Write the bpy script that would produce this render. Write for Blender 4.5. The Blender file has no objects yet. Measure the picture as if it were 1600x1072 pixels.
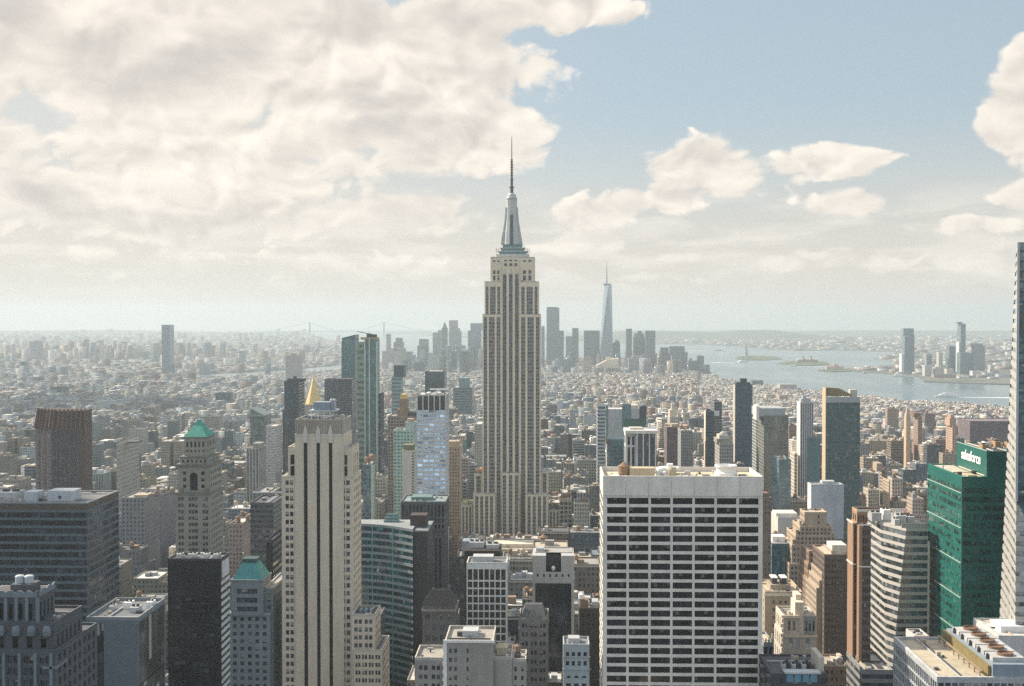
import bpy, math, random
import numpy as np
from mathutils import Vector

C = bpy.context.scene.collection
SC = bpy.context.scene
R = math.radians
rng = random.Random(7)

# ------------------------------------------------------------------ camera
CAM_H = 260.0
F = 1940.0                                   # focal length in pixels of the 1600 px wide photograph
YAW = -math.atan(60 / F)                     # the avenues run along +Y
PITCH = math.atan(38 / F)
cd = bpy.data.cameras.new('camera')
cam = bpy.data.objects.new('camera', cd)
C.objects.link(cam)
cam.location = (0, 0, CAM_H)
cam.rotation_euler = (math.pi / 2 - PITCH, 0, -YAW)
cd.sensor_width = 36
cd.lens = 36 * F / 1600
cd.clip_start = 1
cd.clip_end = 120000
SC.camera = cam
FW = Vector((math.sin(YAW) * math.cos(PITCH), math.cos(YAW) * math.cos(PITCH), -math.sin(PITCH)))
RT = Vector((math.cos(YAW), -math.sin(YAW), 0))
UP = RT.cross(FW)


def ray(px, py):
    return FW + RT * ((px - 800) / F) + UP * ((536 - py) / F)


def at(px, py, Y):
    d = ray(px, py)
    t = Y / d.y
    return Vector((d.x * t, Y, CAM_H + d.z * t))


def gnd(px, py, z=0.0):
    d = ray(px, py)
    t = (z - CAM_H) / d.z
    return (d.x * t, d.y * t)


def proj(x, y, z):
    v = Vector((x, y, z - CAM_H))
    w = v.dot(FW)
    return 800 + F * v.dot(RT) / w, 536 - F * v.dot(UP) / w


# ------------------------------------------------------------------ sun and sky
SUN_AZ = R(62)                               # to the left of the view along the avenues
SUN_EL = R(37)
sd = Vector((-math.sin(SUN_AZ) * math.cos(SUN_EL), math.cos(SUN_AZ) * math.cos(SUN_EL), math.sin(SUN_EL)))
sl = bpy.data.lights.new('sun', 'SUN')
sl.energy = 3.1
sl.angle = R(0.6)
sl.color = (1.0, 0.87, 0.70)
so = bpy.data.objects.new('sun', sl)
C.objects.link(so)
so.rotation_euler = sd.to_track_quat('Z', 'Y').to_euler()

SC.view_settings.view_transform = 'Standard'
SC.view_settings.look = 'None'
SC.view_settings.exposure = 1.36
SC.view_settings.gamma = 1.0
SC.view_settings.use_curve_mapping = False


class NT:
    """Small helper to write node trees as expressions."""

    def __init__(s, tree):
        s.t = tree
        s.n = tree.nodes
        s.l = tree.links

    def node(s, kind, **kw):
        n = s.n.new(kind)
        for k, v in kw.items():
            setattr(n, k, v)
        return n

    def put(s, sock, v):
        if isinstance(v, bpy.types.NodeSocket):
            s.l.new(v, sock)
        elif isinstance(v, (tuple, list)) and len(v) == 3 and sock.type == 'RGBA':
            sock.default_value = (*v, 1)
        else:
            sock.default_value = v

    def m(s, op, a, b=None, c=None, clamp=False):
        n = s.node('ShaderNodeMath', operation=op, use_clamp=clamp)
        for i, v in enumerate((a, b, c)):
            if v is not None:
                s.put(n.inputs[i], v)
        return n.outputs[0]

    def mix(s, f, a, b):
        n = s.node('ShaderNodeMix', data_type='RGBA')
        s.put(n.inputs[0], f)
        s.put(n.inputs[6], a)
        s.put(n.inputs[7], b)
        return n.outputs[2]

    def mixf(s, f, a, b):
        n = s.node('ShaderNodeMix', data_type='FLOAT')
        s.put(n.inputs[0], f)
        s.put(n.inputs[2], a)
        s.put(n.inputs[3], b)
        return n.outputs[0]

    def ramp(s, f, a, b, lo=0.0, hi=1.0, smooth=True):
        n = s.node('ShaderNodeMapRange', interpolation_type='SMOOTHSTEP' if smooth else 'LINEAR')
        s.put(n.inputs[0], f)
        n.inputs[1].default_value = a
        n.inputs[2].default_value = b
        n.inputs[3].default_value = lo
        n.inputs[4].default_value = hi
        return n.outputs[0]

    def comb(s, x, y, z=0.0):
        n = s.node('ShaderNodeCombineXYZ')
        for i, v in enumerate((x, y, z)):
            s.put(n.inputs[i], v)
        return n.outputs[0]

    def noise(s, vec, scale, detail=4.0, rough=0.55, dist=0.0):
        n = s.node('ShaderNodeTexNoise')
        s.put(n.inputs['Vector'], vec)
        n.inputs['Scale'].default_value = scale
        n.inputs['Detail'].default_value = detail
        n.inputs['Roughness'].default_value = rough
        n.inputs['Distortion'].default_value = dist
        return n.outputs[0]

    def sep(s, vec):
        n = s.node('ShaderNodeSeparateXYZ')
        s.put(n.inputs[0], vec)
        return n.outputs


def build_world():
    w = bpy.data.worlds.new("World")
    SC.world = w
    w.use_nodes = True
    w.node_tree.nodes.clear()
    t = NT(w.node_tree)
    sky = t.node('ShaderNodeTexSky', sky_type='NISHITA')
    sky.sun_disc = False
    sky.sun_elevation = SUN_EL
    sky.sun_rotation = -SUN_AZ
    sky.air_density = 1.0
    sky.dust_density = 1.6
    sky.ozone_density = 1.2
    sky.altitude = 100
    d = t.sep(t.node('ShaderNodeTexCoord').outputs['Generated'])
    az = t.m('ARCTAN2', d[0], d[1])
    el = t.m('ARCSINE', d[2])
    # degrees-like units: one unit = 100 pixels of the photograph
    U = t.m('MULTIPLY', az, F / 100)
    V = t.m('MULTIPLY', el, F / 100)
    # cloud banks: centre and half size in those units, weight
    banks = [
        # the large bank that fills the upper left
        (-5.8, 4.1, 4.2, 1.5, 1.0), (-2.5, 3.6, 2.1, 1.0, .9), (-1.0, 2.75, 1.15, .7, .9), (-5.4, 2.3, 3.0, .75, .75), (-1.5, 4.5, 1.0, .6, .6), (-.7, 3.9, .9, .6, .62), (.1, 3.2, .5, .4, .35),
        (.4, 4.7, 1.3, .38, .95), (-2.0, 1.6, 1.4, .40, .9), (-5.2, 1.45, 1.8, .40, .9), (-7.6, 1.7, 1.2, .5, .75), (-11, 3, 3, 3, .8),
        (-3.4, .8, 4.5, .33, .5),
        # fair weather heaps to the right
        (2.3, 2.2, 1.05, .55, 1.32), (1.5, 1.8, .95, .32, .95), (4.3, 2.38, .75, .32, 1.12), (5.0, 2.42, .4, .16, .7), (.6, 1.6, .8, .28, .85), (4.55, 1.74, .62, .22, .95),
        (7.15, 2.85, .80, .75, 1.4), (7.2, 3.6, .5, .5, 1.15), (6.6, 2.7, .35, .3, .7), (6.1, 1.38, .9, .18, .85), (7.2, 1.75, .7, .25, .9),
        # thin rows near the horizon
        (4.4, .88, 2.8, .26, .85), (.5, 1.15, 1.2, .2, .7), (1.3, .6, 2.2, .18, .5), (7.4, .85, 1.4, .3, .7),
    ]
    tot = None
    for cx, cy, rx, ry, wt in banks:
        a = t.m('DIVIDE', t.m('SUBTRACT', U, cx), rx)
        b = t.m('DIVIDE', t.m('SUBTRACT', V, cy), ry)
        r2 = t.m('ADD', t.m('MULTIPLY', a, a), t.m('MULTIPLY', b, b))
        g = t.m('MULTIPLY', t.m('EXPONENT', t.m('MULTIPLY', t.m('POWER', r2, 1.35), -.8)), wt)
        tot = g if tot is None else t.m('MAXIMUM', tot, t.m('ADD', t.m('MULTIPLY', tot, .55), g))
    tot = t.m('MINIMUM', t.m('MULTIPLY', tot, t.ramp(U, 1.2, -2.5, 1.0, 1.32)), 1.45)
    # outside the photographed sector: more clouds, added to light the north-facing walls
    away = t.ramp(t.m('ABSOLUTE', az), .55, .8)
    high = t.ramp(el, .32, .5)
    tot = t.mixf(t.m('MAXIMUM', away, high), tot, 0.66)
    # cloud texture, flattened towards the horizon
    vs = t.m('MULTIPLY_ADD', t.m('MULTIPLY', V, V), -.075, t.m('MULTIPLY', V, 1.85))
    warp = t.node('ShaderNodeTexNoise')
    t.put(warp.inputs['Vector'], t.comb(U, vs, 4.0))
    warp.inputs['Scale'].default_value = .8
    warp.inputs['Detail'].default_value = 3.0
    wv = t.node('ShaderNodeVectorMath', operation='MULTIPLY_ADD')
    t.put(wv.inputs[0], warp.outputs[1])
    wv.inputs[1].default_value = (1.3, 1.0, 0)
    wv.inputs[2].default_value = (-.65, -.5, 0)

    def voro(p, sc):
        n = t.node('ShaderNodeTexVoronoi', feature='F1')
        t.put(n.inputs['Vector'], p)
        n.inputs['Scale'].default_value = sc
        return t.m('SUBTRACT', 1.0, n.outputs['Distance'])

    def cl(du, dv):
        ad = t.node('ShaderNodeVectorMath', operation='ADD')
        t.put(ad.inputs[0], t.comb(t.m('ADD', U, du), t.m('ADD', vs, dv), 0.0))
        t.put(ad.inputs[1], wv.outputs[0])
        p = ad.outputs[0]
        s1 = t.m('MULTIPLY', t.noise(p, .5, 4.0, .5), .46)
        s2 = t.m('MULTIPLY_ADD', voro(p, 1.3), .20, s1)
        s3 = t.m('MULTIPLY_ADD', voro(p, 3.3), .08, s2)
        return s3, p
    NMEAN = .40
    n0, p0 = cl(0, 0)
    n1, p1 = cl(-.13, .26)                      # a sample towards the sun: lit tops, grey undersides
    dens = t.m('MULTIPLY_ADD', t.m('SUBTRACT', tot, .55), .50, t.m('MULTIPLY_ADD', t.noise(p0, 2.6, 8.0, .6), .38, t.m('SUBTRACT', n0, .03)))
    dens = t.m('MULTIPLY_ADD', t.m('SUBTRACT', n0, NMEAN), .75, dens)
    cover = t.ramp(dens, .505, .65)
    thick = t.ramp(dens, .56, .9)
    lit = t.m('MULTIPLY_ADD', t.m('ADD', t.m('SUBTRACT', n0, n1), t.m('MULTIPLY', t.m('SUBTRACT', t.noise(p0, 2.6, 8.0, .6), .5), .16)), 3.8, .58, clamp=True)
    body = t.mix(lit, (5.7, 5.25, 4.8), (9.6, 8.75, 7.7))
    base_ = t.noise(t.comb(t.m('MULTIPLY', U, .30), t.m('MULTIPLY', vs, .62), 9.0), 1.0, 4.0, .55)
    body = t.mix(t.m('MULTIPLY', t.m('MULTIPLY', thick, t.ramp(U, .6, -.8)), t.ramp(base_, .42, .66, 0.0, .75)), body, (4.7, 4.45, 4.25))
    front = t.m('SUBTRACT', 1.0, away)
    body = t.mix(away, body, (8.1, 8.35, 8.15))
    skyc = t.mix(t.m('MULTIPLY', front, .62), sky.outputs[0], (4.5, 5.4, 5.8))
    skyc = t.mix(t.m('MULTIPLY', t.ramp(V, 3.4, .15, 0.0, .92), front), skyc, (6.9, 6.1, 5.25))
    skyc = t.mix(t.m('MULTIPLY', t.ramp(U, 1.5, -6.5, 0.0, .6), front), skyc, (6.6, 6.1, 5.5))
    rows = t.noise(t.comb(t.m('MULTIPLY', U, .55), t.m('MULTIPLY', V, 2.6), 20.0), 1.0, 7.0, .6, .3)
    rows = t.m('MULTIPLY', t.ramp(rows, .44, .64), t.m('MULTIPLY', t.ramp(V, .15, .7), t.ramp(V, 2.3, 1.3)))
    skyc = t.mix(t.m('MULTIPLY', rows, t.m('MULTIPLY', front, .55)), skyc, (8.3, 7.75, 7.0))
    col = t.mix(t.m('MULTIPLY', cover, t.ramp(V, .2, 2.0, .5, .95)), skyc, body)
    # clouds seen with the sun behind the viewer are brighter than these back-lit ones
    sc_ = t.node('ShaderNodeVectorMath', operation='SCALE')
    t.put(sc_.inputs[0], col)
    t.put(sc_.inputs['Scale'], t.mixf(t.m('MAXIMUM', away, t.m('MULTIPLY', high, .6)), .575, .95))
    col = sc_.outputs[0]
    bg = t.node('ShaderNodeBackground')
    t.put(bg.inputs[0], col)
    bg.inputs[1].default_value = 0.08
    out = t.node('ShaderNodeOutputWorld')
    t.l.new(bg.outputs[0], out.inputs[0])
    w.cycles.sampling_method = 'MANUAL'
    w.cycles.sample_map_resolution = 512


build_world()
SC.cycles.volume_bounces = 1
SC.cycles.max_bounces = 6
SC.cycles.diffuse_bounces = 3
SC.cycles.glossy_bounces = 3
SC.cycles.use_denoising = False
SC.cycles.volume_step_rate = 1

# ------------------------------------------------------------------ helpers


class MB:
    """Collects faces (welded) and links them as one mesh object."""

    def __init__(s):
        s.v = []
        s.ix = {}
        s.f = []
        s.uv = []
        s.mi = []
        s.tint = []

    def vert(s, p):
        k = (round(p[0], 3), round(p[1], 3), round(p[2], 3))
        i = s.ix.get(k)
        if i is None:
            i = len(s.v)
            s.ix[k] = i
            s.v.append(k)
        return i

    def face(s, pts, m=0, uv=None, tint=None):
        idx = [s.vert(p) for p in pts]
        if len(set(idx)) < 3:
            return
        if len(set(idx)) < len(idx):
            keep = [k for k in range(len(idx)) if idx[k] not in idx[:k]]
            idx = [idx[k] for k in keep]
            uv = [uv[k] for k in keep] if uv else None
        s.f.append(idx)
        s.mi.append(m)
        s.uv.append(uv or [(0.37, 0.01)] * len(idx))
        s.tint.append(tint)

    def quad(s, a, b, c, d, m=0, uv=None, tint=None):
        s.face((a, b, c, d), m, uv, tint)

    def box(s, x0, x1, y0, y1, z0, z1, m=0, top=None, bottom=False):
        top = m if top is None else top
        s.quad((x0, y0, z0), (x1, y0, z0), (x1, y0, z1), (x0, y0, z1), m)
        s.quad((x1, y0, z0), (x1, y1, z0), (x1, y1, z1), (x1, y0, z1), m)
        s.quad((x1, y1, z0), (x0, y1, z0), (x0, y1, z1), (x1, y1, z1), m)
        s.quad((x0, y1, z0), (x0, y0, z0), (x0, y0, z1), (x0, y1, z1), m)
        s.quad((x0, y0, z1), (x1, y0, z1), (x1, y1, z1), (x0, y1, z1), top)
        if bottom:
            s.quad((x0, y1, z0), (x1, y1, z0), (x1, y0, z0), (x0, y0, z0), m)

    def bar(s, a, b, w, m=0, h=None):
        a = Vector(a)
        b = Vector(b)
        d = (b - a).normalized()
        h = w if h is None else h
        u = d.cross(Vector((0, 0, 1)))
        u = u.normalized() if u.length > 1e-4 else Vector((1, 0, 0))
        v = u.cross(d).normalized()
        q = [(u * sx * w / 2 + v * sy * h / 2) for sx, sy in ((-1, -1), (1, -1), (1, 1), (-1, 1))]
        A = [a + k for k in q]
        B = [b + k for k in q]
        for i in range(4):
            j = (i + 1) % 4
            s.quad(A[i], A[j], B[j], B[i], m)
        s.quad(A[3], A[2], A[1], A[0], m)
        s.quad(B[0], B[1], B[2], B[3], m)

    def lathe(s, cx, cy, prof, n=12, m=0, cap=True, a0=0.0, sy=1.0):
        """prof: list of (radius, z) from bottom to top."""
        rings = []
        for r, z in prof:
            rings.append([(cx + r * math.cos(a0 + 2 * math.pi * k / n), cy + sy * r * math.sin(a0 + 2 * math.pi * k / n), z)
                          for k in range(n)])
        for i in range(len(prof) - 1):
            for k in range(n):
                j = (k + 1) % n
                s.face((rings[i][k], rings[i][j], rings[i + 1][j], rings[i + 1][k]), m)
        if cap:
            if prof[-1][0] > .01:
                s.face(rings[-1], m)
            if prof[0][0] > .01:
                s.face(rings[0][::-1], m)

    def prism(s, poly, z0, z1, m=0, top=None, uvp=None, poly1=None):
        """poly counter-clockwise; poly1 another outline for the top."""
        n = len(poly)
        poly1 = poly1 or poly
        for i in range(n):
            j = (i + 1) % n
            L = math.hypot(poly[j][0] - poly[i][0], poly[j][1] - poly[i][1])
            uv = None
            if uvp:
                nu = max(1, round(L / uvp[0]))
                nv = max(1, round((z1 - z0) / uvp[1]))
                o = 13 * i
                uv = [(o, 0), (o + nu, 0), (o + nu, nv), (o, nv)]
            s.quad((*poly[i], z0), (*poly[j], z0), (*poly1[j], z1), (*poly1[i], z1), m, uv)
        if top is not None:
            s.face([(*p, z1) for p in poly1], top)

    def build(s, name, mats, parent=None, loc=None, smooth=False, tint=None):
        me = bpy.data.meshes.new(name)
        me.from_pydata(s.v, [], s.f)
        for m in (mats if isinstance(mats, (list, tuple)) else [mats]):
            me.materials.append(m)
        if me.materials and len(me.materials) > 1:
            me.polygons.foreach_set('material_index', s.mi)
        uvl = me.uv_layers.new(name='UVMap')
        flat = [c for f in s.uv for p in f for c in p]
        uvl.data.foreach_set('uv', flat)
        if tint is not None or any(x is not None for x in s.tint):
            at_ = me.color_attributes.new('tint', 'FLOAT_COLOR', 'CORNER')
            cols = []
            for f, tt in zip(s.f, s.tint):
                c = tt or tint or (.4, .4, .4)
                cols.extend((c[0], c[1], c[2], 1.0) * len(f))
            at_.data.foreach_set('color', cols)
        if smooth:
            me.polygons.foreach_set('use_smooth', [True] * len(s.f))
        me.update()
        o = bpy.data.objects.new(name, me)
        C.objects.link(o)
        if parent is not None:
            o.parent = parent
        if loc is not None:
            o.location = loc
        return o


def thing(name, label, cat, loc=(0, 0, 0), group=None, rotz=0.0):
    o = bpy.data.objects.new(name, None)
    o.empty_display_size = 5
    C.objects.link(o)
    o.location = loc
    o.rotation_euler = (0, 0, rotz)
    o['label'] = label
    o['kind'] = 'thing'
    o['category'] = cat
    if group:
        o['group'] = group
    return o


def tag(o, label=None, cat=None, group=None, kind=None):
    for k, v in (('label', label), ('category', cat), ('group', group), ('kind', kind)):
        if v:
            o[k] = v
    return o


# ------------------------------------------------------------------ materials
_mats = {}


def new_mat(name):
    m = bpy.data.materials.new(name)
    m.use_nodes = True
    m.node_tree.nodes.clear()
    t = NT(m.node_tree)
    out = t.node('ShaderNodeOutputMaterial')
    b = t.node('ShaderNodeBsdfPrincipled')
    t.l.new(b.outputs[0], out.inputs[0])
    return m, t, b


def wear(t, col, amt=.25, scale=.08):
    """weathering: broad stains and a fine grain in world space"""
    pos = t.node('ShaderNodeNewGeometry').outputs['Position']
    s = t.sep(pos)
    streak = t.noise(t.comb(t.m('MULTIPLY', s[0], 1.0), t.m('MULTIPLY', s[1], 1.0), t.m('MULTIPLY', s[2], .18)), scale * 4, 3.0, .6)
    broad = t.noise(pos, scale, 3.0, .6)
    f = t.m('ADD', t.m('MULTIPLY', streak, .6), t.m('MULTIPLY', broad, .4))
    f = t.ramp(f, .3, .72, 1 - amt, 1 + amt * .6, False)
    n = t.node('ShaderNodeVectorMath', operation='SCALE')
    t.put(n.inputs[0], col)
    t.put(n.inputs['Scale'], f)
    return n.outputs[0]


def plain(name, col, rough=.85, metal=0.0, amt=.22, scale=.08, spec=.35):
    k = ('plain', name)
    if k in _mats:
        return _mats[k]
    m, t, b = new_mat(name)
    rgb = t.node('ShaderNodeRGB')
    rgb.outputs[0].default_value = (*col, 1)
    t.put(b.inputs['Base Color'], wear(t, rgb.outputs[0], amt, scale))
    b.inputs['Roughness'].default_value = rough
    b.inputs['Metallic'].default_value = metal
    b.inputs['Specular IOR Level'].default_value = spec
    _mats[k] = m
    return m


def pane(name, col=(.02, .025, .03), rough=.08, ior=1.7, blind=.12, blind_col=(.28, .27, .24), wob=.01):
    """window glass: every pane (integer uv cell) a little different, some with blinds down"""
    k = ('pane', name)
    if k in _mats:
        return _mats[k]
    m, t, b = new_mat(name)
    uv = t.node('ShaderNodeUVMap', uv_map='UVMap').outputs[0]
    oi = t.node('ShaderNodeObjectInfo')
    s = t.sep(uv)
    cell = t.comb(t.m('FLOOR', s[0]), t.m('FLOOR', s[1]), t.m('MULTIPLY', oi.outputs['Random'], 57.0))
    wn = t.node('ShaderNodeTexWhiteNoise', noise_dimensions='3D')
    t.put(wn.inputs['Vector'], cell)
    r = wn.outputs[0]
    wn2 = t.node('ShaderNodeTexWhiteNoise', noise_dimensions='3D')
    t.put(wn2.inputs['Vector'], t.comb(t.m('FLOOR', s[1]), t.m('FLOOR', s[0]), 3.3))
    col2 = tuple(min(1, c * 2.6 + .006) for c in col)
    base = t.mix(t.m('POWER', r, 2.0), col, col2)
    fv = t.m('FRACT', s[1])
    drop = t.m('GREATER_THAN', fv, t.m('MULTIPLY_ADD', wn2.outputs[0], -.8, .95))
    isb = t.m('MULTIPLY', t.m('LESS_THAN', r, blind), drop)
    pw = t.node('ShaderNodeNewGeometry').outputs['Position']
    nn_ = t.node('ShaderNodeVectorMath', operation='SCALE')
    t.put(nn_.inputs[0], base)
    t.put(nn_.inputs['Scale'], t.ramp(t.noise(pw, .09, 4.0, .6, .6), .36, .66, .5, 2.1))
    base = t.mix(isb, nn_.outputs[0], blind_col)
    t.put(b.inputs['Base Color'], base)
    t.put(b.inputs['Roughness'], t.m('MULTIPLY_ADD', isb, .35, rough))
    b.inputs['IOR'].default_value = ior
    # each pane is hung very slightly out of true
    g = t.node('ShaderNodeNewGeometry')
    off = t.node('ShaderNodeVectorMath', operation='MULTIPLY_ADD')
    t.put(off.inputs[0], wn.outputs[1])
    off.inputs[1].default_value = (wob * 2,) * 3
    off.inputs[2].default_value = (-wob,) * 3
    ad = t.node('ShaderNodeVectorMath', operation='ADD')
    t.put(ad.inputs[0], g.outputs['Normal'])
    t.put(ad.inputs[1], off.outputs[0])
    nz = t.node('ShaderNodeVectorMath', operation='NORMALIZE')
    t.put(nz.inputs[0], ad.outputs[0])
    t.put(b.inputs['Normal'], nz.outputs[0])
    _mats[k] = m
    return m


STYLES = {
    # name: window share across, window share up, glass colour, glass ior, blinds, roughness
    'punched': (.44, .50, (.028, .035, .044), 1.5, .16),
    'pairs': (.62, .52, (.028, .035, .044), 1.5, .12),
    'ribbon': (1.1, .50, (.022, .033, .043), 1.6, .05),
    'strips': (.50, 1.1, (.03, .035, .045), 1.6, .1),
    'glass': (.93, .86, (.028, .053, .068), 1.8, .03),
    'grid': (.74, .66, (.022, .03, .038), 1.6, .08),
    'slab': (.86, .46, (.026, .037, .047), 1.55, .06),
    'blank': (0, 0, (.05, .05, .05), 1.5, 0),
}


def facade(style, glass=None, ior=None):
    """wall with windows as its surface pattern; wall colour from the mesh's tint attribute"""
    k = ('facade', style, glass, ior)
    if k in _mats:
        return _mats[k]
    fu, fv, gl, io, blind = STYLES[style]
    gl = glass or gl
    io = ior or io
    m, t, b = new_mat('facade_' + style)
    uv = t.node('ShaderNodeUVMap', uv_map='UVMap').outputs[0]
    s = t.sep(uv)
    oi = t.node('ShaderNodeObjectInfo')
    a = t.node('ShaderNodeAttribute', attribute_name='tint')
    iu = t.m('FLOOR', s[0])
    iv = t.m('FLOOR', s[1])
    mu = t.m('LESS_THAN', t.m('ABSOLUTE', t.m('SUBTRACT', t.m('SUBTRACT', s[0], iu), .5)), fu / 2)
    mv = t.m('LESS_THAN', t.m('ABSOLUTE', t.m('SUBTRACT', t.m('SUBTRACT', s[1], iv), .47)), fv / 2)
    mask = t.m('MULTIPLY', mu, mv)
    wn = t.node('ShaderNodeTexWhiteNoise', noise_dimensions='3D')
    t.put(wn.inputs['Vector'], t.comb(iu, iv, t.m('MULTIPLY', oi.outputs['Random'], 91.0)))
    r = wn.outputs[0]
    wall = wear(t, a.outputs['Color'], .2, .05)
    if style == 'strips':                    # spandrels between the windows of a strip
        sp = t.m('GREATER_THAN', t.m('FRACT', s[1]), .62)
        g0 = t.mix(sp, t.mix(t.m('POWER', r, 2.5), gl, tuple(c * 2.5 + .01 for c in gl)), tuple(c * 2.2 + .03 for c in gl))
    else:
        g0 = t.mix(t.m('POWER', r, 2.5), gl, tuple(c * 2.5 + .01 for c in gl))
    isb = t.m('LESS_THAN', r, blind)
    g0 = t.mix(t.m('MULTIPLY', isb, .7), g0, (.20, .195, .175))
    t.put(b.inputs['Base Color'], t.mix(mask, wall, g0))
    t.put(b.inputs['Roughness'], t.mixf(t.m('MULTIPLY', mask, t.m('MULTIPLY_ADD', isb, -.6, 1.0)), .85, .12))
    t.put(b.inputs['IOR'], t.mixf(mask, 1.4, io))
    _mats[k] = m
    return m


def roof_mat(name, col, amt=.45):
    k = ('roof', name)
    if k in _mats:
        return _mats[k]
    m, t, b = new_mat(name)
    rgb = t.node('ShaderNodeRGB')
    rgb.outputs[0].default_value = (*col, 1)
    t.put(b.inputs['Base Color'], wear(t, rgb.outputs[0], amt, .12))
    b.inputs['Roughness'].default_value = .92
    b.inputs['Specular IOR Level'].default_value = .2
    _mats[k] = m
    return m


def tint_mat(name, rough=.9, amt=.35):
    k = ('tint', name)
    if k in _mats:
        return _mats[k]
    m, t, b = new_mat(name)
    a = t.node('ShaderNodeAttribute', attribute_name='tint')
    t.put(b.inputs['Base Color'], wear(t, a.outputs['Color'], amt, .1))
    b.inputs['Roughness'].default_value = rough
    b.inputs['Specular IOR Level'].default_value = .2
    _mats[k] = m
    return m


ROOF = tint_mat('roofing')
GREY_ROOF = (.30, .29, .27)
LIGHT_ROOF = (.52, .50, .46)
DARK_ROOF = (.10, .10, .105)
TAN_ROOF = (.48, .41, .30)
# ------------------------------------------------------------------ the setting: water, land, hills


def poly_sheet(name, pts, z, mat, skirt=6.0):
    mb = MB()
    mb.face([(x, y, z) for x, y in pts])
    n = len(pts)
    for i in range(n):
        a, b = pts[i], pts[(i + 1) % n]
        mb.quad((*a, z), (*a, z - skirt), (*b, z - skirt), (*b, z))
    o = mb.build(name, mat)
    o['kind'] = 'structure'
    return o


def water_mat():
    m, t, b = new_mat('harbour_water')
    pos = t.node('ShaderNodeNewGeometry').outputs['Position']
    s = t.sep(pos)
    n1 = t.noise(t.comb(t.m('MULTIPLY', s[0], .004), t.m('MULTIPLY', s[1], .0012), 0), 1.0, 5.0, .6)
    t.put(b.inputs['Base Color'], t.mix(t.ramp(n1, .35, .65), (.09, .13, .145), (.12, .16, .17)))
    t.put(b.inputs['Roughness'], t.ramp(n1, .3, .7, .16, .34))
    b.inputs['IOR'].default_value = 1.33
    bump = t.node('ShaderNodeBump')
    bump.inputs['Strength'].default_value = .35
    bump.inputs['Distance'].default_value = 1.0
    t.put(bump.inputs['Height'], t.noise(pos, .06, 3.0, .6))
    t.put(b.inputs['Normal'], bump.outputs[0])
    return m


mb = MB()
RAD = 29800
N = 96
mb.face([(RAD * math.cos(2 * math.pi * k / N), RAD * math.sin(2 * math.pi * k / N), 0) for k in range(N)])
tag(mb.build('water', water_mat()), kind='structure')


def land_mat(name, a, b_, c, sc=.004):
    m, t, b = new_mat(name)
    pos = t.node('ShaderNodeNewGeometry').outputs['Position']
    n1 = t.noise(pos, sc, 5.0, .65)
    n2 = t.noise(pos, sc * 9, 4.0, .7)
    col = t.mix(t.ramp(n1, .42, .6), a, b_)
    col = t.mix(t.ramp(n2, .52, .64), col, c)
    t.put(b.inputs['Base Color'], col)
    b.inputs['Roughness'].default_value = .95
    b.inputs['Specular IOR Level'].default_value = .1
    return m


G = gnd
MAN = [G(1700, 690, 3), G(1640, 662, 3), G(1600, 650, 3), G(1540, 641, 3), G(1480, 634, 3), G(1420, 629, 3), G(1350, 620, 3), G(1290, 614, 3),
       G(1230, 607, 3), G(1160, 599, 3), G(1118, 592, 3), G(1106, 584, 3), G(1092, 574, 3), G(1060, 566, 3), G(1000, 562, 3), G(900, 562, 3),
       G(760, 563, 3), G(640, 567, 3), G(560, 573, 3), G(540, 579, 3), G(470, 583, 3), G(400, 587, 3), G(340, 591, 3), G(200, 595, 3),
       G(0, 600, 3), G(-150, 610, 3), (-2600, 3200), (-2300, -900), (1900, -900), (1750, 1500)]
BKN = [G(-150, 598, 3), G(0, 592, 3), G(200, 588, 3), G(340, 583, 3), G(400, 580, 3), G(470, 575, 3), G(530, 570, 3), G(548, 562, 3), G(560, 555, 3),
       G(556, 545, 3), G(530, 536, 3), G(505, 529, 3), G(488, 522.5, 3), G(380, 520.5, 3), G(200, 519.5, 3), G(0, 519.5, 3), G(-300, 519.5, 3), (-16000, 9000),
       (-9000, 4500)]
JER = [G(1750, 612, 3), G(1600, 601, 3), G(1530, 599, 3), G(1445, 596, 3), G(1435, 588, 3), G(1405, 585, 3), G(1330, 579.5, 3), G(1318, 576, 3),
       G(1370, 572, 3), G(1402, 569, 3), G(1396, 563, 3), G(1362, 560, 3), G(1400, 556, 3), G(1396, 549, 3), G(1300, 547, 3), G(1243, 547.5, 3),
       G(1198, 545.5, 3), G(1150, 541, 3), G(1110, 539, 3), G(1060, 537.5, 3), G(1000, 536.5, 3), G(900, 533, 3), G(760, 529, 3), G(660, 524, 3),
       G(606, 521.0, 3), G(604, 518.6, 3), G(1000, 517.2, 3), G(1700, 517.2, 3), (22000, 14000), (12000, 3000)]
asphalt = land_mat('city_ground', (.045, .045, .047), (.06, .058, .056), (.075, .075, .072), .02)
suburb = land_mat('suburban_ground', (.10, .115, .10), (.17, .16, .145), (.06, .085, .05))
poly_sheet('ground', MAN, 3, asphalt)
poly_sheet('ground', BKN, 3, suburb)
poly_sheet('ground', JER, 3, suburb)
park = land_mat('park_ground', (.06, .09, .045), (.10, .11, .06), (.22, .20, .16), .01)
ISLE_L = [G(x, y, 3) for x, y in ((1148, 560), (1160, 562), (1195, 562.5), (1222, 560.5), (1215, 557.5), (1180, 555.5), (1155, 556.5))]
ISLE_E = [G(x, y, 3) for x, y in ((1214, 568), (1240, 570.5), (1275, 571), (1297, 569), (1290, 565.5), (1260, 563.5), (1228, 565))]
PIER_S = [G(x, y, 3) for x, y in ((1278, 579), (1300, 580.5), (1328, 580), (1329, 577.5), (1300, 576), (1285, 577))]
poly_sheet('island', ISLE_L, 3.2, park)
poly_sheet('island', ISLE_E, 3.2, park)
poly_sheet('pier_ground', PIER_S, 3.2, park)


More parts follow.
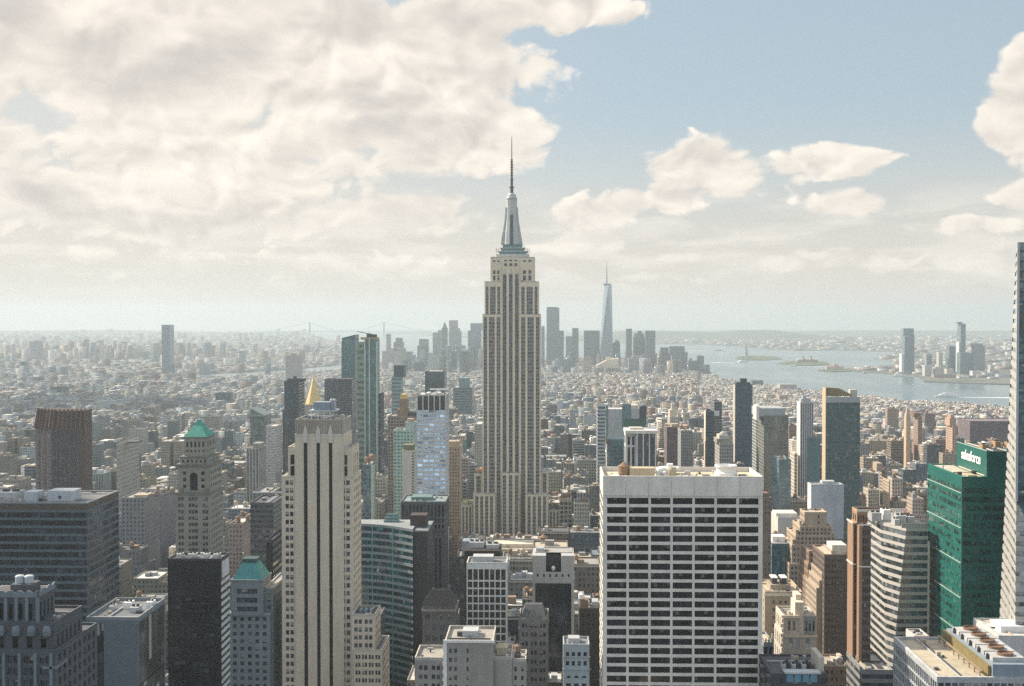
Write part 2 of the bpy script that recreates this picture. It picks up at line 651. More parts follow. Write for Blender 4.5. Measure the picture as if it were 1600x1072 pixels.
def ridge(name, px0, px1, py_top, Y, dy, mat, seed):
    r = random.Random(seed)
    mb = MB()
    nx, ny = 60, 8
    x0, x1 = at(px0, 515, Y).x, at(px1, 515, Y).x
    top = at(900, py_top, Y).z
    ph = [r.uniform(0, 6.28) for _ in range(5)]
    P = {}
    for i in range(nx + 1):
        s = i / nx
        env = min(1, s / .25, (1 - s) / .3) if 0 < s < 1 else 0
        env = env * env * (3 - 2 * env)
        hgt = top * env * (.82 + .1 * math.sin(s * 9 + ph[0]) + .05 * math.sin(s * 23 + ph[1]) + .03 * math.sin(s * 47 + ph[2]))
        for j in range(ny + 1):
            w = math.sin(math.pi * j / ny)
            P[i, j] = (x0 + (x1 - x0) * s, Y - dy + 2 * dy * j / ny, 1 + hgt * w)
    for i in range(nx):
        for j in range(ny):
            mb.quad(P[i, j], P[i + 1, j], P[i + 1, j + 1], P[i, j + 1])
    return tag(mb.build(name, mat, smooth=True), kind='structure')


hillm = land_mat('hill_ground', (.07, .09, .06), (.11, .11, .08), (.15, .14, .12), .003)
ridge('hills', 880, 1330, 514.3, 16500, 1800, hillm, 1)
ridge('hills', 1180, 1900, 515.8, 22500, 2500, hillm, 2)
ridge('hills', -500, 420, 515.8, 22000, 1800, hillm, 3)

# ------------------------------------------------------------------ the air
hz = bpy.data.materials.new('haze')
hz.use_nodes = True
hz.node_tree.nodes.clear()
_o = hz.node_tree.nodes.new('ShaderNodeOutputMaterial')
_v = hz.node_tree.nodes.new('ShaderNodeVolumePrincipled')
_v.inputs['Color'].default_value = (.575, .66, .70, 1)
_v.inputs['Density'].default_value = 0.64e-4
_v.inputs['Anisotropy'].default_value = .25
hz.node_tree.links.new(_v.outputs[0], _o.inputs['Volume'])
mb = MB()
mb.box(-31000, 31000, -2500, 31000, -5, 548, bottom=True)
tag(mb.build('haze', hz), kind='stuff')

# two unseen clouds, added overhead to shade the left of the city
import bmesh
cloudm = bpy.data.materials.new('cloud_white')
cloudm.use_nodes = True
cloudm.node_tree.nodes['Principled BSDF'].inputs['Base Color'].default_value = (.9, .9, .9, 1)
cloudm.node_tree.nodes['Principled BSDF'].inputs['Roughness'].default_value = 1.0
for tx, ty, alt, rx, ry, seed in ((-470, 520, 1500, 300, 230, 3), (-1500, 3300, 2600, 520, 360, 8)):
    r_ = random.Random(seed)
    tt = (alt - 90) / sd.z
    cx_, cy_ = tx + sd.x * tt, ty + sd.y * tt
    bm_ = bmesh.new()
    for k in range(46):
        a_ = r_.uniform(0, 6.283)
        q_ = math.sqrt(r_.random())
        px_, py_ = math.cos(a_) * q_ * rx, math.sin(a_) * q_ * ry
        rad = r_.uniform(55, 110) * (1.15 - .55 * q_) * rx / 300
        ret = bmesh.ops.create_icosphere(bm_, subdivisions=2, radius=rad)
        for v in ret['verts']:
            v.co = Vector((cx_ + px_ + v.co.x, cy_ + py_ + v.co.y, alt + max(-25, v.co.z) * .8 + (1 - q_) * 40))
    me_ = bpy.data.meshes.new('cloud')
    bm_.to_mesh(me_)
    bm_.free()
    me_.materials.append(cloudm)
    o_ = bpy.data.objects.new('cloud', me_)
    C.objects.link(o_)
    tag(o_, kind='stuff')
# ------------------------------------------------------------------ building kit
FOOT = []          # footprints of the buildings made by hand (x0, x1, y0, y1)
RECTS = []         # what they cover in the picture (for sorting the ordinary blocks): px0, px1, py_top, depth
NAMED = []         # (px centre, py top, Y, short description) for labels that point at neighbours


galv_ = plain('galvanised', (.45, .46, .46), .5, .3)
steel_ = plain('dark_steel', (.06, .06, .065), .6)
pale_ = plain('pale_plant', (.40, .42, .42), .7)
tanv_ = plain('tan_plant', (.40, .33, .24), .85)


class Bld:
    def __init__(s, name, label, cat, px0, px1, py, Y, short=None, group=None, rotz=0.0, foot=40):
        l, r = at(px0, py, Y), at(px1, py, Y)
        s.Y, s.py = Y, py
        s.cx = (l.x + r.x) / 2
        s.W = r.x - l.x
        s.h = l.z
        s.w = s.W / 2
        s.n_parts = 0
        s.T = thing(name, label, cat, (s.cx, Y, 3.0), group, rotz)
        FOOT.append((l.x - 3, r.x + 3, Y - 4, Y + foot))
        RECTS.append((px0, px1, py, Y))
        if short:
            NAMED.append(((px0 + px1) / 2, py, Y, short))

    # local coordinates: x from the centre, y behind the front, z above the ground sheet
    def X(s, px, py=None, dy=0):
        return at(px, s.py if py is None else py, s.Y + dy).x - s.cx

    def Z(s, py, dy=0, px=None):
        return at(800 if px is None else px, py, s.Y + dy).z - 3.0

    def shell(s, part, x0, x1, y0, y1, z0, z1, style, tint, pu=3.2, pv=3.7, roof=DARK_ROOF, par=1.0, glass=None, ior=None, mat=None):
        """four walls with their windows as surface pattern, and a roof behind a parapet"""
        mb = MB()
        mb.prism([(x0, y0), (x1, y0), (x1, y1), (x0, y1)], z0, z1, 0, None, (pu, pv))
        o = mb.build(part, mat or facade(style, glass, ior), s.T, tint=tint)
        if roof is not None:
            s.roof(x0, x1, y0, y1, z1, roof, par, tint)
        return o

    def roof(s, x0, x1, y0, y1, z, col, par=1.0, wall=(.3, .3, .3), th=.5, drop=None):
        mb = MB()
        th = min(th, (x1 - x0) / 5, (y1 - y0) / 5)
        zc = z + par
        O = [(x0, y0), (x1, y0), (x1, y1), (x0, y1)]
        I = [(x0 + th, y0 + th), (x1 - th, y0 + th), (x1 - th, y1 - th), (x0 + th, y1 - th)]
        for i in range(4):
            j = (i + 1) % 4
            if par > 0:
                mb.quad((*O[i], z), (*O[j], z), (*O[j], zc), (*O[i], zc), 0, None, wall)
                mb.quad((*O[i], zc), (*O[j], zc), (*I[j], zc), (*I[i], zc), 0, None, tuple(min(.6, c * 1.15 + .03) for c in wall))
                mb.quad((*I[j], z), (*I[i], z), (*I[i], zc), (*I[j], zc), 0, None, wall)
        if par > 0:
            mb.quad((*I[0], z), (*I[1], z), (*I[2], z), (*I[3], z), 0, None, col)
        else:
            mb.quad((*O[0], z), (*O[1], z), (*O[2], z), (*O[3], z), 0, None, col)
        o = mb.build('roof', ROOF, s.T)
        if getattr(s, 'Y', 9999) < 1400 and (x1 - x0) > 5 and (y1 - y0) > 6:
            s.clutter(x0 + 1, x1 - 1, y0 + 1, y1 - 1, z)
        return o

    def clutter(s, x0, x1, y0, y1, z):
        """small plant on a roof: units, vents, a duct, a hatch"""
        r = random.Random(int(s.Y * 7 + x0 * 13 + z))
        n = max(3, min(9, int((x1 - x0) * (y1 - y0) / 70)))
        mats = [galv_, steel_, pale_, tanv_]
        for k in range(n):
            w, d, h = r.uniform(.8, 2.6), r.uniform(.8, 2.4), r.uniform(.6, 1.9)
            x, y = r.uniform(x0, max(x0, x1 - w)), r.uniform(y0, max(y0, y1 - d))
            q = r.random()
            if q < .55:
                s.box('roof_unit', x, x + w, y, y + d, z, z + h, r.choice(mats))
            elif q < .75:
                mb = MB()
                mb.lathe(x, y, [(.35, z), (.35, z + h), (.5, z + h + .05), (.5, z + h + .4), (.1, z + h + .6)], 8)
                mb.build('roof_vent', r.choice(mats), s.T)
            else:
                mb = MB()
                if r.random() < .5:
                    mb.bar((x, y0 + .5, z + .45), (x, y1 - .5, z + .45), .55)
                else:
                    mb.bar((x0 + .5, y, z + .45), (x1 - .5, y, z + .45), .55)
                mb.build('duct', r.choice(mats), s.T)

    def prism(s, part, poly, z0, z1, mat, top=True, poly1=None, uvp=None, tint=None, mats=None):
        mb = MB()
        mb.prism(poly, z0, z1, 0, (1 if mats else 0) if top else None, uvp, poly1)
        return mb.build(part, mats or mat, s.T, tint=tint)

    def box(s, part, x0, x1, y0, y1, z0, z1, mat, parent=None, tint=None):
        mb = MB()
        mb.box(x0, x1, y0, y1, z0, z1)
        return mb.build(part, mat, parent or s.T, tint=tint)

    def mesh(s, part, mb, mat, parent=None, tint=None, smooth=False):
        return mb.build(part, mat, parent or s.T, tint=tint, smooth=smooth)

    def tank(s, x, y, z, r=2.2, h=4.0, leg=2.5, mat=None):
        """a wooden roof tank on its legs"""
        mb = MB()
        mb.lathe(x, y, [(r, z + leg), (r * 1.02, z + leg + h * .5), (r, z + leg + h), (r * 1.06, z + leg + h), (.05, z + leg + h + r * .75)], 12)
        o = mb.build('water_tank', mat or plain('tank_wood', (.26, .17, .11), .9), s.T)
        if leg > .3:
            mb = MB()
            for sx in (-1, 1):
                for sy in (-1, 1):
                    mb.bar((x + sx * r * .65, y + sy * r * .65, z), (x + sx * r * .65, y + sy * r * .65, z + leg), .3)
            mb.box(x - r * .8, x + r * .8, y - r * .8, y + r * .8, z + leg - .3, z + leg - .02)
            mb.build('tank_stand', plain('dark_steel', (.06, .06, .065), .6), o)
        return o

    def walls(s, part, x0, x1, y0, y1, z0, z1, wall, glass, colsN, rows, colsS=None, inset=.5, mode='mesh', win='window',
              faces='NEWS', reveal=None, limit=100, roof=DARK_ROOF, par=1.0, tint=(.3, .3, .3), plain_back=True):
        """walls with real openings.  colsN/colsS: lists of (width, is_window) for the front and for the sides (scaled to fit);
        rows: list of (height, is_window) from the bottom up (scaled to fit)."""
        if mode == 'mesh':
            mode = 'each'
        mb = MB()
        P = {}
        dist = {}

        def scaled(lst, L):
            k = L / sum(w for w, _ in lst)
            return [(w * k, q) for w, q in lst]
        R_ = scaled(rows, z1 - z0)
        corners = {'N': ((x0, y0), (1, 0), x1 - x0), 'W': ((x1, y0), (0, 1), y1 - y0), 'S': ((x1, y1), (-1, 0), x1 - x0), 'E': ((x0, y1), (0, -1), y1 - y0)}
        uo = 0
        for fc in 'NWSE':
            o, ud, L = corners[fc]
            nd = (ud[1], -ud[0])

            def pt(u, z, d=0.0):
                return (o[0] + ud[0] * u - nd[0] * d, o[1] + ud[1] * u - nd[1] * d, z)
            if fc not in faces or (fc == 'S' and plain_back):
                mb.quad(pt(0, z0), pt(L, z0), pt(L, z1), pt(0, z1))
                continue
            cs = scaled(colsN if fc in 'NS' else (colsS or colsN), L)
            z = z0
            for j, (hh, jw) in enumerate(R_):
                if not jw:
                    mb.quad(pt(0, z), pt(L, z), pt(L, z + hh), pt(0, z + hh))
                    z += hh
                    continue
                u = 0
                for i, (ww, iw) in enumerate(cs):
                    if not iw:
                        mb.quad(pt(u, z), pt(u + ww, z), pt(u + ww, z + hh), pt(u, z + hh))
                    else:
                        a, b, c, d = (pt(u, z), pt(u + ww, z), pt(u + ww, z + hh), pt(u, z + hh))
                        A, B, Cc, D = (pt(u, z, inset), pt(u + ww, z, inset), pt(u + ww, z + hh, inset), pt(u, z + hh, inset))
                        rv = 0 if reveal is None else 1
                        mb.quad(a, b, B, A, rv)
                        mb.quad(b, c, Cc, B, rv)
                        mb.quad(c, d, D, Cc, rv)
                        mb.quad(d, a, A, D, rv)
                        key = {'mesh': 0, 'each': (fc, i, j), 'row': j, 'col': (fc, i), 'all': 0}[mode]
                        m_ = P.get(key)
                        if m_ is None:
                            m_ = P[key] = MB()
                        nu = iw if isinstance(iw, int) and iw > 1 else 1
                        nv = jw if isinstance(jw, int) and jw > 1 else 1
                        U0, V0 = uo + i * 11, j * 7
                        m_.quad(A, B, Cc, D, 0, [(U0, V0), (U0 + nu, V0), (U0 + nu, V0 + nv), (U0, V0 + nv)])
                        if key not in dist:
                            dist[key] = (0 if fc == 'N' else 1, -z)
                    u += ww
                z += hh
            uo += 1000
        body = mb.build(part, [wall] + ([reveal] if reveal else []), s.T, tint=tint)
        keys = sorted(P, key=lambda k: dist[k])
        rest = MB()
        for n, k in enumerate(keys):
            if n < limit and (len(keys) <= limit or n < limit - 1):
                P[k].build(win, glass, s.T)
            else:
                q = P[k]
                for f, uv in zip(q.f, q.uv):
                    rest.face([q.v[a] for a in f], 0, uv)
        if rest.f:
            rest.build(win, glass, s.T)['kind'] = 'stuff'
        if roof is not None:
            s.roof(x0, x1, y0, y1, z1, roof, par, tint)
        return body


def rep(n, unit, lead=None, tail=None):
    return (list(lead) if lead else []) + list(unit) * n + (list(tail) if tail else [])


def cooler(b, x0, x1, y0, y1, z, h=3.0, fans=2, mat=None):
    """a rooftop cooling unit: casing with round fan cowls on top"""
    o = b.box('cooling_unit', x0, x1, y0, y1, z, z + h, mat or plain('galvanised', (.45, .46, .46), .5, .3))
    for k in range(fans):
        mb = MB()
        cx = x0 + (x1 - x0) * (k + .5) / fans
        r = min((x1 - x0) / fans, y1 - y0) * .38
        mb.lathe(cx, (y0 + y1) / 2, [(r, z + h), (r, z + h + .8), (r * .85, z + h + .8), (r * .85, z + h + .3), (.02, z + h + .3)], 14, 0, False)
        mb.build('fan_cowl', plain('dark_steel', (.06, .06, .065), .6), o)
    return o
# ------------------------------------------------------------------ the buildings one can point at: foreground
conc = plain('white_concrete', (.65, .61, .545), .8, amt=.22)
lime = plain('limestone', (.43, .39, .325), .85, amt=.2)
lime2 = plain('pale_limestone', (.55, .48, .375), .85, amt=.16)
greystone = plain('grey_stone', (.17, .168, .16), .85, amt=.28)
terra = plain('grey_terracotta', (.07, .08, .09), .7, amt=.3)
brick_br = plain('brown_brick', (.20, .135, .10), .9, amt=.25)
brick_tan = plain('tan_brick', (.37, .30, .23), .9, amt=.2)
orange = plain('orange_brick', (.28, .18, .12), .85, amt=.15)
steel = plain('dark_steel', (.06, .06, .065), .6)
galv = plain('galvanised', (.45, .46, .46), .5, .3)
whitep = plain('white_paint', (.72, .71, .68), .6, amt=.12)
tanp = plain('tan_panel', (.42, .36, .25), .8)
copper = plain('green_copper', (.045, .27, .20), .7, amt=.3, scale=.2)
glass_d = pane('dark_glass', (.005, .006, .008), .07, 1.5, .12, (.085, .085, .08))
glass_n = pane('office_glass', (.025, .03, .04), .09, 1.6, .2)
glass_t = pane('teal_glass', (.010, .032, .037), .08, 1.7, .06, (.10, .24, .23))

# --- the white tower with the seven bay grid
b = Bld('office_tower', 'white concrete office tower with seven wide bays of dark windows and a blank top band', 'office tower', 942, 1192, 743, 540,
        'the white seven bay tower')
dy = 34
zt = b.Z(743)
zr = b.Z(777)
nfl = 43
pitch = 14.72 * 540 / F
body_rows = rep(nfl, [(pitch * .33, 0), (pitch * .67, 1)])
z0 = zr - nfl * pitch
cols7 = [(1.9, 0)] + [c for k in range(7) for c in ((8.7, 6), (1.1, 0))][:-1] + [(1.9, 0)]
b.walls('walls', -b.w, b.w, 0, dy, max(0, z0), zr, conc, glass_d, cols7, body_rows, rep(4, [(1.1, 0), (7.2, 6)], tail=[(1.1, 0)]), inset=.35, mode='each', faces='NEW', roof=None)
# blank top band in seven panels with open joints
mb = MB()
x = -b.w
for k in range(7):
    w7 = b.W / 7
    g = .06
    mb.box(-b.w + k * w7 + g, -b.w + (k + 1) * w7 - g, -.25, .6, zr + 1.0, zt, 0, bottom=True)
mb.box(-b.w + .1, b.w - .1, .2, dy - .1, zr, zt - 2.2)
for xx in (-b.w, b.w - .7):
    mb.box(xx, xx + .7, .7, dy, zr + .5, zt, bottom=True)
mb.box(-b.w + .8, b.w - .8, dy - .7, dy, zr + .5, zt, bottom=True)
b.mesh('parapet', mb, conc)
zf = zt - 2.1
mb = MB()
mb.quad((-b.w + .75, .65, zf), (b.w - .75, .65, zf), (b.w - .75, dy - .75, zf), (-b.w + .75, dy - .75, zf), 0, None, (.55, .47, .34))
b.mesh('roof', mb, ROOF)
b.tank(b.X(977), 10, zf, 2.6, 3.6, 1.6)
b.box('penthouse', b.X(985.5), b.X(1025), 7, 14, zf, zf + 4.6, tanp)
b.box('penthouse', b.X(957), b.X(972), 5, 12, zf, zf + 1.2, whitep)
mb = MB()
mb.lathe(b.X(1053), 9, [(2.0, zf), (2.0, zf + 4), (1.4, zf + 5)], 14)
b.mesh('vent_stack', mb, tanp)
for k, (px, rr, hh) in enumerate(((1031, 1.0, 3.5), (1036, .8, 2.6), (1042, 1.1, 3.0), (1047, .7, 4.2))):
    mb = MB()
    mb.lathe(b.X(px), 7 + 2 * (k % 2), [(rr, zf), (rr, zf + hh), (rr * .5, zf + hh + .5)], 10)
    b.mesh('vent_stack', mb, galv)
mb = MB()
mb.lathe(b.X(1141), 14, [(5.2, zf), (5.2, zf + 2.0), (4.2, zf + 2.6), (4.2, zf + 4.4), (4.9, zf + 4.6), (4.9, zf + 5.4), (4.0, zf + 5.4), (3.8, zf + 4.2), (.02, zf + 4.2)], 28)
b.mesh('cooling_tower', mb, whitep)
b.box('hatch', b.X(1104), b.X(1115), 6, 16, zf, zf + .9, steel)
b.box('hatch', b.X(1160), b.X(1172), 4, 12, zf, zf + 1.6, steel)
mb = MB()
for k in range(3):
    mb.bar((b.X(1060 + 12 * k), 3, zf + .3), (b.X(1075 + 12 * k), 25, zf + .3), .4)
b.mesh('roof_pipe', mb, galv)
mb = MB()                                         # wedge shaped canopy over the skylight at the back of the roof
xa_, xb_ = b.X(1033), b.X(1070)
mb.prism([(xa_, 21), (xb_, 21), (xb_, 29), (xa_, 29)], zf + 2.2, zf + 3.1, 0, 0, None, [(xa_ + 2.5, 21.5), (xb_ - .3, 21.5), (xb_ - .3, 28.5), (xa_ + 2.5, 28.5)])
mb.box(xa_ + 2.6, xb_ - 1.5, 21.6, 28.4, zf, zf + 2.2)
mb.box(b.X(1051), b.X(1060), 23, 27, zf + 3.1, zf + 4.6)
b.mesh('skylight', mb, whitep)
for k in range(9):                                 # clutter in the shaded trough of the roof
    b.box('roof_unit', b.X(958 + 24 * k), b.X(961 + 24 * k + 3 * (k % 3)), 17 + 3 * (k % 4), 19.5 + 3 * (k % 4), zf, zf + .8 + .5 * (k % 3), galv if k % 2 else steel)

# --- the limestone tower with three dark vertical strips
b = Bld('stone_tower', 'tall limestone tower with three dark full-height strips and stepped shoulders', 'office tower', 440, 552, 748, 620,
        'the limestone tower with three dark strips')
Z = b.Z
X = b.X
dy = 26
yc = -.9                                            # the centre stands proud
zs = Z(748)
pitch = 12.35 * 620 / F
nfl = int(zs / pitch)
for part, a, c in (('wing', 440, 462.5), ('wing', 530, 552)):
    wa, wb = X(a), X(c)
    if a == 440:
        cN = [(6.0, 0), (5.2, 1), (1.8, 0), (5.2, 1), (4.3, 0)]
    else:
        cN = [(3.5, 0), (5.4, 1), (2.0, 0), (5.4, 1), (5.5, 0)]
    b.walls(part, wa, wb, 0, dy, 0, zs, lime2, glass_n, cN, rep(nfl, [(pitch * .42, 0), (pitch * .58, 1)], tail=[(1.2, 0)]),
            rep(4, [(1.1, 0), (1.3, 1), (.6, 0), (1.3, 1)], tail=[(1.1, 0)]), .35, 'each', faces='NWE' if a == 530 else 'NE', limit=50, roof=GREY_ROOF, par=.8, tint=(.46, .42, .36))
# centre slab with the three strips
zc = Z(693)
zb = Z(680)
zt = Z(657)
xa, xb = X(461.5), X(537.5)
sc = [(475 - 461.5, 0), (6, 40), (495 - 481, 0), (5.6, 40), (514.3 - 500.6, 0), (5.6, 40), (537.5 - 519.9, 0)]
b.walls('centre_slab', xa, xb, yc, dy - 1, 0, zb, lime2, pane('strip_glass', (.006, .006, .008), .2, 1.45, 0), sc, [(zc, 40), (zb - zc, 0)], None, 1.6, 'col', 'window_strip', 'N', roof=None)
b.walls('crown', xa + .25, xb - .25, yc + .3, dy - 1.3, zb, zt - .6, plain('crown_brick', (.36, .325, .27), .9, amt=.3), glass_n, rep(26, [(1, 0)]), [(1, 0)], None, roof=None, faces='')
mb = MB()
for xx in np.linspace(xa + .5, xb - .5, 30):
    mb.box(xx - .16, xx + .16, yc, yc + .28, zb + .8, zt - .3, bottom=True)
b.mesh('crown_rib', mb, lime)
mb = MB()
mb.box(xa - .1, xb + .1, yc - .15, yc + .25, zb - .3, zb + .35, bottom=True)
mb.box(xb - .2, xb + .12, yc + .3, dy - 1, zb - .3, zb + .35, bottom=True)
mb.box(xa - .12, xa + .2, yc + .3, dy - 1, zb - .3, zb + .35, bottom=True)
b.mesh('cornice', mb, plain('pale_stone_trim', (.58, .54, .47), .8))
for pxs in (478, 497.8, 517.1):                    # pointed stone fins over the strips
    mb = MB()
    x = X(pxs)
    hw = 1.05
    mb.prism([(x - hw, yc - .45), (x + hw, yc - .45), (x + hw, yc + .1), (x - hw, yc + .1)], zc + .2, zb + 1.6)
    zp = zb + 1.6
    mb.prism([(x - hw, yc - .45), (x + hw, yc - .45), (x + hw, yc + .1), (x - hw, yc + .1)], zp, zp + 3.2, 0, 0, None,
             [(x - .12, yc - .3), (x + .12, yc - .3), (x + .12, yc), (x - .12, yc)])
    b.mesh('finial', mb, plain('pale_stone_trim', (.58, .54, .47), .8))
b.roof(xa + .2, xb - .2, yc + .2, dy - 1.2, zt - .6, (.12, .12, .12), 1.0, (.34, .31, .26))
# shoulders
for a, c, strip in ((450, 461.4, (453.5, 459.8)), (537.6, 550.5, (537.9, 542.5))):
    zt2 = Z(701)
    za, zb2 = Z(745), Z(712)
    l_, r_ = X(a), X(c)
    s0, s1 = X(strip[0]), X(strip[1])
    b.walls('shoulder', l_, r_, .4, dy - 4, zs + .01, zt2, lime2, glass_d, [(max(.15, s0 - l_), 0), (s1 - s0, 1), (max(.3, r_ - s1), 0)],
            [(max(.1, za - zs), 0), ((zb2 - za) * .47, 1), ((zb2 - za) * .06, 0), ((zb2 - za) * .47, 1), (zt2 - zb2, 0)],
            rep(3, [(2, 0), (1.6, 1)], tail=[(2, 0)]), .6, 'each', faces='NW' if a > 500 else 'NE', roof=GREY_ROOF, par=.6, tint=(.46, .42, .36))
# roof plant
zr = zt - .6
mb = MB()
x0, x1 = X(485), X(514)
for xx in (x0, x0 + (x1 - x0) * .34, x0 + (x1 - x0) * .68, x1):
    for yy in (4, 14):
        mb.bar((xx, yy, zr), (xx, yy, zr + 4.2), .45)
for zz in (zr + 2.4, zr + 4.2):
    for yy in (4, 14):
        mb.bar((x0 - 1.2, yy, zz), (x1 + 1.6, yy, zz), .5)
    for xx in (x0, x1):
        mb.bar((xx, 3, zz), (xx, 15, zz), .4)
b.mesh('plant_frame', mb, whitep)
b.box('deck', X(481), X(523), 3, 15, zr + 4.5, zr + 5.2, plain('pale_steel', (.42, .44, .45), .6))
b.box('plant_room', X(487.5), X(513), 5, 13, zr + 5.25, zr + 9.2, plain('blue_grey_panel', (.22, .27, .31), .6))
for px in (514.5, 519):
    mb = MB()
    mb.lathe(X(px), 8, [(.75, zr + 5.25), (.75, zr + 9.3), (.95, zr + 9.5), (.95, zr + 10.2), (.5, zr + 10.8)], 12)
    b.mesh('flue', mb, plain('pale_steel', (.42, .44, .45), .6))
b.box('plant_room', X(476), X(482.5), 6, 12, zr, zr + 2.6, plain('blue_grey_panel', (.22, .27, .31), .6))
# lower block to the right of the tower
lw = [(1.2, 0), (1.5, 1), (.5, 0), (1.5, 1), (1.2, 0), (1.5, 1), (.5, 0), (1.5, 1), (1.2, 0)]
z1 = Z(965, -6)
n_ = int(z1 / 3.9)
b.walls('low_wing', X(552.3, 965), X(586, 965, -6), -6, 14, 0, z1, lime2, glass_n, lw, rep(n_, [(1.7, 0), (2.2, 1)], tail=[(1.5, 0)]), lw, .4, 'mesh', faces='NW', roof=DARK_ROOF, par=1.2, tint=(.46, .42, .36))
z2 = Z(1020, -8)
b.walls('low_wing', X(553, 1020, -8), X(597, 1020, -8), -8.5, 20, 0, z2, lime2, glass_n, lw + lw[1:], rep(int(z2 / 3.9), [(1.7, 0), (2.2, 1)], tail=[(1.5, 0)]), lw, .4, 'mesh', faces='NW', roof=GREY_ROOF, par=1.0, tint=(.46, .42, .36))
for k in range(3):
    b.box('plant_room', X(560 + 8 * k), X(564 + 8 * k), 2, 6, z1, z1 + 1.6, plain('blue_grey_panel', (.22, .27, .31), .6))

# --- dark block with ribbon windows at the far left
b = Bld('office_block', 'broad dark office block wrapped in pale horizontal bands with white plant boxes on its roof', 'office block', -70, 136, 791, 650, 'the broad banded block', foot=60)
Z, X = b.Z, b.X
dy = 48
zt = Z(800)
pitch = 12.65 * 650 / F
n_ = int(zt / pitch)
band = plain('band_metal', (.085, .115, .13), .5, amt=.15)
b.walls('walls', -b.w, b.w, 0, dy, zt - n_ * pitch, zt, band, pane('ribbon_glass', (.012, .015, .02), .1, 1.55, .05, (.08, .10, .11)), [(.15, 0), (60, 48), (.15, 0)],
        rep(n_, [(pitch * .66, 1), (pitch * .34, 0)]), [(.15, 0), (40, 34), (.15, 0)], .35, 'row', 'window_band', 'NW', roof=None)
mb = MB()
mb.box(-b.w - .05, b.w + .05, -.05, dy, zt + .01, Z(791))
b.mesh('fascia', mb, plain('bronze_fascia', (.085, .07, .055), .6))
b.roof(-b.w + .05, b.w - .05, 0.05, dy - .05, Z(791) + .02, (.17, .17, .17), .7, (.2, .21, .21), 1.0)
zr = Z(791)
for a, c, y0, y1, hh in ((28, 48, 8, 18, 5.2), (62, 103, 10, 22, 5.6)):
    b.box('plant_box', X(a), X(c), y0, y1, zr, zr + hh, plain('white_plant', (.42, .44, .46), .6))
b.box('door_panel', X(80), X(84), 9.7, 9.95, zr + 1.5, zr + 3, steel)
for k in range(4):
    mb = MB()
    mb.bar((X(-5 + 10 * k), 5, zr + .8), (X(12 + 10 * k), 38, zr + .8), .5)
    b.mesh('roof_pipe', mb, galv)
cooler(b, X(-40), X(8), 14, 26, zr, 4, 3)

# --- ornate stepped tower in the lower left corner
b = Bld('ornate_tower', 'ornate grey terracotta tower top with scalloped parapet and stepped tiers', 'office tower', -30, 72, 937, 400, 'the ornate scalloped tower', foot=30)
Z, X = b.Z, b.X
zt = Z(937)
z1 = Z(978)
z2 = Z(1018)
gw = [(1.3, 0), (1.5, 1)]
b.walls('tower', X(-30), X(55), 2, 16, z1 - 1, zt, terra, glass_d, rep(5, [(2.0, 0), (1.6, 1)], tail=[(2.0, 0)]), [(1.2, 0), (4.5, 1), (2.6, 0)], rep(4, [(2.0, 0), (1.4, 1)], tail=[(2.0, 0)]), .7, 'each', faces='NW', roof=DARK_ROOF, par=.1)
# scalloped parapet
mb = MB()
n = 6
xs = np.linspace(X(-30), X(55), 60)
prev = None
for x in xs:
    ph = (x - X(-30)) / (X(55) - X(-30)) * n
    zz = zt + 1.0 + .75 * abs(math.cos(math.pi * ph)) - .3
    if prev is not None:
        for y in (1.6,):
            mb.quad((prev[0], y, zt - .8), (x, y, zt - .8), (x, y, zz), (prev[0], y, prev[1]))
            mb.quad((prev[0], y, prev[1]), (x, y, zz), (x, y + .55, zz), (prev[0], y + .55, prev[1]))
            mb.quad((x, y + .55, zt - .8), (prev[0], y + .55, zt - .8), (prev[0], y + .55, prev[1]), (x, y + .55, zz))
    prev = (x, zz)
b.mesh('scalloped_parapet', mb, plain('pale_terracotta', (.15, .18, .205), .7))
ys = np.linspace(2.2, 16, 30)
mb = MB()
prev = None
xe = X(55)
for y in ys:
    zz = zt + 1.0 + .75 * abs(math.cos(math.pi * (y - 2) / 14 * 3)) - .3
    if prev is not None:
        mb.quad((xe + .2, prev[0], zt - .8), (xe + .2, y, zt - .8), (xe + .2, y, zz), (xe + .2, prev[0], prev[1]))
        mb.quad((xe + .2, prev[0], prev[1]), (xe + .2, y, zz), (xe - .3, y, zz), (xe - .3, prev[0], prev[1]))
        mb.quad((xe - .3, y, zt - .8), (xe - .3, prev[0], zt - .8), (xe - .3, prev[0], prev[1]), (xe - .3, y, zz))
    prev = (y, zz)
b.mesh('scalloped_parapet', mb, plain('pale_terracotta', (.15, .18, .205), .7))
for k in range(6):                                   # ribs between the bays
    xx = X(-30) + (X(55) - X(-30)) * (k + .02) / 5.15
    b.box('buttress', xx, xx + 1.0, 1.3, 2.0, z1 - 1, zt - .9, plain('pale_terracotta', (.15, .18, .205), .7))
b.walls('tier', X(-60), X(85), 0, 24, z2 - 1, z1 - .8, terra, glass_d, rep(6, [(2.2, 0), (1.5, 1)], tail=[(2.2, 0)]), [(.8, 0), (4.5, 1), (4.2, 0)], rep(6, [(2.0, 0), (1.4, 1)], tail=[(2.0, 0)]), .7, 'each', faces='NW', roof=DARK_ROOF, par=.9, tint=(.08, .09, .1))
for k in range(5):
    xx = X(-22 + 24 * k)
    mb = MB()
    mb.lathe(xx, -.5, [(1.3, z1 - 4.2), (1.45, z1 - 2.6), (1.2, z1 - 1.6), (.9, z1 - 1.2)], 10)
    b.mesh('urn_ornament', mb, plain('pale_terracotta', (.15, .18, .205), .7))
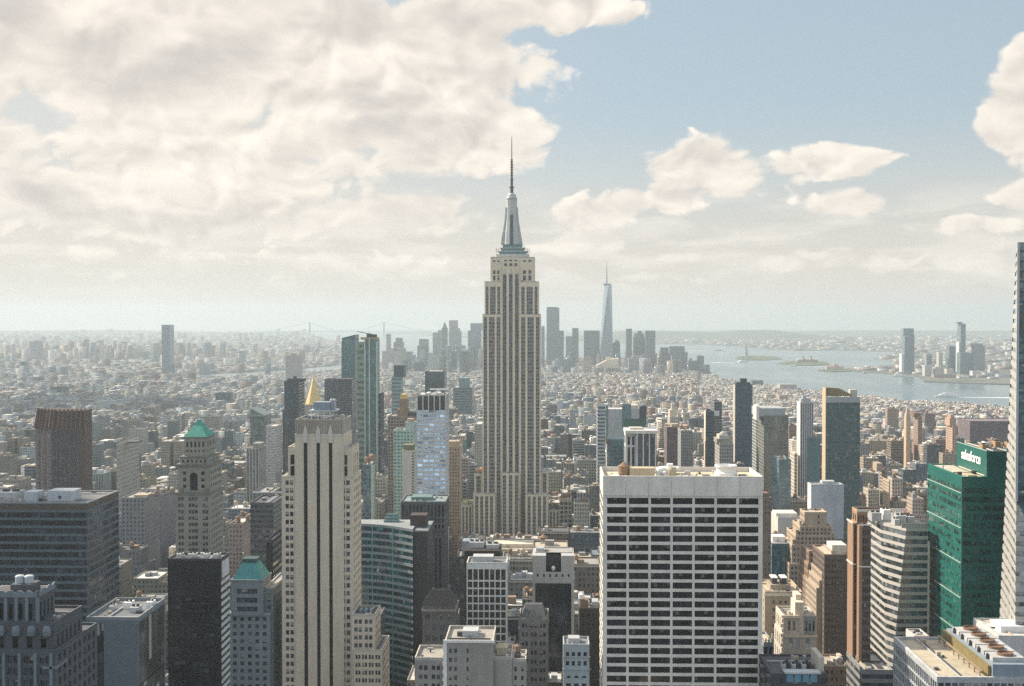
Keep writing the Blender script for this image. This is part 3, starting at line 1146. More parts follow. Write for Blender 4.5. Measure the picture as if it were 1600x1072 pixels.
b.walls('base', X(-90), X(92), -3, 34, 0, z2 - .8, terra, glass_n, rep(7, [(1.6, 0), (1.7, 1), (.35, 0), (1.7, 1)], tail=[(1.6, 0)]), rep(38, [(1.5, 0), (2.4, 1)], tail=[(1.2, 0)]),
        rep(8, [(1.6, 0), (1.4, 1)], tail=[(1.6, 0)]), .6, 'mesh', faces='NW', roof=DARK_ROOF, par=.8, tint=(.08, .09, .1))
mb = MB()
for k in range(8):
    xx = X(-88 + 24.5 * k)
    mb.box(xx, xx + .9, -3.7, -3.02, 20, z2 - 1)
b.mesh('pilaster_rib', mb, plain('pale_terracotta', (.15, .18, .205), .7))
mb = MB()
mb.box(X(92) - .2, X(92) + .5, -3.4, 6, z2 - 6, z2 - 5.2, bottom=True)
mb.box(X(72), X(92) - .25, -3.7, -3.05, z2 - 6, z2 - 5.2, bottom=True)
b.mesh('cornice', mb, plain('pale_terracotta', (.15, .18, .205), .7))
zz = zt + .1
b.box('drum_base', X(6), X(40), 5, 12, zz, zz + 2.6, terra)
for px in (15, 30):
    mb = MB()
    mb.lathe(X(px), 8, [(1.45, zz + 2.65), (1.45, zz + 4.6), (1.6, zz + 4.7), (1.3, zz + 5.1), (.1, zz + 5.4)], 14)
    b.mesh('tank', mb, plain('white_plant', (.42, .44, .46), .6))

# --- low grey slab beside it
b = Bld('concrete_block', 'squat block with a blank pale concrete front panel and a dark green-black side', 'office block', 135, 216, 974, 480, 'the blank fronted concrete block', foot=36)
Z, X = b.Z, b.X
zt = Z(974)
dy = 34
b.walls('walls', -b.w, b.w, 0, dy, 0, zt, plain('mid_concrete', (.12, .15, .17), .8, amt=.15), pane('dark_panel', (.02, .022, .026), .4, 1.45, .05), [(6, 0), (21, 6), (54, 0)], [(zt * .8, 20), (zt * .18, 1), (1, 0)],
        [(.4, 0), (12, 10), (.4, 0)], .3, 'each', 'window_panel', 'NW', roof=(.17, .18, .19), par=1.3, tint=(.2, .22, .235))
for k, (px, w_, y_, hh, m_) in enumerate(((150, 7, 14, 2.2, galv), (168, 12, 18, 2.8, whitep), (186, 14, 12, 2.2, galv), (202, 10, 20, 2.6, whitep))):
    cooler(b, X(px), X(px + w_), y_, y_ + 5, zt, hh, 2, m_)

# --- black tower
b = Bld('black_tower', 'matt black glass tower with white striped side and bright corner panel', 'office tower', 262, 345, 879, 560, 'the black striped tower', foot=26)
Z, X = b.Z, b.X
zt = Z(879)
dy = 15
pitch = 11.0 * 560 / F * 1.02
n_ = int((zt - 12) / pitch)
blk = plain('black_metal', (.012, .012, .014), .35, amt=.2)
b.walls('walls', -b.w, b.w - .02, 0, dy, 0, zt, blk, pane('black_glass', (.008, .009, .012), .15, 1.45, .03, (.05, .05, .05)), rep(9, [(.25, 0), (2.4, 1)], tail=[(.25, 0)]),
        rep(n_, [(1.0, 0), (pitch - 1.0, 1)], tail=[(zt - n_ * pitch, 0)]), None, .12, 'row', 'window_band', 'N', roof=(.2, .2, .2), par=1.0, tint=(.05, .05, .055))
for k in range(n_):
    z = zt - 9.5 - k * pitch
    if z < 2:
        break
    b.box('side_spandrel', b.w, b.w + .3, .3, dy - .3, z - 1.6, z, plain('pale_panel', (.52, .55, .56), .6))
b.box('side_panel', b.w, b.w + .35, 1.5, dy - 2, zt - 8.3, zt - .8, plain('pale_panel', (.52, .55, .56), .6))
for px, w_ in ((270, 8), (288, 12), (312, 8), (328, 9)):
    cooler(b, X(px), X(px + w_), 5, 10, zt, 2.0, 2)

# --- stone building with teal mansard
b = Bld('mansard_building', 'pale stone setback building under a truncated teal copper pyramid roof', 'office building', 361, 411, 911, 620, 'the teal mansard building', foot=40)
Z, X = b.Z, b.X
ze = Z(911)
dy = 18
pale = plain('bluish_stone', (.17, .20, .215), .8, amt=.2)
b.walls('upper_walls', -b.w, b.w, 0, dy, Z(965), ze, pale, glass_n, [(9, 0), (32, 8), (9, 0)], [(2, 0), (2.6, 1), (2.0, 0), (2.6, 1), (2, 0), (2.6, 1), (4, 0)], [(2, 0), (8, 4), (2, 0)], .6, 'each', 'window_band', 'NW', roof=None)
b.box('cornice', -b.w - .35, b.w + .35, -.35, dy + .35, ze + .01, ze + .8, pale)
b.prism('mansard_roof', [(-b.w + .5, .5), (b.w - .5, .5), (b.w - .5, dy - .5), (-b.w + .5, dy - .5)], ze + .82, Z(884), plain('teal_copper', (.05, .22, .22), .65, amt=.3, scale=.2), True,
        [(-b.w * .42, dy * .3), (b.w * .42, dy * .3), (b.w * .42, dy * .7), (-b.w * .42, dy * .7)])
b.box('roof_cap', -b.w * .46, b.w * .46, dy * .27, dy * .73, Z(884) + .02, Z(880) + .4, plain('dark_copper', (.03, .07, .07), .7))
b.walls('lower_walls', -b.w - 1.5, X(421), 1.5, dy + 16, 0, Z(965) - .02, pale, glass_n, rep(5, [(1.5, 0), (1.5, 1)], tail=[(1.5, 0)]), rep(28, [(1.7, 0), (1.8, 1)], tail=[(1, 0)]), rep(9, [(1.4, 0), (1.5, 1)], tail=[(1.4, 0)]), .4, 'mesh', faces='NW', roof=GREY_ROOF, par=1, tint=(.36, .38, .39))
b.walls('rear_wing', X(411), X(424), 4, dy + 22, 0, Z(925), pale, glass_n, [(1, 0), (1.6, 1), (1, 0)], rep(32, [(1.7, 0), (1.8, 1)], tail=[(1, 0)]), rep(9, [(1.4, 0), (1.5, 1)], tail=[(1.4, 0)]), .4, 'mesh', faces='NW', roof=GREY_ROOF, par=.8, tint=(.36, .38, .39))

# --- curved teal banded building
b = Bld('curved_building', 'building with a curved front of pale bands and teal glass, dark blank flank', 'office building', 560, 646, 828, 780, 'the curved teal banded building', foot=45)
Z, X = b.Z, b.X
zt = Z(828)
pitch = 11.15 * 780 / F
n_ = int(zt / pitch)
K = 14
xl, xr = X(556, 820, 21), X(645)


def curve(s):                                        # swept front: its right end comes forward
    return (xl + (xr - xl) * s, 21.0 * (1 - s ** 1.9))


mb = MB()
G_ = {}
pts = [curve(k / K) for k in range(K + 1)]
for j in range(n_):
    z = zt - (j + 1) * pitch
    for k in range(K):
        a, c = pts[k], pts[k + 1]
        mb.quad((*a, z + pitch * .62), (*c, z + pitch * .62), (*c, z + pitch), (*a, z + pitch))
        ai, ci = (a[0], a[1] + .5), (c[0], c[1] + .5)
        mb.quad((*a, z + pitch * .62), (*ai, z + pitch * .62), (*ci, z + pitch * .62), (*c, z + pitch * .62))
        mb.quad((*a, z), (*c, z), (*ci, z), (*ai, z))
        g = G_.setdefault(j, MB())
        g.quad((*ai, z), (*ci, z), (*ci, z + pitch * .62), (*ai, z + pitch * .62), 0, [(k * 2, j * 3), (k * 2 + 2, j * 3), (k * 2 + 2, j * 3 + 1), (k * 2, j * 3 + 1)])
top = [(*p, zt) for p in pts] + [(xr, 38, zt), (xl, 38, zt)]
b.mesh('front_band', mb, plain('grey_band', (.20, .23, .235), .6, amt=.15))
for j in G_:
    b.mesh('window_band', G_[j], glass_t)
mb = MB()
for q in (.28, .64):
    p = curve(q)
    mb.box(p[0] - .35, p[0] + .35, p[1] - .15, p[1] + .42, 0, zt - .3)
b.mesh('mullion', mb, plain('teal_mullion', (.09, .30, .28), .5))
mb = MB()
mb.face(top, 0, None, (.26, .28, .28))
b.mesh('roof', mb, ROOF)
b.box('back_walls', xl, xr, 24, 38, 0, zt - .05, plain('grey_band', (.20, .23, .235), .6))
b.box('flank', xr + .02, X(667), 3, 40, 0, Z(833), plain('dark_flank', (.035, .035, .04), .7))
b.box('flank_coping', xr, X(668), 2.8, 40.2, Z(833) + .01, Z(833) + .9, plain('grey_band', (.20, .23, .235), .6))
b.box('penthouse', X(637), X(663), 14, 26, Z(833) + .95, Z(806, 14), plain('maroon_panel', (.05, .036, .036), .7))
for k in range(4):
    b.box('penthouse', X(590 + k * 1), X(618 - k * 2), 24 + k * 2.2, 26 + k * 2.2, zt, Z(822 - 4 * k, 16), plain('teal_plant', (.12, .2, .2), .6))

# --- stone building with tall dark windows behind it
b = Bld('stone_building', 'dark grey stone building with a row of tall windows under its flat cornice', 'office building', 626, 696, 786, 880, 'the grey stone building behind the curved one', foot=40)
Z, X = b.Z, b.X
zt = Z(786)
dg = plain('dark_granite', (.085, .09, .095), .8, amt=.2)
b.walls('attic', -b.w, b.w, 0, 34, Z(829), zt, dg, glass_d, rep(12, [(1.1, 0), (1.4, 1)], tail=[(1.1, 0)]), [(.8, 0), (2.2, 1), (1.2, 0), (2.2, 1), (1.0, 0), (6.3, 1), (1.4, 0)],
        rep(11, [(1.1, 0), (1.4, 1)], tail=[(1.1, 0)]), .6, 'mesh', faces='NW', roof=(.22, .27, .27), par=.9, tint=(.14, .15, .15))
b.box('cornice', -b.w - .6, b.w + .6, -.6, 34.6, Z(829) - 1.1, Z(829) - .02, plain('dark_cornice', (.06, .06, .065), .7))
b.walls('shaft', -b.w + .6, b.w - .6, .6, 33.4, 0, Z(829) - 1.12, dg, glass_d, [(.8, 0)] + rep(9, [(1.0, 0), (1.2, 9)], tail=[(1.8, 0)]), [(2, 0), (60, 24), (3, 0)], rep(9, [(1.2, 0), (1.2, 9)], tail=[(1.2, 0)]), .6, 'col', 'window_strip', 'NW', roof=None)
b.box('penthouse', X(640), X(672), 10, 24, zt, zt + 2.5, plain('teal_plant', (.12, .2, .2), .6))

# --- white gridded block
b = Bld('gridded_block', 'slim white gridded office block with dark upright windows below a black rooftop box', 'office block', 729, 792, 882, 640, 'the slim white gridded block', foot=30)
Z, X = b.Z, b.X
zt = Z(882)
wg = plain('white_grid', (.56, .59, .58), .6, amt=.1)
pitch = 11.9 * 640 / F
n_ = int((Z(910)) / pitch)
b.walls('walls', -b.w, b.w, 0, 16, Z(910) - n_ * pitch, zt, wg, glass_d, [(.55, 0)] + rep(7, [(2.1, 1), (.5, 0)], tail=[(.1, 0)]), rep(n_, [(.75, 0), (pitch - .75, 1)]) + [(.8, 0), (5.6, 1), (2.6, 0)],
        [(.6, 0)] + rep(4, [(2.6, 1), (.6, 0)]), .45, 'each', 'window', 'NW', roof=(.2, .2, .2), par=.9, tint=(.5, .53, .52))
b.box('penthouse', X(722), X(779), 18, 40, 0, Z(861, 18), plain('brown_black', (.028, .024, .02), .8))
b.box('penthouse', X(738), X(770), 4, 12, zt, zt + 3.2, plain('pale_plant', (.40, .42, .42), .7))
cooler(b, X(728), X(752), 26, 34, Z(861, 18), 3.0, 3)
cooler(b, X(756), X(776), 24, 32, Z(861, 18), 2.2, 2)

# --- brown building with hip roof
b = Bld('hip_roof_building', 'brownish stone building topped by a dark tiled hip roof and a row of small windows', 'office building', 660, 711, 956, 600, 'the dark hip roofed building', foot=26)
Z, X = b.Z, b.X
ze = Z(956)
dy = 20
bs = plain('brown_stone', (.13, .12, .11), .85, amt=.25)
b.walls('walls', -b.w, b.w, 0, dy, 0, ze, bs, glass_n, rep(4, [(1.9, 0), (1.5, 1), (.4, 0), (1.5, 1)], tail=[(1.9, 0)])[0:], rep(22, [(2.2, 0), (2.3, 1)], tail=[(1.2, 0)]), rep(6, [(1.8, 0), (1.4, 1)], tail=[(1.8, 0)]), .4, 'mesh', faces='NWE', roof=None)
b.box('cornice', -b.w - .5, b.w + .5, -.5, dy + .5, ze + .01, ze + .9, plain('brown_cornice', (.26, .235, .205), .8))
b.box('attic', -b.w + .3, b.w - .3, .3, dy - .3, ze + .92, ze + 3.0, bs)
b.prism('hip_roof', [(-b.w - .1, -.1), (b.w + .1, -.1), (b.w + .1, dy + .1), (-b.w - .1, dy + .1)], ze + 3.02, ze + 8.6, plain('dark_tile', (.05, .042, .04), .8), True,
        [(-b.w * .45, dy * .4), (b.w * .5, dy * .4), (b.w * .5, dy * .6), (-b.w * .45, dy * .6)])
for px, hh in ((672, 9.5), (698, 10.5)):
    b.box('chimney', X(px), X(px + 4), 8, 10, ze + 4, ze + hh, bs)

# --- pale stone block along the bottom
b = Bld('pale_block', 'low pale stone block with a taller stepped centre and quoined white edge', 'office building', 648, 822, 1031, 520, 'the low pale stone block', foot=26)
Z, X = b.Z, b.X
ps = plain('pale_buff_stone', (.28, .27, .245), .85, amt=.25)
wn = [(1.6, 0), (1.3, 1), (.5, 0), (1.3, 1)]
rw = lambda zt: rep(int(zt / 3.8), [(1.9, 0), (1.9, 1)], tail=[(2.2, 0)])
for a, c, py, y0, y1, cs in ((648, 694.5, 1033, 0, 20, rep(2, wn, tail=[(1.6, 0)])), (695, 771, 1006, -1.5, 24, [(2.2, 0), (1.5, 1), (1.2, 0), (1.5, 1), (5, 0), (1.1, 1), (13, 0)]),
                             (771.5, 800, 1031, .5, 20, [(9, 0)]), (800.4, 822, 1034, 1.2, 16, [(1.2, 0), (1.2, 1), (2.5, 0), (1.2, 1), (1.4, 0)])):
    zt = Z(py, y0)
    b.walls('walls', X(a, py, y0), X(c, py, y0), y0, y1, 0, zt, ps, glass_n, cs, rw(zt), [(3, 0), (1.2, 1), (3, 0), (1.2, 1), (3, 0)], .4, 'mesh', faces='NWE', roof=(.34, .32, .28), par=1.3, tint=(.42, .39, .35))
mb = MB()
zt = Z(1006, -1.5)
for k in range(12):
    o_ = .35 if k % 2 else 0
    mb.box(X(694, 1006, -1.5) - .3 - o_, X(694, 1006, -1.5) + 1.1, -1.9, -1.52, zt - 1.6 * (k + 1), zt - 1.6 * k - .02, 0, bottom=True)
b.mesh('quoin_trim', mb, whitep)
mb = MB()
mb.box(X(694, 1006, -1.5) - .4, X(771.5, 1006, -1.5) + .4, -1.95, -1.5, zt + .4, zt + 1.5, bottom=True)
b.mesh('coping', mb, whitep)
b.box('penthouse', X(650), X(670), 8, 15, Z(1033), Z(1026, 8), brick_br)
b.box('penthouse', X(720), X(745), 9, 17, zt, zt + 2.6, plain('pale_plant', (.40, .42, .42), .7))
b.box('penthouse', X(775), X(792), 6, 14, Z(1031), Z(1031) + 3.5, plain('tan_panel', (.42, .36, .25), .8))
b.tank(X(808), 9, Z(1034), 1.4, 2.4, 2)

# --- black slab framed in stone
b = Bld('framed_slab', 'black glass slab set in a pale stone frame with a notch in its top', 'office tower', 832, 897, 868, 700, 'the stone framed black slab', foot=34)
Z, X = b.Z, b.X
zt = Z(868)
fr = plain('frame_stone', (.37, .375, .37), .8, amt=.12)
zb = Z(910)
bg = pane('black_curtain', (.012, .014, .018), .12, 1.5, .03, (.06, .06, .06))
b.walls('front', -b.w, b.w, 0, 24, 0, zb, fr, bg, [(4.2, 0), (56, 20), (4.2, 0)], [(.2, 0), (zb - .6, 30), (.4, 0)], None, .8, 'each', 'curtain_window', 'N', roof=None)
b.walls('top_frame', -b.w, b.w, 0, 24, zb + .01, Z(893), fr, glass_d, rep(6, [(3.6, 0), (1.6, 1)], tail=[(3.6, 0)]), [(3.4, 0), (1.6, 1), (1.4, 0)], None, .4, 'mesh', faces='N', roof=None)
for a, c in ((832, 853), (877, 897)):
    b.box('top_pier', X(a), X(c), 0, 24, Z(893) + .02, zt, fr)
b.box('notch_wall', X(853) + .02, X(877) - .02, 8, 24, Z(893) + .02, zt - 1, plain('dark_flank', (.035, .035, .04), .7))
b.tank(X(864.5), 4, Z(893), 1.1, 1.6, .2, whitep)
b.roof(X(836), X(894), 8.5, 23.5, zt + .03, (.33, .32, .3), .4, (.33, .33, .32))
b.box('penthouse', X(838), X(850), 12, 18, zt, zt + 2, galv)

# --- grey gabled gothic building
b = Bld('gabled_building', 'weathered grey gothic office building with a pointed centre gable', 'office building', 811, 857, 968, 590, 'the gothic gabled building', foot=24)
Z, X = b.Z, b.X
ze = Z(968)
b.walls('walls', -b.w, b.w, 0, 20, 0, ze, greystone, glass_n, rep(3, [(1.2, 0), (1.0, 1), (.45, 0), (1.0, 1)], tail=[(1.2, 0)]), rep(26, [(1.9, 0), (1.7, 1)], tail=[(1.6, 0)]), rep(4, [(1.4, 0), (1.2, 1)], tail=[(1.4, 0)]), .4, 'mesh', faces='NWE', roof=DARK_ROOF, par=.8, tint=(.27, .26, .24))
mb = MB()
xg = X(834)
mb.face([(xg - 3.4, -.3, ze - 3), (xg + 3.4, -.3, ze - 3), (xg + 3.4, -.3, ze), (xg, -.3, ze + 5.6), (xg - 3.4, -.3, ze)])
mb.face([(xg - 3.4, .6, ze - 3), (xg - 3.4, .6, ze), (xg, .6, ze + 5.6), (xg + 3.4, .6, ze), (xg + 3.4, .6, ze - 3)])
for (p, q) in (((xg + 3.4, ze - 3), (xg + 3.4, ze)), ((xg + 3.4, ze), (xg, ze + 5.6)), ((xg, ze + 5.6), (xg - 3.4, ze)), ((xg - 3.4, ze), (xg - 3.4, ze - 3)), ((xg - 3.4, ze - 3), (xg + 3.4, ze - 3))):
    mb.quad((p[0], -.3, p[1]), (p[0], .6, p[1]), (q[0], .6, q[1]), (q[0], -.3, q[1]))
b.mesh('gable', mb, greystone)
for px in (812, 823, 845, 856):
    mb = MB()
    mb.lathe(X(px), .3, [(.55, ze - 2), (.55, ze + 1.8), (.05, ze + 4.2)], 6)
    b.mesh('pinnacle', mb, greystone)
b.prism('steep_roof', [(-b.w + 1, 1), (b.w - 1, 1), (b.w - 1, 19), (-b.w + 1, 19)], ze + .02, ze + 5.5, plain('slate', (.07, .075, .08), .8), True, [(-b.w + 3, 8), (b.w - 3, 8), (b.w - 3, 12), (-b.w + 3, 12)])

# --- small ornate building with arches
b = Bld('arched_building', 'narrow pale blue-grey building with three arched windows below its cornice', 'office building', 880, 921, 1009, 540, 'the narrow arched building', foot=18)
Z, X = b.Z, b.X
zt = Z(1009)
at_ = plain('blue_grey_terracotta', (.33, .375, .385), .75, amt=.2)
z1 = Z(1044)
b.walls('upper', -b.w, b.w, 0, 14, z1, zt, at_, glass_d, rep(4, [(1.1, 0), (1.3, 1)], tail=[(1.1, 0)]), [(1.2, 0), (1.9, 1), (1.4, 0), (2.2, 1), (2.4, 0)], rep(4, [(1.2, 0), (1.2, 1)], tail=[(1.2, 0)]), .4, 'each', 'window', 'N', roof=(.2, .22, .23), par=.9, tint=(.3, .34, .35))
for zz in (z1 - .5, z1 + 5.0):
    b.box('cornice', -b.w - .4, b.w + .4, -.45, -.02, zz, zz + .55, at_)
b.walls('lower', -b.w, b.w, .02, 14, 0, z1 - .02, at_, glass_d, rep(3, [(1.4, 0), (2.1, 1)], tail=[(1.4, 0)]), rep(8, [(2.0, 0), (5.6, 2)], tail=[(4.0, 0)]), None, .6, 'each', 'arched_window', 'N', roof=None)
zz = z1 - 4.05
for k in range(3):                                   # round heads over the openings
    cxk = -b.w + b.W * (1.4 + 2.1 / 2 + 3.5 * k) / 11.9
    r = b.W * 2.1 / 11.9 / 2
    mb = MB()
    arc = [(cxk + r * math.cos(a_), zz + r * math.sin(a_)) for a_ in np.linspace(0, math.pi, 9)]
    mb.face([(x, -.06, z) for x, z in arc])
    b.mesh('arch_head', mb, glass_d)
b.box('penthouse', X(888), X(906), 4, 10, zt, zt + 2.4, galv)

# --- dark brick
b = Bld('dark_brick_building', 'nearly black brick building with a white roof tank close to the white tower', 'office building', 905, 941, 951, 620, 'the near-black brick building', foot=24)
Z, X = b.Z, b.X
zt = Z(951)
b.walls('walls', -b.w, b.w, 0, 20, 0, zt, plain('black_brick', (.045, .04, .037), .9), glass_d, rep(4, [(1.5, 0), (1.1, 1)], tail=[(1.5, 0)]), rep(26, [(2.0, 0), (1.6, 1)], tail=[(2, 0)]), None, .3, 'mesh', faces='N', roof=(.25, .23, .21), par=.9, tint=(.09, .08, .075))
b.box('tower_room', X(907), X(920), 4, 12, zt, Z(938, 4), brick_br)
b.tank(X(909), 6, Z(938, 4), 1.6, 2.2, .6, whitep)
b.box('penthouse', X(926), X(936), 6, 14, zt, zt + 2.4, galv)
# ------------------------------------------------------------------ foreground, to the right of the white tower
# --- thin brown slab right behind the white tower
b = Bld('brick_slab', 'thin brown brick slab peeping out behind the right edge of the white tower', 'office building', 1192, 1205, 778, 800, 'the thin brown slab', foot=30)
b.shell('walls', -b.w - 6, b.w, 0, 25, 0, b.Z(778), 'punched', (.19, .15, .125), 2.2, 3.6)
b.box('penthouse', -4, 2, 6, 14, b.Z(778), b.Z(778) + 3, brick_br)

# --- teal glass block
b = Bld('glass_block', 'low blue-teal glass block with a flat pale roof between brown slab and tan ziggurat', 'office building', 1206, 1234, 849, 860, 'the low blue-teal block', foot=46)
b.shell('walls', -b.w, b.w, 0, 40, 0, b.Z(849), 'glass', (.10, .16, .19), 1.8, 3.8, LIGHT_ROOF, glass=(.035, .085, .11))
b.box('penthouse', -4, 5, 10, 20, b.Z(849), b.Z(849) + 4, whitep)
b.tank(1, 26, b.Z(849), 1.5, 2.6, 2)

# --- tan art deco ziggurat
b = Bld('setback_tower', 'tan brick tower climbing in many stepped setbacks to a plain square crown', 'office tower', 1257, 1300, 800, 850, 'the tan stepped ziggurat', foot=46)
Z, X = b.Z, b.X
ptn = [(1.3, 0), (1.1, 1)]
tiers = [(1257, 1292, 800, 10, 26), (1250, 1300, 822, 6, 32), (1243, 1306, 836, 4, 36), (1237, 1311, 851, 2, 40), (1233, 1316, 880, 0, 44)]
zprev = 0
for i, (a, c, py, y0, y1) in reversed(list(enumerate(tiers))):
    zt = Z(py, y0)
    W_ = X(c, py, y0) - X(a, py, y0)
    n = max(3, int(W_ / 2.6))
    nr = max(2, int((zt - zprev) / 3.7))
    b.walls('tier' if i else 'crown', X(a, py, y0), X(c, py, y0), y0, y1, zprev, zt, brick_tan, glass_n, rep(n, ptn, tail=[(1.3, 0)]) if i else [(9, 0), (1, 1), (5, 0)], rep(nr, [(1.7, 0), (2.0, 1)], tail=[(1.0, 0)]),
            rep(max(3, int((y1 - y0) / 2.6)), ptn, tail=[(1.3, 0)]), .4, 'mesh', faces='NE', roof=TAN_ROOF, par=1.0, tint=(.44, .34, .24), limit=60)
    zprev = zt + .02
for k, (px, py, y) in enumerate(((1246, 838, 5), (1240, 853, 3.5), (1253, 824, 8))):   # stepped piers down the sunny corner
    b.box('corner_pier', X(px), X(px + 3.5), y, y + 9, Z(py, y), Z(py, y) + 5.5, brick_tan)

# --- second stepped block
b = Bld('stepped_block', 'smaller brown stepped block with striped top floors between two taller stepped towers', 'office building', 1267, 1298, 860, 770, 'the smaller brown stepped block', foot=30)
Z, X = b.Z, b.X
zp = 0
for a, c, py, y0 in ((1262, 1300, 905, 0), (1264, 1299, 880, 3), (1267, 1298, 860, 6)):
    zt = Z(py, y0)
    n = int((X(c) - X(a)) / 2.4)
    b.walls('tier', X(a), X(c), y0, 28, zp, zt, plain('umber_brick', (.25, .18, .13), .9), glass_n, rep(n, [(1.2, 0), (1.1, 1)], tail=[(1.2, 0)]), rep(max(2, int((zt - zp) / 3.6)), [(1.6, 0), (1.9, 1)], tail=[(1, 0)]),
            rep(9, [(1.4, 0), (1.1, 1)], tail=[(1.4, 0)]), .4, 'mesh', faces='NE', roof=TAN_ROOF, par=.9, tint=(.3, .22, .16), limit=40)
    zp = zt + .02
b.box('penthouse', X(1276), X(1290), 12, 20, Z(860, 6), Z(860, 6) + 2.2, plain('orange_brick', (.46, .255, .13)))

# --- brown tower with sunlit stair of setbacks
b = Bld('stair_tower', 'dark brown brick tower with a sunlit staircase of setbacks and a white cap', 'office tower', 1288, 1325, 866, 700, 'the brown staircase tower', foot=40)
Z, X = b.Z, b.X
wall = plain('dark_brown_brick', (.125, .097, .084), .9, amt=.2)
zt = Z(866)
b.walls('front_block', X(1288), X(1327), 0, 30, 0, zt, wall, glass_n, rep(8, [(.95, 0), (.85, 1)], tail=[(.95, 0)]), rep(int(zt / 3.4), [(1.7, 0), (1.7, 1)], tail=[(1.2, 0)]), rep(10, [(1.5, 0), (1.1, 1)], tail=[(1.5, 0)]), .3, 'mesh', faces='NE',
        roof=TAN_ROOF, par=1, tint=(.2, .14, .11))
b.box('crown', X(1304), X(1327), 6, 20, zt, Z(849, 6), plain('white_plaster', (.62, .58, .51), .8))
st = plain('sun_toned_brick', (.35, .285, .225), .9, amt=.2)  # lighter brick tone: sunlight put into the colour of the setbacks
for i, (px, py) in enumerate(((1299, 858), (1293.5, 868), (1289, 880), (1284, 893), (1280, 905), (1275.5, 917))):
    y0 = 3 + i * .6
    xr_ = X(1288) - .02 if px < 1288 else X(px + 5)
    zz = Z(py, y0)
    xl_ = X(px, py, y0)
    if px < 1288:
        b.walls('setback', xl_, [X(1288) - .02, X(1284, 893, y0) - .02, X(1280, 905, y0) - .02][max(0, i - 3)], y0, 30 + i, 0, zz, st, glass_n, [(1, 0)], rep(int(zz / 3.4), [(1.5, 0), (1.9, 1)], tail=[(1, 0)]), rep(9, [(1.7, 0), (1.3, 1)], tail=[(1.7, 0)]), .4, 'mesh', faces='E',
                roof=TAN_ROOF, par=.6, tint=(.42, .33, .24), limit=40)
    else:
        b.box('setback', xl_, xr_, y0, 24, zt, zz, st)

# --- beige block with black roof tanks
b = Bld('beige_block', 'beige brick block with few windows and two black boxes on a brick roof house', 'office building', 1195, 1254, 925, 640, 'the beige block with black roof boxes', foot=36)
Z, X = b.Z, b.X
zt = Z(925)
bg_ = plain('beige_brick', (.34, .285, .22), .9, amt=.2)
b.walls('walls', -b.w, b.w, 0, 30, 0, zt, bg_, glass_n, [(4, 0), (1.2, 1), (2.2, 0), (1.2, 1), (1.6, 0), (1.2, 1), (8, 0)], rep(int(zt / 4), [(2.3, 0), (1.7, 1)], tail=[(3.5, 0)]), rep(6, [(2.5, 0), (1.2, 1)], tail=[(2.5, 0)]), .35, 'mesh', faces='NE', roof=TAN_ROOF, par=1.2, tint=(.42, .34, .25))
b.box('cornice', -b.w - .3, b.w + .3, -.35, -.02, zt - 1.2, zt + .3, plain('pale_stone_trim', (.58, .54, .47)))
b.box('roof_house', X(1208), X(1240), 8, 20, zt, Z(911, 8), bg_)
for px in (1212, 1227):
    b.box('roof_box', X(px), X(px + 8), 10, 17, Z(911, 8) + .02, Z(901, 10), steel)
    b.box('roof_box_rim', X(px) - .3, X(px + 8) + .3, 9.7, 17.3, Z(901, 10) + .02, Z(901, 10) + .5, whitep)

# --- pale ornate block in front
b = Bld('quoined_block', 'pale plaster block with bright ragged quoins and long pale windows in front of beige block', 'office building', 1222, 1276, 957, 590, 'the pale quoined block', foot=30)
Z, X = b.Z, b.X
pl = plain('pale_plaster', (.47, .43, .37), .85, amt=.16)
wh = plain('bright_stone', (.62, .55, .44), .85, amt=.2)
zt = Z(962)
zl = Z(990)
cl_ = [(2.6, 0), (1.3, 1), (1.4, 0), (1.3, 1), (2.4, 0), (1.4, 1), (2.8, 0)]
b.walls('lower_walls', X(1223), X(1276), 0, 22, 0, zl, pl, pane('pale_glass', (.10, .115, .12), .12, 1.6, .2), cl_, rep(int(zl / 7.4), [(2.2, 0), (5.2, 2)], tail=[(1.2, 0)]), rep(4, [(2.4, 0), (1.4, 1)], tail=[(2.4, 0)]), .35, 'mesh', faces='NE', roof=GREY_ROOF, par=.4, tint=(.47, .43, .37))
b.walls('upper_walls', X(1224), X(1251), .6, 20, zl + .42, zt, pl, pane('pale_glass', (.10, .115, .12), .12, 1.6, .2), [(2.6, 0), (1.3, 1), (1.2, 0), (1.3, 1), (2.6, 0)], [(2.0, 0), (4.5, 2), (1.6, 0)], rep(4, [(2.4, 0), (1.4, 1)], tail=[(2.4, 0)]), .35, 'each', faces='NE', roof=TAN_ROOF, par=1.0, tint=(.5, .46, .4))
b.walls('upper_walls', X(1257), X(1276), 1.2, 20, zl + .42, Z(960, 1.2), plain('blue_grey_plaster', (.29, .315, .32), .85), glass_n, rep(3, [(.8, 0), (1.0, 1)], tail=[(.8, 0)]), [(1.5, 0), (5, 2), (2, 0)], None, .3, 'each', faces='NE', roof=TAN_ROOF, par=.6, tint=(.5, .46, .4))
b.box('chimney', X(1243), X(1256.5), 1, 12, zl + .43, Z(938, 1), wh)
b.box('chimney', X(1247), X(1256), 6, 14, Z(938, 1) + .02, Z(926, 6), wh)
for k in range(16):
    o_ = .5 if k % 2 else 0
    zz = zt - 2.3 * (k + 1)
    b.box('quoin', X(1222) - .25 - o_, X(1224.4) + .2, -.35, -.02 if zz < zl - 3 else .58, zz, zz + (1.7 if zz > 4 else 0), wh)
b.box('cornice', X(1221), X(1252), -.2, .55, zt - .2, zt + 1.15, wh)
b.box('cornice', X(1222), X(1277), -.5, -.03, zl - .6, zl + .55, wh)
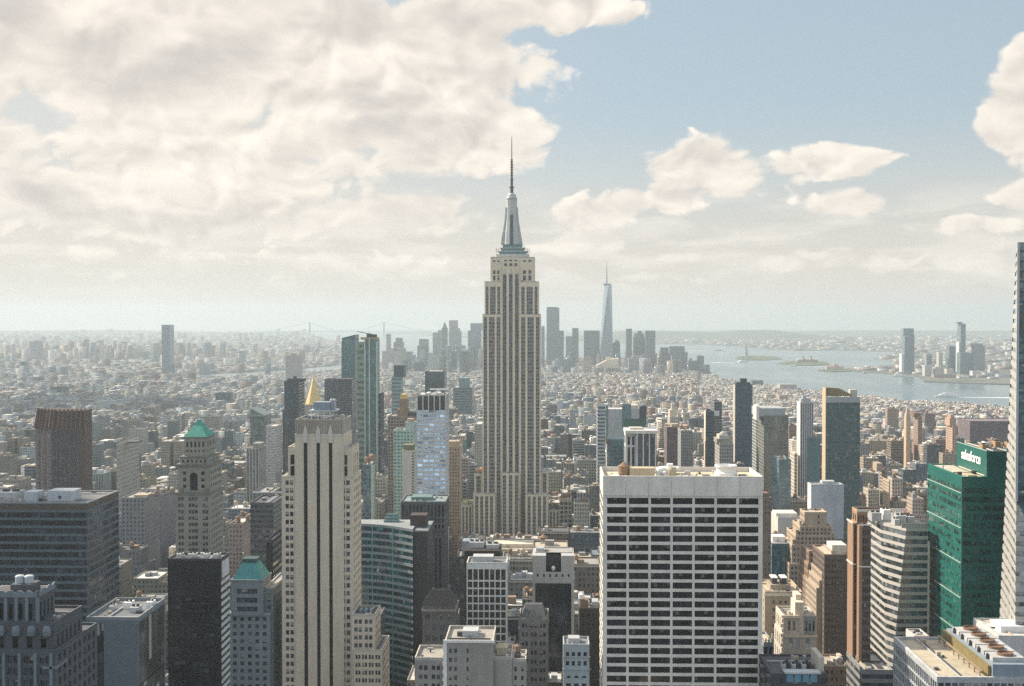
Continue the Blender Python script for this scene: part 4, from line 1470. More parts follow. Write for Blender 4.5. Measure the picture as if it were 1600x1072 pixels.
for k in range(4):
    b.box('roof_vent', X(1236 + 8 * k), X(1240 + 8 * k), 6, 9, zt if k < 2 else Z(960, 1.2), (zt if k < 2 else Z(960, 1.2)) + 1.4, galv)

# --- low dark roof with blue skylights at the bottom
b = Bld('skylight_building', 'low dark building with four blue skylights at the foot of the pale quoined block', 'low building', 1205, 1292, 1052, 510, 'the low dark skylight building', foot=40)
Z, X = b.Z, b.X
zt = Z(1052)
b.shell('walls', -b.w, b.w, 0, 30, 0, zt, 'grid', (.06, .06, .065), 3, 3.8, DARK_ROOF, .8)
for k in range(4):
    b.box('skylight', X(1229 + 12.5 * k), X(1239 + 12.5 * k), -.25, 3, zt - 2.6, zt + .6, plain('blue_glass', (.10, .24, .34), .15, spec=.8))
b.box('ledge', X(1226), X(1282), -.5, 4.5, zt + .85, zt + 1.5, plain('pale_steel', (.42, .44, .45), .6))
for k in range(6):
    cooler(b, X(1228 + 8 * k), X(1234 + 8 * k), 8 + (k % 2) * 3, 12 + (k % 2) * 3, zt + .02, 2.2, 1, steel if k % 2 else galv)
b.box('penthouse', X(1283), X(1291), 4, 20, zt, zt + 6.5, plain('pale_plaster', (.47, .43, .37)))
b = Bld('corner_house', 'small blue-grey building with two tiers of windows tucked against the white tower', 'low building', 1193, 1208, 1004, 575, 'the small blue-grey house', foot=24)
b.shell('walls', -b.w, b.w, 0, 20, 0, b.Z(1004), 'grid', (.24, .28, .29), 2.2, 5, TAN_ROOF)
for k in range(3):
    mb = MB()
    mb.lathe(-b.w + 1 + k * 1.6, .6, [(.5, b.Z(1004) + .9), (.7, b.Z(1004) + 2), (.3, b.Z(1004) + 3 + k)], 8)
    b.mesh('urn_ornament', mb, wh)
b = Bld('terrace_building', 'low brick building with a curved roof pipe at the foot of the brown staircase tower', 'low building', 1289, 1326, 1040, 600, 'the low terrace building', foot=24)
b.shell('walls', -b.w, b.w, 0, 22, 0, b.Z(1040), 'punched', (.30, .22, .165), 2.4, 3.5, (.36, .31, .26))
for k, px in enumerate((1297, 1306, 1316)):
    b.box('roof_house', b.X(px), b.X(px + 6), 4 + 2 * k, 9 + 2 * k, b.Z(1040), b.Z(1040) + 2 + k, plain('pale_plaster', (.47, .43, .37)))
mb = MB()
pp = [Vector((b.X(1311), 6, b.Z(1040))), Vector((b.X(1311), 6, b.Z(1040) + 2.2)), Vector((b.X(1313), 6, b.Z(1040) + 3.2)), Vector((b.X(1317), 6, b.Z(1040) + 3.6)), Vector((b.X(1321), 6, b.Z(1040) + 3.0))]
for p, q in zip(pp, pp[1:]):
    mb.bar(p, q, .9)
b.mesh('roof_pipe', mb, whitep)

# --- orange corner tower
b = Bld('orange_tower', 'slender orange brick tower with a dark glass recess between two sunlit corner piers', 'office tower', 1344, 1361, 820, 560, 'the slender orange tower', foot=24)
Z, X = b.Z, b.X
z2 = Z(820)
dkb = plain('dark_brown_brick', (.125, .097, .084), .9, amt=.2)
dkw = pane('brown_glass', (.03, .022, .02), .12, 1.55, .1)
fl = lambda zt: rep(int(zt / 3.7), [(1.2, 0), (2.5, 1)], tail=[(1.5, 0)])
xA, xB, xC = X(1344), X(1361), X(1334, 820, 5.2)
b.walls('front_block', xA, xB, 0, 22, 0, z2, dkb, dkw, rep(5, [(.3, 0), (.8, 1)], tail=[(.3, 0)]), fl(z2), None, .25, 'row', 'window_band', 'N', roof=None)
b.walls('side_block', xC, xA - .02, 5.2, 15.5, 0, z2, dkb, dkw, [(.5, 0), (1.4, 1), (.5, 0)], fl(z2), None, .25, 'row', 'window_band', 'N', roof=None)
b.box('corner_pier', xA - .35, xA - .02, .02, 5.18, 0, z2 + .3, orange)  # sunlight put into orange slabs on the left faces, fronts kept dark
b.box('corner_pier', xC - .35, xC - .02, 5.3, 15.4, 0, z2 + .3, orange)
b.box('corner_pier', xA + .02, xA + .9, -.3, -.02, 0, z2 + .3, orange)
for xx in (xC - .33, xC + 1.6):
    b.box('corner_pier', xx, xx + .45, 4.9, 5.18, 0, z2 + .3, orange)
stt = plain('pale_stone_trim', (.58, .54, .47))
for zz in (z2 + .42, Z(883)):
    b.box('trim_band', xA - .6, xB + .2, -.55, -.32, zz, zz + .7, stt)
    b.box('trim_band', xC - .7, xA - .65, 4.6, 4.88, zz, zz + .7, stt)
    b.box('trim_band', xC - .75, xC - .37, 5.0, 15.6, zz, zz + .7, stt)
zt = Z(799, 6)
xD = X(1339, 799, 6)
b.walls('upper_block', xD, xB, 6, 15, z2 + .45, zt, orange, dkw, rep(4, [(.7, 0), (.9, 1)], tail=[(.7, 0)]), [(1, 0), (4.2, 2), (1.4, 0)], [(1, 0), (1, 1), (1, 0), (1, 1), (1, 0)], .3, 'each', 'window', 'NE', roof=(.15, .12, .1), par=1.4, tint=(.46, .27, .15))
b.box('trim_cap', xD - .35, xB + .2, 5.6, 5.98, zt + .6, zt + 1.6, stt)
b.roof(xC, xD - .1, 5.4, 15.3, z2 + .45, (.4, .33, .25), .4, (.42, .25, .14))
for k in range(5):
    b.box('roof_fin', xD + 1 + 1.1 * k, xD + 1.4 + 1.1 * k, 8, 13, zt, zt + 2.2, steel)

# --- faceted glass tower
b = Bld('faceted_tower', 'pale banded glass tower whose corner is cut by an hourglass facet', 'office tower', 1396, 1450, 822, 640, 'the faceted banded tower', foot=60)
Z, X = b.Z, b.X
zt = Z(822)
pitch = 12.45 * 640 / F
n_ = int(zt / pitch)
xr_ = X(1450)
yb = 52
xe = X(1361, 822, 50)


def fac(z):
    """corner cut: wide at the top and at the ground, narrow in the middle"""
    q = z / zt
    w = abs(q - .52) / .48
    cutx = 1.6 + 6.6 * w ** 1.1
    cuty = 4 + 16 * w ** 1.1
    return cutx, cuty


xc = X(1391)
WB = {}
bandm = plain('pale_band', (.40, .385, .35), .6, amt=.1)
gl = pane('band_glass', (.025, .03, .033), .08, 1.75, .12, (.2, .2, .18))
mbw = MB()
for j in range(n_):
    z0_ = zt - (j + 1) * pitch
    zs_ = z0_ + pitch * .60
    z1_ = z0_ + pitch

    def ring(z, inset=0.0):
        cx_, cy_ = fac(z)
        xL = xc
        return [(xL + inset * .6 + .0, yb), (xL + inset * .6, cy_ + inset), (xL + cx_ + inset * .3, inset), (xr_ - inset, inset), (xr_ - inset, yb)]
    a0, a1, a2 = ring(z0_), ring(zs_), ring(z1_)
    i0, i1 = ring(z0_, .4), ring(zs_, .4)
    g = MB()
    for k in range(4):
        nu = (30, 10, 16, 30)[k]
        mbw.quad((*a1[k], zs_), (*a1[k + 1], zs_), (*a2[k + 1], z1_), (*a2[k], z1_))
        mbw.quad((*i1[k], zs_), (*i1[k + 1], zs_), (*a1[k + 1], zs_), (*a1[k], zs_))
        mbw.quad((*a0[k], z0_), (*a0[k + 1], z0_), (*i0[k + 1], z0_), (*i0[k], z0_))
        g.quad((*i0[k], z0_), (*i0[k + 1], z0_), (*i1[k + 1], zs_), (*i1[k], zs_), 0, [(k * 40, j * 3), (k * 40 + nu, j * 3), (k * 40 + nu, j * 3 + 1), (k * 40, j * 3 + 1)])
    b.mesh('window_band', g, gl)
b.mesh('floor_band', mbw, bandm)
mb = MB()
tp = ring(zt)
mb.face([(*p, zt + .01) for p in reversed(tp)][::-1], 0, None, (.36, .34, .31))
b.mesh('roof', mb, ROOF)
b.box('top_screen', X(1409), xr_ - .05, .1, .5, zt + .02, zt + 2.5, plain('screen_metal', (.33, .32, .30), .6))
b.box('edge_fin', xr_ + .02, xr_ + .9, -.3, 4, 0, Z(843), plain('bright_stone', (.62, .55, .44)))
for px, w_, y, hh in ((1378, 16, 20, 4.5), (1400, 12, 24, 5.5), (1414, 14, 14, 4.0), (1432, 12, 16, 3.2), (1405, 8, 8, 3)):
    cooler(b, X(px), X(px + w_), y, y + 7, zt + .05, hh, 2, galv if px != 1400 else whitep)
mb = MB()
for k in range(6):
    mb.bar((X(1412 + 4 * k), 24, zt), (X(1412 + 4 * k), 24, zt + 6), .35)
mb.bar((X(1410), 24, zt + 6), (X(1436), 24, zt + 6), .5)
b.mesh('plant_frame', mb, whitep)

# --- green glass tower with its sign
b = Bld('green_tower', 'emerald green glass office tower with a raised green roof block that carries a white sign', 'office tower', 1503, 1575, 744, 600, 'the emerald green tower', foot=58)
Z, X = b.Z, b.X
zt = Z(744)
dy = 54
gs = plain('green_spandrel', (.006, .108, .088), .35, amt=.2, spec=.6)
gg = pane('green_glass', (.006, .035, .03), .1, 1.75, .22, (.012, .11, .085))
pitch = 13.6 * 600 / F
n_ = int((zt - 5) / pitch)
zb0 = zt - 5 - n_ * pitch
b.walls('walls', -b.w, b.w, 0, dy, zb0, zt, gs, gg, [(.6, 0), (9, 7), (.7, 0), (9, 7), (.7, 0), (9, 7), (.6, 0)], rep(n_, [(pitch * .42, 0), (pitch * .58, 1)]) + [(5, 0)], [(.8, 0), (50, 32), (.8, 0)], .22, 'row', 'window_band', 'NE', roof=None)
mb = MB()
for j in range(n_ + 1):                              # sunlit ledges every third floor
    if j % 4 == 0:
        z = zb0 + j * pitch + pitch * .40
        mb.box(-b.w - .45, -b.w - .02, .1, dy, z, z + .35, bottom=True)
b.mesh('ledge', mb, plain('pale_ledge', (.30, .42, .36), .5))
b.roof(-b.w, b.w, 0, dy, zt + .01, (.46, .42, .34), .6, (.01,.12,.095), 1.0)
zp = Z(704)
px0 = X(1542)
b.shell('roof_block', px0, b.w + 3, .3, 44, zt + .1, zp, 'blank', (.006, .10, .082), roof=(.10, .08, .06), par=.4, mat=plain('green_panel', (.006, .10, .082), .4, spec=.6))
# white lettering on the side of the roof block that faces left
fnt = bpy.data.curves.new('lettering', 'FONT')
fnt.body = 'salesforce'
fnt.size = 7.0
fnt.align_x = 'CENTER'
fnt.extrude = .12
fnt.offset = .10
ft = bpy.data.objects.new('lettering', fnt)
C.objects.link(ft)
bpy.context.view_layer.update()
me = bpy.data.meshes.new_from_object(ft.evaluated_get(bpy.context.evaluated_depsgraph_get()))
bpy.data.objects.remove(ft)
sign = bpy.data.objects.new('sign_lettering', me)
C.objects.link(sign)
me.materials.clear()
me.materials.append(plain('sign_white', (.85, .85, .82), .5, amt=.03))
sign.parent = b.T
sign.location = (px0 - .25, 22, zt + (zp - zt) * .45)
sign.rotation_euler = (R(90), 0, R(-90))
mb = MB()                                            # the cloud shaped plate the letters stand on
outl = []
for cxx, czz, rr in ((-6, 0, 3.6), (-1.5, 1.8, 4.2), (4, 1.4, 4.0), (8, -.4, 3.0), (3, -1.6, 3.6), (-3, -1.6, 3.6)):
    pass
b.box('roof_pad', X(1515, 744, 30), X(1541), 3, 40, zt + .65, zt + 1.0, plain('bright_stone', (.62, .55, .44)))
b.box('roof_hatch', X(1508, 744, 10), X(1522, 744, 10), 6, 16, zt + .05, zt + .55, plain('tan_panel', (.42, .36, .25)))
for k in range(7):
    cooler(b, px0 + 2 + 3.6 * k, px0 + 4.6 + 3.6 * k, 12 + (k * 7) % 11, 17 + (k * 7) % 11, zp, 2.2 + (k % 3) * .7, 1, whitep if k % 2 else plain('rust_plant', (.34, .22, .12)))
b.box('coping', px0 - .2, px0 + .25, .3, 44, zp + .42, zp + .75, plain('pale_ledge', (.30, .42, .36)))

# --- tapered banded tower at the right margin
b = Bld('tapered_tower', 'tall tapering glass tower with white banded flank and dark teal front, rising above the horizon', 'office tower', 1591, 1700, 400, 520, 'the tall tapered tower', foot=70)
Z, X = b.Z, b.X
zt = Z(380)
pitch = 4.2
n_ = int(zt / pitch)
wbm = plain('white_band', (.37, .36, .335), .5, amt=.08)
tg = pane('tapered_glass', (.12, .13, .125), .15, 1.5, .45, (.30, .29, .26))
tdark = pane('tapered_dark_glass', (.012, .03, .034), .06, 1.9, .05)
xN = X(1591)
xt, xbm = X(1590, 400, 50), X(1563, 985, 50)
ztop, zbot = Z(400, 50), Z(985, 50)


def back_x(z):
    return xbm + (xt - xbm) * (z - zbot) / (ztop - zbot)


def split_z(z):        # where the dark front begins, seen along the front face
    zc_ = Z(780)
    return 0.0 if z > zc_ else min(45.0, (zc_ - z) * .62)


mbw = MB()
front = MB()
for j in range(n_):
    z0_, z1_ = zt - (j + 1) * pitch, zt - j * pitch
    zs_ = z0_ + pitch * .46
    g = MB()
    f0, fs, f1 = (split_z(z) for z in (z0_, zs_, z1_))
    P = lambda z, k, i=0.0: [(back_x(z) + i, 52, z), (xN + i * .3, 0 + i, z), (xN + split_z(z), 0 + i, z)][k]
    for k in range(2):
        if k == 1 and f0 < .3:
            continue
        nu = 26 if k == 0 else max(1, int(f0 / 1.7))
        mbw.quad(P(zs_, k), P(zs_, k + 1), P(z1_, k + 1), P(z1_, k))
        mbw.quad(P(zs_, k, .4), P(zs_, k + 1, .4), P(zs_, k + 1), P(zs_, k))
        mbw.quad(P(z0_, k), P(z0_, k + 1), P(z0_, k + 1, .4), P(z0_, k, .4))
        g.quad(P(z0_, k, .4), P(z0_, k + 1, .4), P(zs_, k + 1, .4), P(zs_, k, .4), 0, [(k * 60, j * 3), (k * 60 + nu, j * 3), (k * 60 + nu, j * 3 + 1), (k * 60, j * 3 + 1)])
    if j < 60:
        b.mesh('window_band', g, tg)
    front.quad((xN + f0, .02, z0_), (xN + 58, .02, z0_), (xN + 58, .02, z1_), (xN + f1, .02, z1_), 0, [(900, j * 2), (930, j * 2), (930, j * 2 + 2), (900, j * 2 + 2)])
front.quad((xN + 58, .02, 0), (xN + 58, 52, 0), (xN + 58, 52, zt), (xN + 58, .02, zt))
front.quad((xN + 58, 52, 0), (back_x(0), 52, 0), (back_x(zt), 52, zt), (xN + 58, 52, zt))
front.face([(back_x(zt), 52, zt), (xN, 0, zt), (xN + 58, .02, zt), (xN + 58, 52, zt)])
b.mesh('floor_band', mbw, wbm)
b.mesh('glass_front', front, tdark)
mb = MB()
for j in range(n_):
    z1_ = zt - j * pitch
    mb.box(xN + split_z(z1_ - pitch) + .1, xN + 57.9, -.14, 0.0, z1_ - pitch + .02, z1_ - pitch + 1.0, bottom=True)
for k in range(1, 12):
    x_ = xN + 57.9 - k * 4.8
    zlow = 0 if x_ - xN > 45.2 else Z(780) - (x_ - xN) / .62
    mb.box(x_ - .12, x_ + .12, -.22, -.15, max(0, zlow), zt)
b.mesh('mullion_frame', mb, plain('teal_mullion_dark', (.05, .10, .11), .4))
b.box('corner_fin', xN - .5, xN + .5, -.35, -.02, Z(780), zt, plain('pale_steel', (.42, .44, .45)))

# --- flat roof with yellow gravel, bottom right
b = Bld('gravel_roof_building', 'office building with a yellow gravel roof, handrail and grey mullioned side', 'office building', 1463, 1560, 1090, 455, 'the yellow gravel roof', foot=60)
Z, X = b.Z, b.X
zt = Z(1090)
zt = at(1395, 1005, 510).z - 3
yB = 62
xL = at(1396, 1005, 455 + yB).x - b.cx
xR = xL + 36
b.walls('walls', xL, xR, 4, yB, 0, zt, plain('pale_mullion', (.36, .38, .39), .6), glass_n, rep(14, [(.5, 0), (2, 1)], tail=[(.5, 0)]), rep(int(zt / 9), [(.9, 0), (3.6, 1), (.8, 0), (3.7, 1)], tail=[(1.2, 0)]), rep(22, [(.5, 0), (2.1, 1)], tail=[(.5, 0)]), .4, 'mesh', faces='NE', roof=None)
b.roof(xL, xR, 4, yB, zt + .01, (.43, .38, .285), 1.0, (.40, .41, .41), 1.1)
mb = MB()
for k in range(24):
    yy = 8 + k * 2.2
    mb.box(xL + 1.25, xL + 2.2, yy, yy + .5, zt + .05, zt + .35)
b.mesh('curb_rib', mb, plain('pale_ledge2', (.5, .45, .36)))
mb = MB()
xh = xL + 17
for k in range(9):
    mb.bar((xh, 8 + 6 * k, zt), (xh, 8 + 6 * k, zt + 2.6), .35)
mb.bar((xh, 6, zt + 2.6), (xh, 58, zt + 2.6), .8, 0, .5)
b.mesh('handrail', mb, plain('wood_rail', (.27, .20, .13)))
b.box('roof_wall', xh + 2.2, xh + 3.4, 6, 60, zt + .05, zt + 4.6, plain('olive_wall', (.20, .16, .07), .9, amt=.4, scale=.5))
# big cooling block with five fans
ck0, ck1 = xh + 3.42, xR - .3
b.box('plant_block', ck0, ck1, 4.5, 58, zt + .05, zt + 5.6, plain('blue_grey_panel', (.22, .27, .31)))
for k in range(5):
    yk = 8 + 9.5 * k
    b.box('cooling_unit', ck0 + 1.2, ck1 - 2.5, yk, yk + 8, zt + 5.62, zt + 7.2, plain('worn_plant', (.44, .44, .43), .6, amt=.3))
    mb = MB()
    r = 2.9
    cx_ = (ck0 + ck1) / 2 - .5
    mb.lathe(cx_, yk + 4, [(r, zt + 7.22), (r, zt + 8.2), (r * .9, zt + 8.2), (r * .9, zt + 7.5), (.02, zt + 7.5)], 18, 0, False)
    b.mesh('fan_cowl', mb, plain('rust_fan', (.20, .12, .075), .7))
    mb = MB()
    mb.lathe(ck0 + .6, yk + 4, [(.55, zt + 5.62), (.55, zt + 7.4), (.3, zt + 7.8)], 8)
    b.mesh('vent_stack', mb, steel)
# --- plain white building beside it
b = Bld('white_block', 'plain windowless white wall block at the very right beside the roof fans', 'building', 1560, 1660, 990, 510, 'the plain white block', foot=40)
b.shell('walls', -b.w, b.w, 0, 30, 0, b.Z(990), 'blank', (.55, .53, .50), roof=LIGHT_ROOF, par=.8, mat=plain('white_wall', (.55, .53, .50), .85))
b.box('penthouse', b.X(1575), b.X(1640), 8, 20, b.Z(990), b.Z(990) + 2.6, whitep)
# --- little house with red roof
b = Bld('red_roof_house', 'small white rooftop house with a red rimmed roof below the faceted tower', 'small building', 1429, 1452, 991, 575, 'the red rimmed house', foot=20)
b.shell('walls', -b.w, b.w, 0, 14, 0, b.Z(991), 'blank', (.5, .5, .49), roof=(.42, .40, .38), par=.6, mat=plain('white_wall', (.55, .53, .50), .85))
b.box('roof_rim', -b.w - .3, b.w + .3, -.3, .0 - .02, b.Z(991) - .3, b.Z(991) + .7, plain('red_rim', (.38, .09, .07)))
# --- pale flat roof with dark wells
b = Bld('flat_roof_building', 'pale flat roofed building with dark wells between orange tower and gravel roof', 'low building', 1348, 1396, 1045, 545, 'the pale flat roof', foot=34)
b.shell('walls', -b.w, b.w, 0, 30, 0, b.Z(1045), 'ribbon', (.22, .22, .22), 3, 3.8, (.46, .44, .41))
for k in range(2):
    b.box('light_well', b.X(1362 + 14 * k), b.X(1371 + 14 * k), 5, 17, b.Z(1045), b.Z(1045) + .5, steel)
    cooler(b, b.X(1354 + 16 * k), b.X(1361 + 16 * k), 18, 24, b.Z(1045), 2, 2)
# ------------------------------------------------------------------ middle distance: the great stepped tower in the centre
b = Bld('skyscraper', 'great limestone skyscraper with stepped setbacks and a silver mast, tallest in the middle', 'skyscraper', 754, 845, 494, 1250, 'the great stepped skyscraper', foot=60)
Z, X = b.Z, b.X
ls = plain('skyscraper_stone', (.67, .575, .43), .85, amt=.16, scale=.03)


def strip_mat(name, col, sp, blind=.2):
    k = ('strip', name)
    m, t, bs_ = new_mat(name)
    uv = t.sep(t.node('ShaderNodeUVMap', uv_map='UVMap').outputs[0])
    oi = t.node('ShaderNodeObjectInfo')
    wn = t.node('ShaderNodeTexWhiteNoise', noise_dimensions='3D')
    t.put(wn.inputs['Vector'], t.comb(t.m('FLOOR', uv[0]), t.m('FLOOR', uv[1]), t.m('MULTIPLY', oi.outputs['Random'], 77)))
    sp_ = t.m('GREATER_THAN', t.m('FRACT', uv[1]), .60)
    mull = t.m('GREATER_THAN', t.m('ABSOLUTE', t.m('SUBTRACT', t.m('FRACT', uv[0]), .5)), .42)
    g = t.mix(t.m('POWER', wn.outputs[0], 2.2), col, tuple(c * 3 + .02 for c in col))
    g = t.mix(t.m('MULTIPLY', t.m('LESS_THAN', wn.outputs[0], blind), .6), g, (.24, .22, .19))
    c_ = t.mix(t.m('MAXIMUM', sp_, mull), g, sp)
    t.put(bs_.inputs['Base Color'], c_)
    t.put(bs_.inputs['Roughness'], t.mixf(sp_, .15, .5))
    return m


st_wing = strip_mat('window_strip_mat', (.035, .042, .052), (.235, .215, .185))
st_mid = strip_mat('recess_strip_mat', (.028, .035, .048), (.15, .15, .15))
nf = 84
wing = [(1.2, 0), (3.3, 2), (2.0, 0), (5.8, 3), (2.0, 0), (3.9, 2), (1.5, 0)]
cen = [(.9, 0), (3.7, 2), (2.6, 0), (3.7, 2), (2.6, 0), (3.7, 2), (.9, 0)]


def strips(part, x0, x1, y0, y1, z0, z1, cs, mat=st_wing, faces='NEW', css=None, roof=LIGHT_ROOF, cap=2.2, ins=.7, par=.8):
    n = max(1, int((z1 - z0) / 3.75))
    return b.walls(part, x0, x1, y0, y1, z0, z1, ls, mat, cs, [(.01, 0), (z1 - z0 - cap, n), (cap, 0)], css or rep(5, [(1.5, 0), (3.2, 2)], tail=[(1.5, 0)]), ins, 'col', 'window_strip', faces, roof=roof, par=par, tint=(.43, .39, .33))


z_sh = Z(492)
xa, xb, xc, xd = X(754), X(784.2), X(811.6), X(845)
strips('shaft_wing', xa, xb, 0, 41, 0, z_sh, wing, faces='NE')
strips('shaft_wing', xc, xd, 0, 41, 0, z_sh, wing[::-1], faces='NW')
# recessed middle bay that runs on up through the upper tiers
z_up = Z(441, 3)
strips('middle_bay', xb + .02, xc - .02, 3.2, 40, 0, z_up + 16, cen, st_mid, 'N', roof=None, cap=8)
# upper tier
ua, ub = X(757.2, 450, 1.5), X(842, 450, 1.5)
w2 = [(1.2, 0), (2.4, 2), (1.6, 0), (5.2, 3), (1.6, 0), (2.8, 2), (1.6, 0)]
strips('upper_wing', ua, xb, 1.5, 39.5, z_sh + .82, z_up, w2, faces='NE', cap=4.5)
strips('upper_wing', xc, ub, 1.5, 39.5, z_sh + .82, z_up, w2[::-1], faces='NW', cap=4.5)
# crown tier
z_cr = Z(403, 5)
ca, cb = X(766.5, 420, 4.5), X(835.5, 420, 4.5)
cw = [(3, 0), (2.6, 1), (2.2, 0), (2.6, 1), (3, 0)]
b.walls('crown_wing', ca, xb - .02, 4.5, 37, z_up + .82, z_cr, ls, glass_n, cw, [(1, 0), (5.5, 1), (1.5, 0), (4, 1), (9, 0), (2, 1), (2.4, 0)], rep(5, [(2.6, 0), (2, 1)], tail=[(2.6, 0)]), .6, 'each', 'window', 'NE', roof=LIGHT_ROOF, par=.9, tint=(.43, .39, .33))
b.walls('crown_wing', xc + .02, cb, 4.5, 37, z_up + .82, z_cr, ls, glass_n, cw, [(1, 0), (5.5, 1), (1.5, 0), (4, 1), (9, 0), (2, 1), (2.4, 0)], rep(5, [(2.6, 0), (2, 1)], tail=[(2.6, 0)]), .6, 'each', 'window', 'NW', roof=LIGHT_ROOF, par=.9, tint=(.43, .39, .33))
b.walls('crown_middle', xb, xc, 4.0, 37.2, z_up + 16.02, z_cr + .6, ls, glass_n, rep(3, [(2.2, 0), (3.0, 1)], tail=[(2.2, 0)]), [(.2, 0), (3, 1), (2, 0), (1.6, 1), (2.6, 0)], None, .5, 'each', 'window', 'N', roof=LIGHT_ROOF, par=.6, tint=(.43, .39, .33))
for px in (789, 798.6, 808):                        # pointed window heads of the middle bay
    mb = MB()
    x = X(px, 420, 4)
    mb.prism([(x - 1.6, 2.9), (x + 1.6, 2.9), (x + 1.6, 3.18), (x - 1.6, 3.18)], z_up + 9, z_up + 13.5, 0, 0, None, [(x - .3, 2.9), (x + .3, 2.9), (x + .3, 3.18), (x - .3, 3.18)])
    b.mesh('window_head', mb, plain('pale_stone_trim', (.58, .54, .47)))
# lower setbacks
zl = Z(773, -10)
bcs = [(1.6, 0), (2.4, 2), (1.6, 0), (2.4, 2)]
strips('setback', X(739.5, 773, -10), X(773.5, 773, -10), -10, 30, 0, zl, rep(2, bcs, tail=[(1.6, 0)]), faces='NE', cap=1.6)
strips('setback', X(821, 773, -10), X(856.5, 773, -10), -10, 30, 0, zl, rep(2, bcs, tail=[(1.6, 0)]), faces='NW', cap=1.6)
strips('setback', X(784, 740, -5), X(811.5, 740, -5), -5, 3, 0, Z(740, -5), cen, faces='NEW', cap=1.5)
strips('setback', xd + .02, X(857, 735, 4), 4, 36, 0, Z(737, 4), [(1.5, 0), (2.6, 2), (1.5, 0)], faces='NW', cap=1.5)
strips('setback', X(741, 740, 4), xa - .02, 4, 36, 0, Z(741, 4), [(1.5, 0), (3.6, 3), (1.5, 0)], faces='NE', cap=1.5)
strips('setback', X(857, 798, -4), X(875, 798, -4), -4, 34, 0, Z(797, -4), rep(3, [(1.4, 0), (1.8, 1)], tail=[(1.4, 0)]), faces='NW', cap=1.4, roof=DARK_ROOF)
strips('setback', X(720, 795, -4), X(738.5, 795, -4), -4, 34, 0, Z(790, -4), rep(3, [(1.4, 0), (1.8, 1)], tail=[(1.4, 0)]), faces='NE', cap=1.4, roof=(.42, .40, .12))
cop = plain('salmon_copper', (.42, .22, .14), .6)
for px, py, y, rr in ((747.5, 741, 10, 3.8), (752.5, 741, 18, 2.4)):
    mb = MB()
    zb = Z(py, 4) + .8
    mb.lathe(X(px, py, y), y, [(rr, zb), (rr, zb + 1.6), (rr * .95, zb + 2.6), (rr * .7, zb + 3.7), (rr * .35, zb + 4.4), (.02, zb + 4.6)], 14)
    b.mesh('dome', mb, cop, smooth=True)
for px, y in ((735, 8), (731, 14)):
    b.box('roof_house', X(px, 790, y), X(px + 4, 790, y), y, y + 5, Z(790, -4), Z(790, -4) + 2.4, LIGHT_ROOF and plain('pale_plaster', (.47, .43, .37)))
for px in (860, 868):
    b.tank(X(px, 797, 8), 8, Z(797, -4), 1.5, 2.6, 1.6)
# observation tiers, metal mast and antenna
met = plain('mast_metal', (.46, .46, .43), .5, .25, amt=.25, scale=.3)
dkm = plain('mast_window', (.06, .10, .11), .25, spec=.6)
teal = plain('mast_teal', (.16, .25, .26), .5, .3)
bro = plain('antenna_metal', (.13, .105, .09), .6)
xm = X(799.6, 380, 20)
ym = 20
m1 = F / 1270


def mz(py):
    return Z(py, ym)


def tier(part, w0, w1, pya, pyb, mat, d=None):
    wd = (w1 - w0) / m1
    c = X((w0 + w1) / 2, pya, ym)
    d = d or wd * .75
    return b.box(part, c - wd / 2, c + wd / 2, ym - d / 2, ym + d / 2, mz(pya), mz(pyb), mat)


b.box('deck_floor', ca + 1, cb - 1, 6, 36, z_cr + .05, z_cr + .95, ls)
tier('observation_tier', 776, 827, 403, 398, plain('pale_tier', (.55, .53, .48)), 24)
tier('observation_tier', 781, 823, 397.9, 394.2, teal, 21)
tier('observation_ledge', 779, 825, 394.1, 393, plain('pale_tier', (.55, .53, .48)), 22)
tier('observation_tier', 784, 819, 392.9, 389, teal, 18)
tier('observation_ledge', 782, 821, 388.9, 387.8, plain('pale_tier', (.55, .53, .48)), 19)
tier('observation_tier', 786, 816, 387.7, 382.5, teal, 16)
for px in (776, 779, 824, 827, 784, 818):
    mb = MB()
    mb.bar((X(px, 394, ym), ym - 9, mz(396)), (X(px, 394, ym), ym - 9, mz(389)), .5)
    b.mesh('aerial', mb, bro)
core = [(8.4, mz(382.4)), (7.6, mz(365)), (6.2, mz(345)), (5.6, mz(322)), (5.6, mz(312))]
mb = MB()
mb.lathe(xm, ym, core, 12, 0, True, math.pi / 12)
b.mesh('mast', mb, met)
for sgn in (-1, 1):                                  # the four stepped wings of the mast
    for ax in (0, 1):
        mb = MB()
        prof = [(11.2, 382.4), (10.2, 372), (8.8, 360), (7.4, 347), (6.6, 333), (6.3, 324)]
        for (w0_, p0), (w1_, p1) in zip(prof, prof[1:]):
            z0_, z1_ = mz(p0), mz(p1)
            if ax == 0:
                q0, q1 = sorted((xm + sgn * 3, xm + sgn * w0_))
                r0, r1 = sorted((xm + sgn * 3, xm + sgn * w1_))
                mb.prism([(q0, ym - 2.2), (q1, ym - 2.2), (q1, ym + 2.2), (q0, ym + 2.2)], z0_, z1_, 0, 0, None, [(r0, ym - 2.2), (r1, ym - 2.2), (r1, ym + 2.2), (r0, ym + 2.2)])
            else:
                q0, q1 = sorted((ym + sgn * 3, ym + sgn * w0_ * .85))
                r0, r1 = sorted((ym + sgn * 3, ym + sgn * w1_ * .85))
                mb.prism([(xm - 1.7, q0), (xm + 1.7, q0), (xm + 1.7, q1), (xm - 1.7, q1)], z0_, z1_, 0, 0, None, [(xm - 1.7, r0), (xm + 1.7, r0), (xm + 1.7, r1), (xm - 1.7, r1)])
        b.mesh('mast_wing', mb, met if ax == 0 else dkm)
mb = MB()
mb.lathe(xm, ym, [(5.6, mz(312) + .02), (5.3, mz(309)), (4.2, mz(306.5)), (4.4, mz(306)), (4.4, mz(305)), (3.2, mz(303)), (2.4, mz(302))], 16)
